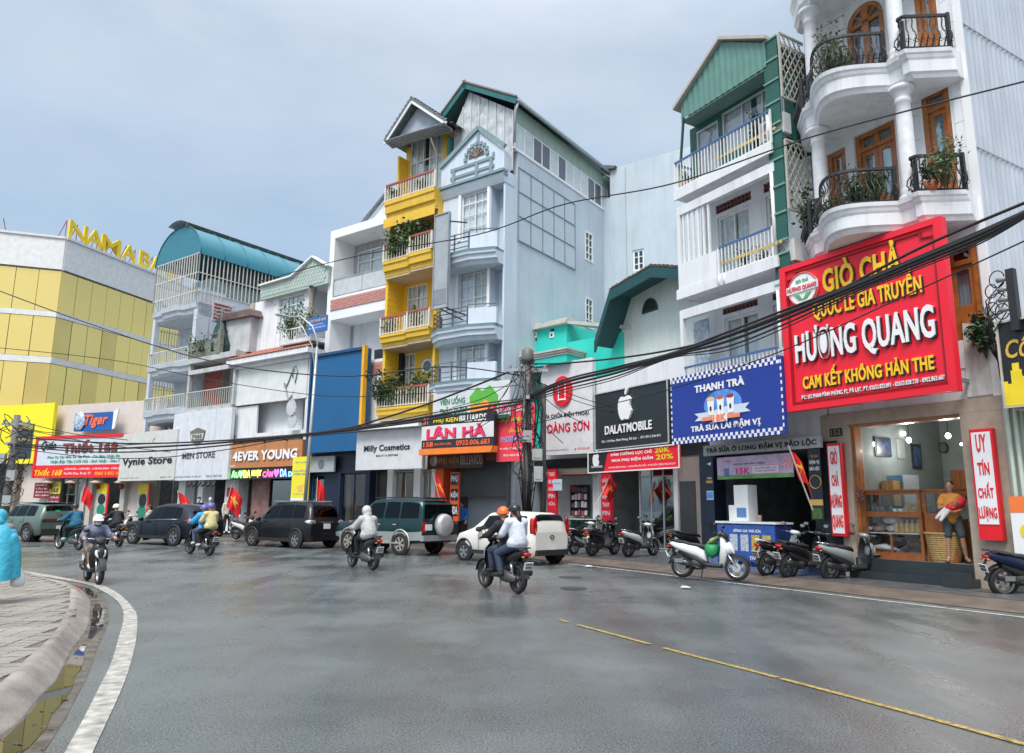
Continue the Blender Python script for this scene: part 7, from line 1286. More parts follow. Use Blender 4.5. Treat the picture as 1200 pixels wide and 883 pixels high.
st=[(0,.50,1.15,1.20,.80,.68),(.04,.45,1.18,1.60,.84,.70),(.10,.42,1.18,1.84,.85,.70),(.5,.40,1.17,1.92,.86,.69),(1.6,.40,1.16,1.94,.86,.68),(2.5,.40,1.15,1.90,.86,.67),(2.9,.40,1.14,1.70,.86,.65),(3.3,.40,1.13,1.20,.86,.66),(4.2,.42,1.06,1.11,.83,.62),(4.5,.46,.92,.98,.78,.58),(4.58,.5,.80,.84,.7,.5)]
g=G(471,650.8);rt,at_,sc,Ps,cap=car('off_roader','dark green off-road car with silver lower body and silver spare wheel cover',g,142,4.58,1.72,st,gb,2.72,.98,.38,two=slv,clad=slv,rimm=M('dusty_rim',(.38,.36,.32),.5,metal=.4),side_gl=((.2,1.05,.2,1.05),(1.15,1.85,1.15,1.8),(1.95,2.95,1.92,2.6)),nsp=6)
cap(2.95,3.28,'windscreen',carglass,.92);seams(rt,at_,sc,(1.12,1.92,2.95),0);handles(rt,at_,sc,(1.3,2.1),slv);mirror(rt,2.95,.84,1.25,gb);MB().box(-.01,.035,-.66,.66,1.25,1.72).build('rear_window',carglass,rt)
sp=MB().lathe([(.001,-.20),(.28,-.19),(.36,-.14),(.39,-.05),(.39,.06),(.001,.07)],(0,0,0),28,'x');o=sp.build('spare_wheel_cover',M('cover_silver',(.52,.54,.54),.3,metal=.4),rt);o.location=(-.13,-.12,1.02)
MB().box(-.12,.05,-.84,.84,.50,.68).build('rear_bumper',slv,rt);p=plate(rt,-.01,.95,y=.50)
for sg in(1,-1):MB().box(-.02,.05,sg*.66-.06,sg*.66+.12 if sg>0 else sg*.66+.06,.78,1.12).build('tail_light',tail_red,rt);MB().box(.4,2.5,sg*.64-.02,sg*.64+.02,1.93,1.97).build('roof_rail',trimb,rt);MB().box(1.0,3.1,sg*.80,sg*.90,.38,.43).build('side_step',slv,rt)
MB().box(.06,.2,-.6,.6,1.90,1.96).build('roof_spoiler',gb,rt)
sg_=paint('paint_sage',(.12,.17,.15),.3)
st=[(0,.45,.98,1.02,.84,.66),(.04,.36,1.04,1.30,.90,.68),(.16,.30,1.05,1.55,.92,.66),(.4,.26,1.04,1.62,.93,.64),(1.4,.25,1.02,1.68,.94,.64),(2.5,.25,1.0,1.62,.94,.62),(3.2,.25,.98,1.06,.93,.62),(4.0,.28,.90,.96,.86,.55),(4.25,.4,.7,.76,.7,.45)]
g=G(32.7,635.4);rt,at_,sc,Ps,cap=car('sage_suv','sage green suv with full width tail bar parked by the restaurant',g,150,4.25,1.88,st,sg_,2.6,.85,.36,side_gl=((.5,1.2,.6,1.2),(1.26,2.05,1.26,2.0),(2.1,2.95,2.08,2.5)))
cap(.17,.05,'rear_window',carglass,.95);seams(rt,at_,sc,(1.22,2.08),0);handles(rt,at_,sc,(1.4,2.2),sg_);mirror(rt,2.85,.92,1.05,sg_);plate(rt,-.03,.60,w=.4);MB().box(-.02,.03,-.78,.78,.86,.96).build('tail_bar',M('tail_bar',(.03,.03,.035),.2),rt);MB().box(-.028,-.021,-.74,.74,.90,.915).build('tail_light_strip',tail_red,rt);MB().box(-.05,.05,-.8,.8,.34,.56).build('rear_bumper',trimb,rt);MB().box(-.024,-.016,.10,.3,1.28,1.36).build('window_sticker',M('sticker_green',(.02,.5,.12),.5),rt);MB().box(.3,2.6,-.6,.6,1.66,1.69).build('roof_panel',sg_,rt)
wp=paint('paint_white',(.66,.65,.60),.0)
st=[(0,.42,.90,.94,.70,.58),(.05,.30,.96,1.25,.76,.60),(.16,.26,.97,1.44,.79,.60),(.4,.24,.97,1.50,.80,.60),(1.2,.23,.95,1.53,.80,.60),(2.0,.23,.93,1.50,.80,.58),(2.85,.24,.92,.99,.79,.55),(3.3,.27,.82,.88,.74,.5),(3.56,.4,.64,.70,.6,.4)]
h_=math.radians(135);lf_=Vector((-math.sin(h_),math.cos(h_),0));g=G(647,660)+lf_*(1.595-.24)
rt,at_,sc,Ps,cap=car('white_hatchback','small white hatchback ahead of the couple on the motorbike',g,135,3.56,1.595,st,wp,2.38,.60,.29,side_gl=((.35,1.1,.4,1.1),(1.16,2.3,1.16,1.98)))
cap(.16,.06,'rear_window',carglass,.95);cap(2.05,2.8,'windscreen',carglass,.9);seams(rt,at_,sc,(1.13,2.3),0);handles(rt,at_,sc,(1.3,),trimb);mirror(rt,2.2,.78,.98,trimb);plate(rt,-.02,.48)
for sg in(1,-1):MB().pod([(.04,sg*.69,1.12,.05,.05),(.0,sg*.70,1.12,.07,.26),(.14,sg*.76,1.12,.04,.22)],10).build('tail_light',tail_red,rt)
MB().box(-.05,.04,-.68,.68,.28,.44).build('rear_bumper',trimb,rt);MB().tube([(-.012,.09*math.cos(k*.785),.80+.05*math.sin(k*.785))for k in range(8)],.012,5,close=True).build('badge',trimb,rt)
# ------------------------------------------------------------------ scooters
seatm=M('seat_black',(.02,.02,.022),.55);engm=M('engine_grey',(.09,.09,.095),.5,metal=.4);chrome=M('chrome',(.55,.56,.58),.2,metal=.9);orange_l=M('indicator_orange',(.45,.14,.02),.3)
def scooter(label,P,heading,mainm,second=None,sporty=True,name='scooter',rimm=None,lean=0.,group=None,bright=False,windscreen=False):
 """rear contact patch at the origin, front wheel at x = 1.28"""
 rt=empty(name,P,math.radians(heading),label,'motorbike' if name!='scooter' else 'scooter',group);rt.rotation_euler.x=math.radians(lean);second=second or trimb;r=.28;wb=1.28;rimm=rimm or alloy
 def wh(x,w):
  m=MB();m.lathe([(r*.72,-w/2),(r*.92,-w/2),(r,-w*.15),(r,w*.15),(r*.92,w/2),(r*.72,w/2),(r*.70,0),(r*.72,-w/2)],n=26,axis='y');t_=m.build('wheel',rubber,rt);t_.location=(x,0,r);d=MB();d.lathe([(r*.76,-w*.4),(r*.76,w*.4),(r*.68,w*.4),(r*.68,-w*.4),(r*.76,-w*.4)],n=26,axis='y');d.lathe([(.001,-w*.5),(.045,-w*.45),(.045,w*.45),(.001,w*.5)],n=12,axis='y')
  for k in range(5):
   a=2*math.pi*k/5+.4
   for q_ in(-.09,.09):d.bar((.03*math.cos(a),0,.03*math.sin(a)),(r*.71*math.cos(a+q_*1.6),0,r*.71*math.sin(a+q_*1.6)),.022,.03)
  d.build('rim',rimm,t_);MB().disc((0,-.05,0),.10,'y',18,.012).build('brake_disc',chrome,t_)
 wh(0,.11);wh(wb,.10)
 m=MB();m.pod([(-.05,.09,.28,.04,.05),(.2,.10,.30,.07,.11),(.45,.06,.33,.12,.13),(.58,.0,.34,.06,.08)],10).pod([(.18,0,.36,.05,.06),(.3,0,.36,.12,.13),(.52,0,.36,.10,.1)],10);m.build('engine',engm,rt)
 m=MB().pod([(-.22,-.15,.40,.035,.035),(-.2,-.15,.40,.06,.065),(.15,-.14,.33,.062,.07),(.24,-.13,.30,.03,.03)],10).tube([(.24,-.13,.3),(.4,-.1,.24),(.5,-.04,.26)],.02,6);m.build('exhaust',M('exhaust_black',(.06,.06,.065),.35,metal=.6),rt);MB().box(-.12,.08,-.222,-.208,.33,.42).build('heat_shield',chrome if bright else trimb,rt)
 m=MB()
 for y in(.10,):m.tube([(.02,y,.32),(.12,y,.62)],.018,6).tube([(.05+.003*0,y,.40),(.1,y,.56)],.035,8)
 m.build('shock_absorber',chrome,rt);m=MB();m.grid([[((r+.05)*math.cos(t),y,r+(r+.05)*math.sin(t))for y in(-.07,0,.07)]for t in[math.radians(a)for a in range(60,165,12)]]).bar((-.27,0,.42),(-.34,0,.30),.10,.02);m.build('rear_mudguard',trimb,rt)
 tb=MB();tb.pod([(-.32,0,.78,.03,.02),(-.26,0,.77,.08,.055),(-.1,0,.72,.125,.09),(.15,0,.66,.15,.12),(.38,0,.60,.15,.13),(.52,0,.52,.12,.12),(.60,0,.44,.08,.08)],14,3);tb.build('tail_panel',mainm,rt)
 MB().pod([(-.05,0,.60,.08,.05),(.2,0,.50,.11,.10),(.45,0,.40,.12,.10),(.62,0,.33,.10,.05)],12,3).build('lower_cover',second,rt)
 MB().pod([(-.20,0,.82,.06,.02),(-.12,0,.835,.11,.035),(.1,0,.80,.13,.04),(.16,0,.775,.14,.04),(.4,0,.755,.13,.045),(.56,0,.72,.08,.05),(.62,0,.68,.04,.03)],12,2.6).build('seat',seatm,rt)
 m=MB()
 for sy in(1,-1):m.tube([(.0,sy*.12,.80),(-.2,sy*.11,.86),(-.34,sy*.06,.87)],.013,6)
 m.tube([(-.34,.06,.87),(-.36,0,.87),(-.34,-.06,.87)],.014,6);m.build('grab_rail',second if sporty else chrome,rt)
 MB().pod([(-.36,0,.745,.05,.02),(-.345,0,.75,.085,.035),(-.28,0,.75,.06,.03)],10).build('tail_light',tail_red,rt)
 for sy in(1,-1):MB().ell((-.34,sy*.10,.70),.03,.035,.02,8,6).build('indicator',orange_l,rt)
 pl=MB();pl.add([(-.40,-.095,.60),(-.40,.095,.60),(-.345,.095,.46),(-.345,-.095,.46),(-.39,-.095,.605),(-.39,.095,.605),(-.335,.095,.465),(-.335,-.095,.465)],[(0,1,2,3),(7,6,5,4),(0,4,5,1),(1,5,6,2),(2,6,7,3),(3,7,4,0)]);pp=pl.build('number_plate',platem,rt)
 cm=MB()
 for j in range(2):
  for k in range(4):y=-.07+k*.037;z=.565-j*.06;cm.box(-.397+j*.024-.005,-.397+j*.024,y,y+.022,z-.02,z+.02)
 cm.build('plate_characters',trimb,pp);MB().bar((-.3,0,.70),(-.38,0,.56),.06,.015).build('plate_bracket',trimb,rt)
 MB().pod([(.5,0,.34,.12,.06),(.62,0,.31,.14,.05),(.9,0,.30,.14,.045),(.98,0,.34,.12,.05)],12,4).build('footboard',second,rt)
 ls=MB();rows=[]
 for(x,z,w,d)in((.92,.28,.10,.06),(.96,.42,.17,.08),(.98,.58,.20,.10),(.99,.72,.19,.11),(.97,.86,.14,.10),(.94,.95,.08,.07)):rows.append([(x+d*(1-abs(k/3)**2),w*k/3,z)for k in range(-3,4)])
 ls.grid(rows);ls.grid([[(p[0]-.03,p[1],p[2])for p in r_]for r_ in rows]);ls.build('leg_shield',mainm,rt);ib=MB();ib.grid([[(p[0]-.04,p[1]*.93,p[2])for p in r_]for r_ in rows]);ib.build('inner_panel',second if sporty else trimb,rt)
 MB().pod([(1.02,0,.62,.03,.03),(1.04,0,.70,.12,.14),(1.12,0,.72,.13,.14),(1.2,0,.66,.07,.08),(1.23,0,.6,.02,.02)],12).build('front_cowl',mainm,rt)
 for sy in(1,-1):MB().pod([(1.09,sy*.10,.74,.02,.06),(1.16,sy*.085,.70,.035,.075),(1.21,sy*.05,.62,.015,.03)],8).build('headlight',lampc,rt)
 m=MB()
 for sy in(1,-1):m.tube([(1.06,sy*.06,.62),(wb,sy*.075,r)],.022,7)
 m.build('front_fork',chrome if bright else engm,rt)
 m=MB();m.grid([[(wb+(r+.045)*math.cos(t),y,r+(r+.045)*math.sin(t)-.02*abs(y)*10)for y in(-.07,-.04,0,.04,.07)]for t in[math.radians(a)for a in range(10,160,14)]]);m.build('front_mudguard',mainm if not sporty else second,rt)
 m=MB();m.tube([(1.02,0,.80),(.96,0,.98)],.03,8).tube([(.86,.34,1.02),(.93,.2,1.03),(.96,0,1.0),(.93,-.2,1.03),(.86,-.34,1.02)],.014,7);m.build('handlebar',chrome,rt);m=MB()
 for sy in(1,-1):m.cyl((.85,sy*.36,1.02),(.90,sy*.25,1.03),.02,8)
 m.build('grip',rubber,rt);m=MB()
 for sy in(1,-1):m.tube([(.91,sy*.24,1.05),(1.0,sy*.32,1.04)],.008,5)
 m.build('brake_lever',chrome,rt);MB().pod([(.86,0,1.02,.05,.03),(.9,0,1.03,.12,.05),(1.0,0,1.0,.13,.07),(1.06,0,.96,.07,.05),(1.08,0,.93,.02,.02)],12).build('handlebar_cover',mainm if not sporty else second,rt)
 for sy in(1,-1):
  q_=MB().tube([(.9,sy*.2,1.05),(.88,sy*.26,1.18)],.008,5).pod([(.86,sy*.29,1.22,.02,.02),(.87,sy*.29,1.22,.075,.045),(.90,sy*.29,1.22,.06,.035),(.915,sy*.29,1.22,.02,.015)],10);k_=q_.build('mirror',trimb,rt);MB().disc((.856,sy*.29,1.22),.038,'x',14,.003,.065).build('mirror_glass',chrome,k_)
 if windscreen:MB().grid([[(1.1-.06*j,.15*k/2*(1-.15*j),.86+.09*j)for k in(-2,-1,0,1,2)]for j in range(4)]).build('windscreen',trimb,rt)
 MB().bar((.45,.12,.26),(.38,.20,.02),.018).build('side_stand',engm,rt);return rt
pw=paint('scooter_white',(.70,.72,.72),.0);pbk=paint('scooter_black',(.012,.012,.014),.1);pgr=paint('scooter_silver',(.36,.40,.40),.3);pnv=paint('scooter_navy',(.010,.018,.06),.3);pgn=paint('scooter_green',(.01,.10,.05),.2);prd=paint('scooter_red',(.4,.01,.015),.1)
fgs=scooter('white sporty scooter with green bag standing at the kerb in front of the tea counter',G(800,677,.05),-33,pw,trimb,bright=True,lean=-6,windscreen=True)
s2=scooter('white step-through scooter with red trim seen from behind at the glass shop front',G(736,653.5,.12),42,pw,None,sporty=False,rimm=engm,lean=4)
scooter('black scooter with white stripe parked beside the white step-through scooter',G(693,652.5,.12),48,pbk,None,lean=4,rimm=engm,windscreen=True)
scooter('dark scooter with white tail panels, leftmost in the row before the phone shop',G(672,650.5,.12),50,pbk,pw,lean=4);scooter('black and white scooter behind the row before the phone shop',G(690,645.5,.12),46,pw,trimb,lean=4)
scooter('black scooter parked sideways behind the white sporty scooter',G(798,655,.12),4,pbk,None,rimm=engm,lean=4)
scooter('silver grey step-through scooter beside the shop step, rear towards the road',G(973,682,.06),18,pgr,None,sporty=False,rimm=engm,lean=5)
scooter('black scooter squeezed between the white-panelled one and the silver grey one',G(924,678.5,.08),26,pbk,None,rimm=engm,lean=5,windscreen=True);scooter('black scooter with white side panel, nearest to the tea counter',G(898,676,.08),28,pbk,pw,lean=5)
scooter('dark blue scooter cut by the right edge of the photo',G(1176,700,.06),4,pnv,None,bright=True,lean=5)
scooter('pale grey scooter parked between the crossover and the black people carrier',G(277,632.5,.1),-28,pw,trimb,lean=5);scooter('white scooter parked in front of the narrow menu poster',G(172,633,.1),170,pw,None,sporty=False,lean=4)
scooter('dark scooter parked at the pink poster behind the black people carrier',G(316,633.5,.12),60,pbk,None,lean=4)
def on(root,mb,nm,m,label,cat,child=None):
 o=mb.build(nm,m);o.matrix_world=Matrix.Translation(root.location)@root.rotation_euler.to_matrix().to_4x4();return tag(o,label,cat)
on(fgs,MB().pod([(.55,-.02,.68,.05,.05),(.60,-.06,.66,.14,.13),(.74,-.10,.62,.15,.16),(.86,-.08,.66,.10,.12),(.90,-.05,.7,.03,.04)],12,3),'delivery_bag',M('bag_green',(.005,.22,.07),.5,var=.2,scale=14),'bright green bag hanging on the white sporty scooter','bag')
on(fgs,MB().pod([(.60,.0,.80,.06,.03),(.7,-.02,.84,.16,.08),(.8,.0,.90,.16,.06),(.9,.02,.95,.06,.04)],12),'folded_raincoat',M('rain_green',(.25,.35,.12),.4,var=.6,scale=12),'crumpled pale green raincoat over the green bag on the white scooter','raincoat')
# ------------------------------------------------------------------ people
def capsule(m,a,b,ra,rb,n=12):
 a=Vector(a);b=Vector(b);d=b-a
 if d.length<1e-4:d=Vector((0,0,1e-3))
 d.normalize();P_=[];R_=[]
 for k in(0,1,2,3):t=math.pi/2*k/3;P_.append(a-d*ra*math.cos(t)*.999);R_.append(max(ra*math.sin(t),.001))
 for k in(3,2,1,0):t=math.pi/2*k/3;P_.append(b+d*rb*math.cos(t)*.999+d*1e-4);R_.append(max(rb*math.sin(t),.001))
 m.tube(P_,R_,n)
def solid(parts,vox,name,mat,parent,smooth=3):
 m=MB()
 for p in parts:
  if p[0]=='e':m.ell(p[1],p[2],p[3],p[4],14,10,p[5]if len(p)>5 else None)
  else:capsule(m,*p)
 o=m.build(name,mat,None);md=o.modifiers.new('r','REMESH');md.mode='VOXEL';md.voxel_size=vox;md.use_smooth_shade=True
 s_=o.modifiers.new('s','SMOOTH');s_.iterations=smooth;s_.factor=.5
 dg=bpy.context.evaluated_depsgraph_get();me=bpy.data.meshes.new_from_object(o.evaluated_get(dg));me.name=name;old=o.data;o.modifiers.clear();o.data=me;bpy.data.meshes.remove(old)
 if not me.materials:me.materials.append(mat)
 o.parent=parent;return o
skin=M('skin_tan',(.42,.22,.14),.5,var=.08,scale=10);hairm=M('hair_black',(.012,.010,.010),.5);
def cloth(nm,col,r=.8):return M(nm,col,r,var=.18,scale=7,bump=.9,bscale=11)
def V3(*a):return Vector(a)
def hand(J,el,ha,grip):
 """palm and five fingers; grip = direction the fingers curl to"""
 d=(Vector(ha)-Vector(el)).normalized();c=Vector(ha);g=Vector(grip).normalized();s_=d.cross(g);s_=s_.normalized()if s_.length>.05 else d.cross(Vector((0,0,1))).normalized();P_=[(c,c+d*.06,.032,.036)]
 for k,L_ in enumerate((.068,.078,.074,.058)):
  b0=c+d*.085+s_*(.036-.024*k);b1=b0+(d*.75+g*.65)*L_*.5;b2=b1+(d*.15+g)*L_*.42;P_+=[(c+d*.04+s_*(.026-.018*k),b0,.013,.0115),(b0,b1,.0105,.0095),(b1,b2,.0095,.0085)]
 t0=c+d*.02+s_*.035;t1=t0+(s_*.6+d*.7+g*.3)*.04;P_+=[(t0,t1,.014,.012),(t1,t1+(d*.6+g*.7)*.035,.012,.0095)];return P_
def figure(root,J,top,bot,shoe,vox=.016,skinm=None,sleeve=1.,leg=1.,hood=None,grip=(0,0,-1),puff=0.,hairc=None,helmet=None,face=True,mask=None,bulk=1.):
 sk=skinm or skin;j={k:Vector(v)for k,v in J.items()};hd=j['head'];fw=(j.get('look',hd+V3(1,0,0))-hd).normalized();sd=Vector((0,0,1)).cross(fw).normalized();up=fw.cross(sd).normalized()
 rot=Matrix((fw,sd,up)).transposed();P_=[]
 P_+=[(j['pelvis'],j['chest'],.115*bulk,.125*bulk),(j['chest'],j['neck'],.12,.055),(j['neck'],hd-up*.03,.052,.055),(j['shL'],j['shR'],.06,.06)]
 P_+=[('e',hd,.098,.078,.118,rot),('e',hd+fw*.035-up*.055,.055,.056,.058,rot),(hd+fw*.095+up*.0,hd+fw*.108-up*.022,.010,.016),('e',hd+sd*.08-up*.01,.022,.012,.032,rot),('e',hd-sd*.08-up*.01,.022,.012,.032,rot),('e',hd+fw*.088-up*.058,.016,.026,.010,rot),('e',hd+fw*.083+up*.028,.014,.055,.012,rot),('e',hd+fw*.068-up*.092,.025,.03,.022,rot)]
 for s_ in 'LR':
  P_+=[(j['sh'+s_],j['el'+s_],.05,.042),(j['el'+s_],j['ha'+s_],.042,.028),(j['hip'+s_],j['kn'+s_],.085,.058),(j['kn'+s_],j['kn'+s_].lerp(j['an'+s_],.35),.057,.055),(j['kn'+s_].lerp(j['an'+s_],.35),j['an'+s_],.055,.034),(j['an'+s_],j['to'+s_],.04,.035)]+hand(j,j['el'+s_],j['ha'+s_],j.get('grip'+s_,Vector(grip)))
 P_+=[(j['hipL'],j['hipR'],.095,.095)]
 b_=solid(P_,vox,'body',sk,root,2)
 if top:
  T=[(j['pelvis']+V3(0,0,.02),j['chest'],(.150+puff)*bulk,(.155+puff)*bulk),(j['chest'],j['neck']-up*.03,.150+puff*.6,.078),(j['shL'],j['shR'],.085+puff*.5,.085+puff*.5),(j['hipL']+V3(0,0,.04),j['hipR']+V3(0,0,.04),.122*bulk+puff*.5,.122*bulk+puff*.5)]
  for s_ in 'LR':
   sh,el,ha=j['sh'+s_],j['el'+s_],j['ha'+s_]
   if sleeve>=1:T+=[(sh,el,.072+puff*.6,.062+puff*.6),(el,el.lerp(ha,.92),.062+puff*.6,.043+puff*.3)]
   else:T+=[(sh,sh.lerp(el,sleeve),.072,.078)]
  t_=solid(T,vox*1.1,'jacket' if sleeve>=1 else 't_shirt',top,root,2)
 if bot:
  T=[(j['hipL'],j['hipR'],.115,.115),(j['pelvis'],j['pelvis']+V3(0,0,.08),.13,.13)]
  for s_ in 'LR':
   hp,kn,an=j['hip'+s_],j['kn'+s_],j['an'+s_]
   if leg>=1:T+=[(hp,kn,.105,.078),(kn,kn.lerp(an,.9),.078,.06)]
   else:T+=[(hp,hp.lerp(kn,leg),.108,.098)]
  solid(T,vox*1.1,'trousers' if leg>=1 else 'shorts',bot,root,2)
 if shoe:
  for s_ in 'LR':solid([(j['an'+s_]-V3(0,0,.02),j['to'+s_],.052,.042),(j['an'+s_]-V3(0,0,.03),j['to'+s_]-V3(0,0,.01),.045,.045)],.014,'shoe',shoe,root,1)
 if helmet:
  m=MB();hp=[]
  for i in range(7):
   p=math.pi*.56*i/6;r_=[]
   for k in range(18):t=2*math.pi*k/18;r_.append(hd+up*.02+rot@Vector((.138*math.sin(p)*math.cos(t)-.005,.122*math.sin(p)*math.sin(t),.135*math.cos(p))))
   hp.append(r_)
  m.loft(hp,False);h_=m.build('helmet',helmet,root);m=MB();m.grid([[hd+up*.05+rot@Vector((.13*math.cos(t)+d_,.115*math.sin(t),-.01-d_*.25))for t in[math.radians(a)for a in range(-65,66,13)]]for d_ in(0,.06)]);m.build('peak',helmet,h_)
  m=MB().tube([hd+sd*.085+up*.0,hd+sd*.06-up*.10+fw*.05,hd-up*.125+fw*.06,hd-sd*.06-up*.10+fw*.05,hd-sd*.085],.008,5);m.build('chin_strap',trimb,h_)
 if hairc is not None and not helmet or hairc=='long':
  T=[('e',hd-fw*.018+up*.03,.100,.088,.105,rot),('e',hd-fw*.05,.07,.083,.10,rot)]
  if hairc=='long':T+=[(hd-fw*.09,hd-fw*.15-up*.12,.05,.05),(hd-fw*.15-up*.12,hd-fw*.16-up*.42,.05,.025)]
  solid(T,.014,'hair',hairm,root,2)
 if mask:solid([('e',hd+fw*.052-up*.055,.062,.070,.05,rot)],.012,'face_mask',mask,root,2)
 if face and not mask:
  m=MB()
  for s_ in(1,-1):m.ell(hd+fw*.087+sd*s_*.033+up*.012,.012,.012,.006,8,6)
  m.build('eyes',trimb,root)
  MB().ell(hd+fw*.104-up*.060,.004,.022,.004,8,4).build('mouth',M('lip',(.30,.10,.08),.5),root)
 if hood:solid([('e',hd-fw*.012+up*.01,.135,.125,.15,rot),(hd-fw*.05-up*.1,j['neck'],.11,.12)],.018,'hood',hood,root,2)
 return b_
def rider_pose(lean=.0,pill=False,hgt=1.0,look=(1,0,0),dx=0.):
 x=.30+dx if not pill else.0+dx;k=hgt;z0=.84 if not pill else.90
 J=dict(pelvis=(x,0,z0+.06),chest=(x+.10+lean,0,z0+.36*k),neck=(x+.12+lean*1.2,0,z0+.50*k),head=(x+.16+lean*1.35,0,z0+.655*k),shL=(x+.09+lean,.17,z0+.44*k),shR=(x+.09+lean,-.17,z0+.44*k),hipL=(x+.03,.10,z0),hipR=(x+.03,-.10,z0))
 if not pill:J.update(elL=(x+.27+lean*.6,.30,z0+.24),elR=(x+.27+lean*.6,-.30,z0+.24),haL=(.82,.32,1.06),haR=(.82,-.32,1.06),knL=(x+.43,.16,.78),knR=(x+.43,-.16,.78),anL=(x+.43,.13,.42),anR=(x+.43,-.13,.42),toL=(x+.58,.13,.38),toR=(x+.58,-.13,.38))
 else:J.update(elL=(x+.2,.25,z0+.22),elR=(x+.2,-.25,z0+.22),haL=(x+.42,.17,z0+.16),haR=(x+.42,-.17,z0+.16),knL=(x+.40,.24,.74),knR=(x+.40,-.24,.74),anL=(x+.28,.22,.38),anR=(x+.28,-.22,.38),toL=(x+.42,.22,.34),toR=(x+.42,-.22,.34))
 h=J['head'];J['look']=(h[0]+look[0],h[1]+look[1],h[2]+look[2]);return J
def rider(bike,label,J,**k):
 rt=empty('person',bike.location.copy(),bike.rotation_euler.z,label,'person');rt.rotation_euler.x=bike.rotation_euler.x;rt.scale=bike.scale;figure(rt,J,**k);return rt
wshoe=M('shoe_white',(.6,.6,.6),.6);bshoe=M('shoe_black',(.02,.02,.02),.6)
b1=scooter('black scooter with twin pale front lamps ridden towards the camera along the kerb',G(102,680.5),-50,pbk,trimb,name='motorbike',bright=True);b1.scale=(.88,)*3
rider(b1,'person in slate blue puffer jacket, white helmet and face mask riding towards the camera',rider_pose(.05,look=(1,-.05,-.12),hgt=.92),top=cloth('puffer_slate',(.11,.13,.20),.6),bot=cloth('khaki_shorts',(.33,.28,.23)),shoe=wshoe,leg=.95,puff=.035,helmet=M('helmet_white',(.72,.73,.74),.25),mask=M('mask_white',(.6,.62,.62),.8),hood=None,vox=.014)
b2=scooter('dark motor scooter with white plate ridden away left of the near rider',G(92,645.0),149,pbk,pgn,name='motorbike')
rider(b2,'person in teal blue jacket and black helmet riding away beside the sage suv',rider_pose(.06,look=(1,0,-.1)),top=cloth('jacket_teal',(.012,.11,.20)),bot=cloth('trousers_dark',(.02,.025,.04)),shoe=wshoe,puff=.03,helmet=M('helmet_black',(.015,.015,.018),.25))
b3=scooter('dark scooter with red tail light passing the front of the midnight blue crossover',G(139,641.5),140,pbk,pgr,name='motorbike',rimm=engm)
rider(b3,'person in black jacket and white helmet riding in front of the crossover',rider_pose(.1,look=(1,.3,-.1)),top=cloth('jacket_black',(.012,.013,.016)),bot=cloth('trousers_black',(.012,.012,.014)),shoe=bshoe,puff=.02,helmet=_mats['helmet_white'])
b4=scooter('dark scooter carrying two people in blue and yellow raincoats',G(245,651.5),140,pbk,trimb,name='motorbike',rimm=engm)
hp_=M('helmet_purple',(.12,.12,.42),.3);rider(b4,'person in bright blue rain cape and purple helmet driving the two-up scooter',rider_pose(.04,look=(1,0,-.1),dx=.06),top=cloth('cape_blue',(.03,.30,.62),.45),bot=cloth('trousers_patterned',(.10,.12,.18)),shoe=wshoe,puff=.06,helmet=hp_)
rider(b4,'person in pale yellow jacket and purple helmet riding pillion behind the blue cape',rider_pose(.0,pill=True,look=(1,0,-.05)),top=cloth('jacket_yellow',(.58,.52,.26)),bot=_mats['trousers_black'],shoe=wshoe,puff=.02,helmet=hp_)
b5=scooter('black scooter with lit red tail light ridden by the person in the grey jacket',G(437,668.5),126,pbk,trimb,name='motorbike',rimm=engm)
rider(b5,'person in light grey hooded jacket riding away beside the green off-roader',rider_pose(.06,look=(1,.35,-.1)),top=cloth('jacket_grey',(.40,.40,.40),.6),bot=_mats['trousers_black'],shoe=bshoe,puff=.05,hood=cloth('hood_pale',(.48,.47,.47),.6),helmet=None,vox=.014,hairc=None)
b6=scooter('black scooter carrying a couple away from the camera in the middle of the road',G(607,696),121,pbk,trimb,name='motorbike',rimm=engm,bright=True)
rider(b6,'person in black jacket and orange helmet driving the couple on the scooter',rider_pose(.06,look=(1,.1,-.1),dx=.06),top=_mats['jacket_black'],bot=cloth('jeans_dark',(.03,.05,.09)),shoe=bshoe,puff=.02,helmet=M('helmet_orange',(.85,.14,.03),.3),vox=.014)
rider(b6,'person in pale sweater with long black ponytail and dark helmet riding pillion',rider_pose(.0,pill=True,look=(1,.1,-.05),hgt=1.0),top=cloth('sweater_pale',(.55,.58,.66)),bot=_mats['jeans_dark'],shoe=bshoe,puff=.02,hairc='long',helmet=_mats['helmet_black'],vox=.014)
X,Z=bh.q(1122,652,-.35);mp=bh.F.pt(bh.u0+X,-.28,ft+.012);mroot=empty('person',mp,math.radians(-118),'man in orange t-shirt and dark shorts standing on the shop step holding a baby','person')
J=dict(pelvis=(0,0,.95),chest=(.0,.0,1.24),neck=(.02,0,1.44),head=(.045,0,1.60),look=(1.04,-.25,1.56),shL=(0,.165,1.37),shR=(0,-.165,1.37),elL=(.10,.27,1.13),elR=(.10,-.25,1.13),haL=(.30,.08,1.06),haR=(.29,.02,1.20),gripL=(0,-.6,1),gripR=(.2,.8,.5),hipL=(0,.095,.91),hipR=(0,-.095,.91),knL=(.06,.17,.50),knR=(.04,-.12,.50),anL=(-.02,.22,.09),anR=(.02,-.14,.09),toL=(.13,.27,.05),toR=(.17,-.17,.05))
mroot.scale=(.95,.9,1);figure(mroot,J,None,cloth('shorts_dark',(.05,.07,.085)),None,vox=.010,leg=.8,hairc=True,bulk=.92)
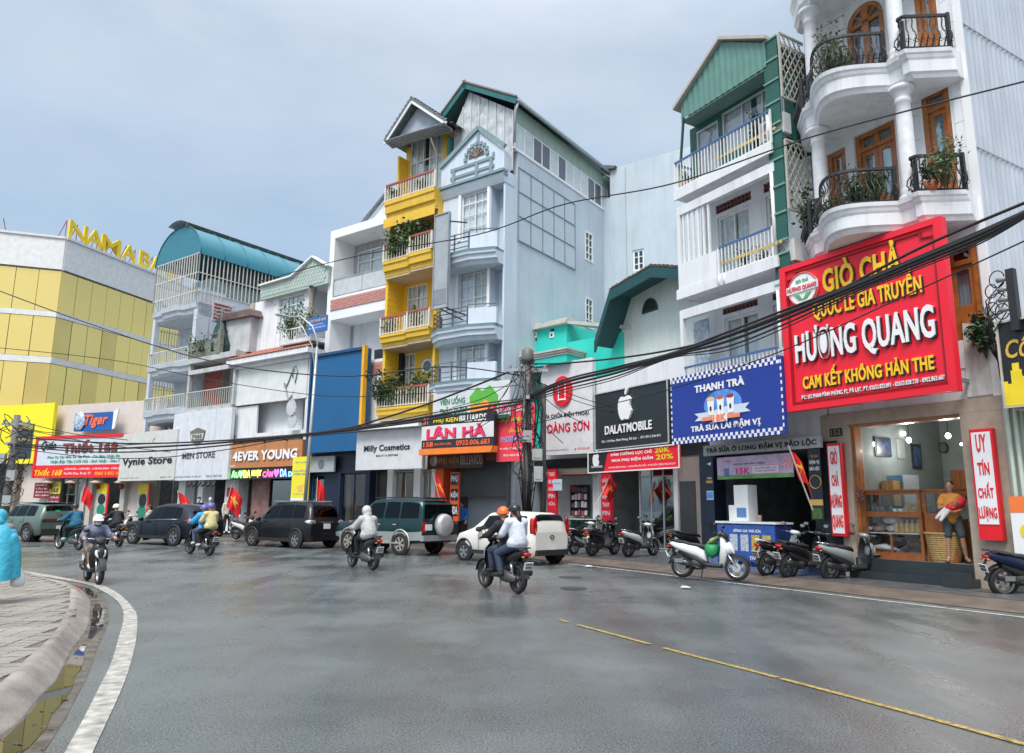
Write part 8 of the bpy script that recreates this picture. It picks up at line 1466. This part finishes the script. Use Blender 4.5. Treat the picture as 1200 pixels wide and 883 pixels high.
ts=cloth('tshirt_orange',(.58,.26,.045));solid([(V3(0,0,.93),V3(.01,0,1.22),.15,.15),(V3(.005,.05,1.0),V3(.0,.07,1.30),.135,.135),(V3(.005,-.05,1.0),V3(.0,-.07,1.30),.135,.135),(V3(0,0,1.28),V3(.01,0,1.41),.13,.075),(V3(0,.165,1.355),V3(.055,.225,1.235),.07,.078),(V3(0,-.165,1.355),V3(.055,-.215,1.235),.07,.078),(V3(0,.14,1.35),V3(0,-.14,1.35),.09,.09)],.012,'t_shirt',ts,mroot,3)
for sg in(1,-1):a_,t_=(J['anL'],J['toL'])if sg>0 else(J['anR'],J['toR']);d_=(Vector(t_)-Vector(a_));s_=MB().pod([(0,0,.012,.02,.008),(.04,0,.014,.04,.014),(.2,0,.014,.045,.014),(.25,0,.012,.02,.008)],10).build('sandal',bshoe,mroot);s_.location=(a_[0]-.05,a_[1]-.02,0);s_.rotation_euler.z=math.atan2(d_.y,d_.x)
bb=empty('person',mp,math.radians(-118),'baby in red jacket and white trousers held in the man in orange\'s arms','person')
solid([('e',(.20,.20,1.28),.065,.062,.07),(V3(.20,.14,1.22),V3(.20,-.02,1.14),.07,.075),(V3(.22,-.04,1.12),V3(.26,-.12,1.00),.045,.035),(V3(.26,-.12,1.00),V3(.27,-.2,.90),.035,.028),(V3(.2,-.08,1.12),V3(.2,-.2,1.03),.045,.032),(V3(.2,-.2,1.03),V3(.2,-.27,.93),.032,.026),(V3(.24,.1,1.2),V3(.30,.0,1.13),.03,.022),(V3(.16,.1,1.2),V3(.12,.0,1.17),.03,.022)],.012,'body',skin,bb);solid([(V3(.20,.15,1.23),V3(.20,-.03,1.13),.092,.095),(V3(.25,.1,1.2),V3(.31,.02,1.13),.045,.035),(V3(.15,.1,1.2),V3(.11,.02,1.17),.045,.035),('e',(.20,.205,1.285),.082,.08,.085)],.013,'jacket',cloth('baby_red',(.65,.02,.03)),bb)
solid([(V3(.22,-.05,1.11),V3(.26,-.13,1.0),.062,.045),(V3(.26,-.13,1.0),V3(.275,-.22,.88),.045,.036),(V3(.19,-.09,1.11),V3(.2,-.21,1.02),.06,.042),(V3(.2,-.21,1.02),V3(.2,-.29,.92),.042,.034)],.013,'trousers',cloth('baby_white',(.65,.64,.62)),bb)
P0=G(-15,707,.155);pr=empty('person',P0,math.radians(112),'pedestrian in a light blue rain poncho walking along the left pavement','person');pr.scale=(.84,)*3
J=dict(pelvis=(0,0,.86),chest=(.04,0,1.18),neck=(.06,0,1.34),head=(.10,0,1.47),look=(1.1,0,1.42),shL=(.04,.18,1.29),shR=(.04,-.18,1.29),elL=(.02,.27,1.05),elR=(.0,-.28,1.05),haL=(.08,.28,.84),haR=(.03,-.33,.80),hipL=(0,.1,.84),hipR=(0,-.1,.84),knL=(.14,.10,.46),knR=(-.06,-.1,.46),anL=(.12,.1,.09),anR=(-.26,-.1,.15),toL=(.27,.1,.05),toR=(-.15,-.1,.06))
figure(pr,J,cloth('under_shirt',(.2,.2,.22)),cloth('trousers_pale',(.50,.48,.52)),bshoe,vox=.013,hairc=True)
pon=cloth('poncho_blue',(.04,.36,.50),.35);m=MB();rings=[]
for(z,rx,ry,cx_)in((1.40,.10,.12,.06),(1.34,.15,.19,.05),(1.25,.19,.28,.03),(1.05,.23,.36,.02),(.85,.27,.40,.0),(.65,.30,.42,-.01),(.48,.33,.43,-.03),(.42,.33,.44,-.03)):
 rings.append([(cx_+rx*math.cos(t)*(1+.07*math.sin(5*t+z*3)+.05*math.sin(9*t)),ry*math.sin(t)*(1+.05*math.sin(7*t)),z+.03*math.sin(3*t)*(z<.5))for t in[2*math.pi*k/40 for k in range(40)]])
m.loft(rings,False);m.build('poncho',pon,pr);solid([('e',(.07,0,1.49),.135,.13,.145),(V3(.0,0,1.38),V3(.04,0,1.30),.12,.14)],.016,'hood',pon,pr)
solid([(V3(-.0,-.25,1.12),V3(.02,-.31,.95),.10,.085)],.02,'poncho_sleeve',pon,pr)
bg_=MB();rings=[]
for(z,r_)in((.0,.08),(.02,.15),(.10,.17),(.22,.14),(.32,.09),(.40,.03),(.46,.015)):rings.append([(r_*.7*math.cos(t)*(1+.1*math.sin(4*t+z*9)),r_*math.sin(t)*(1+.08*math.sin(5*t)),z)for t in[2*math.pi*k/18 for k in range(18)]])
bg_.loft(rings);o=bg_.build('carrier_bag',M('bag_white',(.66,.70,.74),.35,var=.1,scale=12));hpw=Matrix.Translation(P0)@Matrix.Rotation(math.radians(112),4,'Z')@Vector((.05,-.34,.22));o.location=hpw;o.scale=(.72,)*3;tag(o,'white plastic carrier bag with green print held by the blue poncho pedestrian','bag');MB().disc((-.11,0,.13),.05,'x',14,.004,.06).build('bag_print',M('print_green',(.02,.30,.18),.5),o)
def stand(px,py,z,depth_n,heading,label,top,bot,k=1.0,**kw):
 P=G(px,py,z);r_=empty('person',P,math.radians(heading),label,'person')
 J=dict(pelvis=(0,0,.93*k),chest=(.02,0,1.23*k),neck=(.02,0,1.42*k),head=(.04,0,1.57*k),look=(1,0,1.55*k),shL=(0,.18,1.36*k),shR=(0,-.18,1.36*k),elL=(.0,.25,1.10*k),elR=(.02,-.25,1.10*k),haL=(.1,.22,.88*k),haR=(.1,-.22,.88*k),hipL=(0,.1,.9*k),hipR=(0,-.1,.9*k),knL=(.02,.11,.49*k),knR=(.02,-.11,.49*k),anL=(0,.12,.08),anR=(0,-.12,.08),toL=(.14,.13,.04),toR=(.14,-.13,.04));J.update(kw.pop('pose',{}))
 figure(r_,J,top,bot,bshoe,vox=.018,**kw);return r_
hv=stand(925,642,.38,0,200,'shop worker in dark clothes with yellow high visibility braces inside the tea shop',cloth('dark_top',(.02,.025,.03)),_mats['trousers_black'],hairc=True)
m=MB();m.tube([(-.02,.12,1.0),(-.17,.12,1.2),(-.14,.12,1.42),(.02,.12,1.47),(.19,.12,1.35),(.2,.12,1.0)],.03,6).box(-.20,-.17,-.06,.12,.85,1.15);m.build('reflective_band',M('hivis',(.60,.85,.05),.5,emit=.15),hv)
stand(541,634,.25,0,250,'person in bright blue top standing in the billiards shop doorway',cloth('top_blue',(.02,.16,.50)),_mats['trousers_black'],.95,hairc=True)
stand(173,633,.15,0,200,'woman in pale blouse sitting low behind the crossover bonnet',cloth('blouse_pale',(.50,.45,.45)),_mats['trousers_black'],.86,hairc=True)
stand(760,640,.2,0,240,'person in dark clothes inside the glass phone shop front',cloth('dark_top',(1,1,1)),_mats['trousers_black'],.98,hairc=True)
mq=M('mannequin_white',(.6,.6,.6),.4)
for px,lab,tp,bt,hh in((230,'mannequin in black shirt and cap behind the crossover roof',(.02,.02,.025),(.03,.03,.03),1),(243,'mannequin in brown jacket at the MEN STORE window',(.16,.12,.10),(.03,.03,.03),1),(265,'mannequin in cream jacket and black trousers by the store door',(.55,.52,.46),(.015,.015,.018),1),(273,'mannequin in dark shirt and light blue jeans by the store door',(.03,.035,.04),(.16,.26,.36),1)):
 P=G(px,625.0,.29);r_=empty('mannequin',P,math.radians(-55),lab,'mannequin')
 J=dict(pelvis=(0,0,.93),chest=(.02,0,1.25),neck=(.02,0,1.45),head=(.03,0,1.62),look=(1,0,1.62),shL=(0,.18,1.38),shR=(0,-.18,1.38),elL=(.0,.25,1.12),elR=(.02,-.25,1.12),haL=(.08,.24,.90),haR=(.08,-.24,.90),hipL=(0,.1,.9),hipR=(0,-.1,.9),knL=(.02,.11,.49),knR=(.02,-.11,.49),anL=(0,.12,.08),anR=(0,-.12,.08),toL=(.12,.13,.04),toR=(.12,-.13,.04))
 figure(r_,J,cloth('mq_top%d'%px,tp),cloth('mq_bot%d'%px,bt),wshoe,vox=.02,skinm=mq,face=False,hairc=None)
 if px==230:solid([('e',(.03,0,1.68),.11,.10,.08),(V3(.1,0,1.68),V3(.18,0,1.67),.05,.03)],.016,'cap',cloth('mq_cap',(.02,.03,.06)),r_)
# ------------------------------------------------------------------ poles, cables, lamp, flags
polec=M('pole_concrete',(.17,.165,.155),.9,var=.2,bump=.4,streak=.6)
PC=G(617,650,.12);PC=Vector((PC.x,PC.y,.1));PL=AT(11,560,36.);PL.z=.1
def pole(P,h,label,r=.17):
 rt=empty('utility_pole',P,0,label,'utility pole');MB().cyl((0,0,0),(0,0,h),r,14,r*.72).build('shaft',polec,rt)
 m=MB();m.box(-.7,.7,-.06,.06,h-.5,h-.38).box(-.06,.06,-.5,.5,h-1.5,h-1.38);m.build('cross_arm',steel,rt)
 for k in range(4):MB().lathe([(.001,0),(.05,.0),(.06,.05),(.04,.08),(.06,.12),(.03,.16),(.001,.17)],(-.6+k*.4,0,h-.38),10).build('insulator',M('insulator_grey',(.2,.2,.2),.3),rt)
 return rt
hC=AT(612,423,PC.y).z
pc=pole(PC,hC,'concrete utility pole wrapped in tangled cables before the red photo sign');MB().lathe([(.001,0),(.2,0),(.22,.1),(.2,.42),(.1,.5),(.001,.5)],(.0,.0,hC-.15),14).build('transformer_can',M('can_grey',(.12,.12,.12),.5),pc)
for k,(x,z,w,h)in enumerate(((.42,2.4,.30,.5),(.36,3.1,.34,.38),(.05,3.7,.3,.4))):MB().box(x-.2,x-.2+w,-.35,-.15,z,z+h).box(x-.15,x-.25+w,-.37,-.35,z+.08,z+h-.1).build('meter_box',M('meter_grey',(.35,.36,.36),.5,streak=.4),pc)
MB().cyl((.55,.1,0),(.55,.1,hC-.9),.10,10).build('second_post',M('post_dark',(.06,.06,.06),.7),pc)
m=MB();rng=random.Random(2)
for k in range(20):
 z=rng.uniform(2.2,hC-.3);a0=rng.uniform(0,6.3);r_=rng.uniform(.2,.5);m.tube([(r_*math.cos(a0+j*.55)*(1+.2*math.sin(j)),r_*.8*math.sin(a0+j*.55),z+.25*math.sin(j*.9+k))for j in range(12)],.014,4)
for k in range(12):
 x=rng.uniform(-.25,.3);m.tube([(x,-.2,hC-.4-rng.random()),(x+rng.uniform(-.3,.3),-.28,hC-1.8),(x+rng.uniform(-.15,.15),-.25,2.6),(x*.5,-.2,1.2)],.018,4)
o=m.build('tangled_cable',wirem,pc);o['kind']='stuff'
hL=AT(12,489,36.).z
pl_=pole(PL,hL,'weathered concrete utility pole at the left before the yellow board',.2);m=MB()
for k in range(16):
 z=rng.uniform(1.8,hL-.2);a0=rng.uniform(0,6.3);r_=rng.uniform(.25,.8);m.tube([(r_*math.cos(a0+j*.6),r_*.8*math.sin(a0+j*.6),z+.4*math.sin(j*.8+k))for j in range(11)],.02,4)
o=m.build('tangled_cable',wirem,pl_);o['kind']='stuff'
for k,(x,z)in enumerate(((.3,2.6),(-.3,3.4),(.25,1.4))):MB().box(x-.2,x+.2,-.4,-.2,z,z+.5).build('meter_box',_mats['meter_grey'],pl_)
PR=Vector((9.2,10.5,0));PF=Vector((-42.,30.,0))
def cable(px,A,B,r,label,n=10,group='overhead cables'):
 K=[ONPL(A,B,*p)for p in px];P=[]
 for i in range(len(K)-1):
  a,b,c,d=K[max(i-1,0)],K[i],K[i+1],K[min(i+2,len(K)-1)]
  for j in range(n):t=j/n;P.append(.5*((2*b)+(c-a)*t+(2*a-5*b+4*c-d)*t*t+(3*b-a-3*c+d)*t**3))
 P.append(K[-1]);o=MB().tube(P,r,6).build('overhead_cable',wirem);return tag(o,label,'cable',group)
Cp=(PC.x,PC.y);Rp=(PR.x,PR.y);Lp=(PL.x,PL.y)
main=[(614,468),(660,449),(720,434),(785,416),(850,395),(920,368),(1000,336),(1080,303),(1150,274),(1215,243)]
for k,(dy,r_,nm)in enumerate(((0,.045,'thickest black cable bundle sweeping over the blue and red signs'),(4,.034,'cable hanging just under the thickest bundle on the right'),(-3,.03,'cable running along the top of the thickest bundle on the right'),(8,.022,'thin cable a little below the thick bundle on the right'),(11,.014,'lowest thin cable below the thick bundle on the right'))):cable([(x,y+dy*(.4+.6*(i%3!=0))+(dy*.5 if 3<i<7 else 0))for i,(x,y)in enumerate(main)],Cp,Rp,r_,nm)
cable([(612,426),(660,426),(760,415),(860,392),(960,352),(1080,290),(1215,232)],Cp,Rp,.028,'upper single cable above the thick bundle on the right');cable([(300,331),(420,300),(560,275),(660,240),(790,215),(960,158),(1215,92)],(-14,33),(12,11),.018,'thin cable crossing the upper balconies on the right');cable([(614,500),(700,478),(800,452),(920,410),(1050,352),(1215,276)],Cp,Rp,.014,'thin sagging cable low over the black apple sign')
lm=[(612,470),(560,478),(500,489),(420,502),(340,511),(260,519),(180,524),(100,526),(10,521)]
for k,(dy,r_,nm)in enumerate(((0,.045,'thickest cable bundle running left over the white shop boards'),(5,.034,'cable under the thickest bundle on the left'),(-4,.022,'cable above the thickest bundle on the left'),(13,.02,'thin sagging cable over the cosmetics sign'))):cable([(x,y+dy*(.6+.4*math.sin(i*1.3)))for i,(x,y)in enumerate(lm)],Cp,Lp,r_,nm)
cable([(606,432),(560,451),(500,474),(440,493),(400,503),(300,514),(150,520),(12,512)],Cp,Lp,.036,'thick cable dropping from the centre pole top towards the left');cable([(608,440),(520,430),(400,441),(250,424),(100,378),(-30,330)],(PC.x,PC.y),(-30,28),.022,'thin cable rising to the left across the gold glass bank');cable([(606,452),(480,462),(380,464),(250,446),(130,422),(-30,405)],(PC.x,PC.y),(-30,30),.014,'thin cable crossing the blue hoarding and bank')
for k,(x0,y0,x1_,y1_)in enumerate(((15,492,150,516),(15,495,75,508),(14,500,200,530),(16,492,60,520),(15,510,-30,480),(13,498,-30,505))):cable([(x0,y0),((x0+x1_)/2,(y0+y1_)/2+4),(x1_,y1_)],Lp,(PL.x+(8 if x1_>0 else-6),PL.y-(2 if x1_>0 else-3)),.02,['upper thin cable from the left pole to the middle of the red and white board','short thin cable dropping from the left pole towards the beer sign','longest thin cable from the left pole towards the white store board','thin cable from the left pole to the left end of the red and white board','lower thin cable leaving the left pole towards the left edge','upper thin cable leaving the left pole towards the left edge'][k],6,'cables fanning from the left pole')
for k,(x0,y0,x1_,y1_)in enumerate(((604,440,560,500),(605,445,530,478),(606,450,575,530),(603,436,585,470),(620,440,700,478),(622,452,690,500),(620,470,660,520),(606,465,545,510),(624,446,780,490),(700,480,788,482))):cable([(x0,y0),((x0+x1_)/2,(y0+y1_)/2+5),(x1_,y1_)],Cp,(PC.x+(3 if x1_>610 else-4),PC.y+2.5),.013,'thin service cable fanning out from the centre pole',6,'service cables at the centre pole')
P=AT(356,600,33.);P.z=.1;lp=empty('street_lamp',P,F3.rz,'slim grey street lamp with long curved arm beside the blue hoarding','street lamp');zt_=AT(361,410,33.).z;zt2=AT(317,367,33.).z
MB().cyl((0,0,0),(.25,0,zt_),.09,10,.06).build('shaft',M('lamp_grey',(.40,.43,.44),.4,metal=.4),lp);MB().tube([(.25,0,zt_-.2),(.25,0,zt_+.3),(-.05,-.1,zt_+1.0),(-.8,-.2,zt_+1.55),(-1.7,-.3,zt2-.1)],.045,8).tube([(.2,0,zt_-1.2),(-.1,0,zt_+.1),(-.7,-.1,zt_+1.0),(-1.2,-.2,zt_+1.5)],.03,6).build('arm',_mats['lamp_grey'],lp);MB().pod([(-2.5,-.35,zt2+.12,.03,.02),(-2.35,-.35,zt2+.10,.13,.06),(-1.9,-.32,zt2,.14,.07),(-1.6,-.3,zt2-.08,.05,.04)],12).build('lamp_head',M('lamp_head',(.22,.24,.25),.4),lp)
fred=M('flag_red',(.70,.012,.02),.7,var=.12,scale=8);fyel=M('flag_star',(.85,.62,.04),.6)
def flag(px,py,Y,w,h,label,ang=0,tilt=25,star=True):
 w*=.75;P=AT(px,py,Y);rt=empty('flag',P,math.radians(ang),label,'flag','red flags with a yellow star' if star else None);t_=math.radians(tilt);d=Vector((math.sin(t_),0,math.cos(t_)));q_=Vector((math.cos(t_)*.55,0,-math.sin(t_)-.45))
 S_=lambda u,v,o=0.:d*(-v*h)+Vector((u*w*.80,.06*math.sin(u*7+v*2)+.03*math.sin(u*13)+o,-u*u*h*.45-u*.15*h))
 g=[[S_(i/14,j/8)for i in range(15)]for j in range(9)];MB().grid(g).build('cloth',fred,rt);MB().bar(d*.08,d*-(h*1.9),.025).build('pole',M('pole_pale',(.5,.45,.38),.6),rt)
 if star:
  for o in(-.012,.012):
   vs=[S_(.48,.5,o)]+[S_(.48+r_*math.sin(a)*h/w,.5-r_*math.cos(a),o)for r_,a in[((.27 if k%2==0 else.11),math.pi*k/5)for k in range(10)]];MB().add(vs,[(0,k+1,(k+1)%10+1)for k in range(10)]).build('star',fyel,rt)
flag(925,526,17.2,.62,.80,'large red flag with yellow star hanging at the tea shop pier',20,-22);flag(208.5,577,32,1.1,1.0,'red flag with yellow star above the midnight blue crossover',10,-12);flag(271,571,34.5,.9,.95,'red flag with yellow star between mannequins and the poster',10,10);flag(508,556,30.,.7,.85,'red flag with yellow star in front of the cosmetics shop',10,-15);flag(714,560,27.5,.75,.7,'dark folded red flag beside the phone shop pole sign',40,35);flag(99,570,44,.9,.9,'small plain red flag hanging over the restaurant door',10,8,False);flag(372,562,33,.6,.8,'partly hidden red flag behind the yellow lamp post banner',10,0,False)
def aircon(F,px,py,v,lab):
 u,z=F.hit(px,py,v);rt=empty('air_conditioner',F.pt(u,v,z),F.rz,lab,'air conditioner');MB().box(-.4,.4,0,.28,-.28,.28).build('casing',M('ac_white',(.58,.60,.60),.5,streak=.3),rt);m=MB()
 for k in range(5):m.tube([(-.1+(.04+.045*k)*math.cos(t*.628),-.006,(.04+.045*k)*math.sin(t*.628))for t in range(10)],.008,4,close=True)
 m.build('fan_grille',trimb,rt);MB().bar((-.3,0,-.3),(-.3,.4,-.3),.03).bar((.3,0,-.3),(.3,.4,-.3),.03).build('bracket',steel,rt)
aircon(F3,494,453,.0,'white air conditioner behind the lowest yellow balcony');aircon(F1,904,150,.9,'white air conditioner between the tea house and the baroque house, upper');aircon(F1,916,297,.9,'white air conditioner between the tea house and the baroque house, lower');aircon(F3,332,500,-.4,'white air conditioner in the loggia above 4EVER YOUNG')
for px,py,z,lab in((690,665,.02,'small crumpled white litter on the kerb ramp'),(803,690,.01,'scrap of pale litter at the edge line')):o=MB().pod([(-.1,0,.02,.02,.01),(-.04,.01,.03,.09,.03),(.06,-.01,.025,.07,.025),(.12,0,.02,.02,.01)],9,1.6).build('litter',M('litter_white',(.55,.55,.53),.6));o.location=G(px,py,z);tag(o,lab,'litter')
bn=G(878,645,.2);rt=empty('plant_pot',G(947,645,.3),0,'leafy plant in a pot between the tea counter and the red framed sign','plant');
plant(G(949,655,.15),.8,1.1,260,'broad leafed potted plant beside the red framed sign',0,ls=.22);bpy.data.objects.remove(rt)
m=MB().pod([(-.26,0,.5,.1,.3),(-.2,0,.5,.2,.42),(.2,0,.5,.2,.42),(.26,0,.5,.1,.3)],12);o=m.build('yellow_sack',M('sack_yellow',(.60,.62,.10),.5,var=.3,scale=8));o.location=G(834,646,.2);tag(o,'pale yellow green sack standing behind the white sporty scooter','sack')
for k,(px,lab)in enumerate(((936,'yellow drum stool in the tea shop, left one'),(944,'yellow drum stool in the tea shop, right one'))):
 P=G(px,640,.36);rt=empty('stool',P,0,lab,'stool','drum stools in the tea shop');MB().lathe([(.001,0),(.2,0),(.22,.2),(.2,.42),(.001,.43)],n=16).build('seat',M('drum_yellow',(.55,.36,.04),.5),rt)
P=FD.pt(d.u0+X1-2.4 if False else FD.hit(762,610)[0],-1.2,.2);tb=empty('table',P,FD.rz,'light table with crossed legs behind the phone shop glass','table');MB().box(-.7,.7,-.3,.3,.72,.75).build('tabletop',_mats['tan_shelf'],tb)
for s_ in(-1,1):MB().bar((s_*.6,-.2,0),(s_*.3,.2,.72),.03).build('leg',steel,tb);MB().bar((s_*.3,-.2,0),(s_*.6,.2,.72),.03).build('leg',steel,tb)
rack(t,.9,3.6,.35,2.2,2.6,8,5,'tall shelf of tea packets at the back of the tea shop',M('shelf_navy',(.05,.07,.14),.5),((.5,.5,.45),(.5,.3,.08),(.1,.3,.2)))
rack(n_,.8,3.2,.2,2.2,1.8,7,4,'shelf of billiard goods at the back of the shop with the grey shutter',black,((.4,.1,.05),(.1,.2,.4),(.5,.45,.3)))
rack(d,.8,3.4,.2,2.4,2.2,9,6,'pale shelf of phone boxes deep inside the phone shop',M('shelf_pale',(.4,.42,.43),.5),((.6,.6,.62),(.1,.12,.2),(.5,.12,.1)))
rack(sb,1.7,2.6,.3,1.6,2.3,9,3,'clothes rack inside the MEN STORE doorway',black,((.3,.28,.25),(.08,.09,.12),(.35,.12,.1)))
rack(f_,3.2,1.6,.25,2.0,2.2,7,5,'product shelf behind the glass under 4EVER YOUNG',M('shelf_pale',(1,1,1)),((.55,.4,.4),(.6,.58,.52),(.2,.3,.35)))
hook=Frame(F1,b.u0,0,0)
for k,(x,y,z,w,h,c_,lab)in enumerate(((sL+.2,3.78,2.0,.5,.7,(.30,.08,.05),'small red altar cabinet on the rear wall of the sausage shop'),(sR-.9,3.6,.56,.6,1.3,(.10,.06,.04),'dark wooden cupboard behind the man holding the baby'))):
 r_=empty('wall_cabinet',F1.pt(b.u0+x,-y,z),F1.rz,lab,'cabinet');MB().box(0,w,0,.25,0,h).build('body',M('cab%d'%k,c_,.5,var=.3),r_);MB().box(.04,w/2-.01,-.02,-.001,.04,h-.04).build('door',wood,r_);MB().box(w/2+.01,w-.04,-.02,-.001,.04,h-.04).build('door',wood,r_)
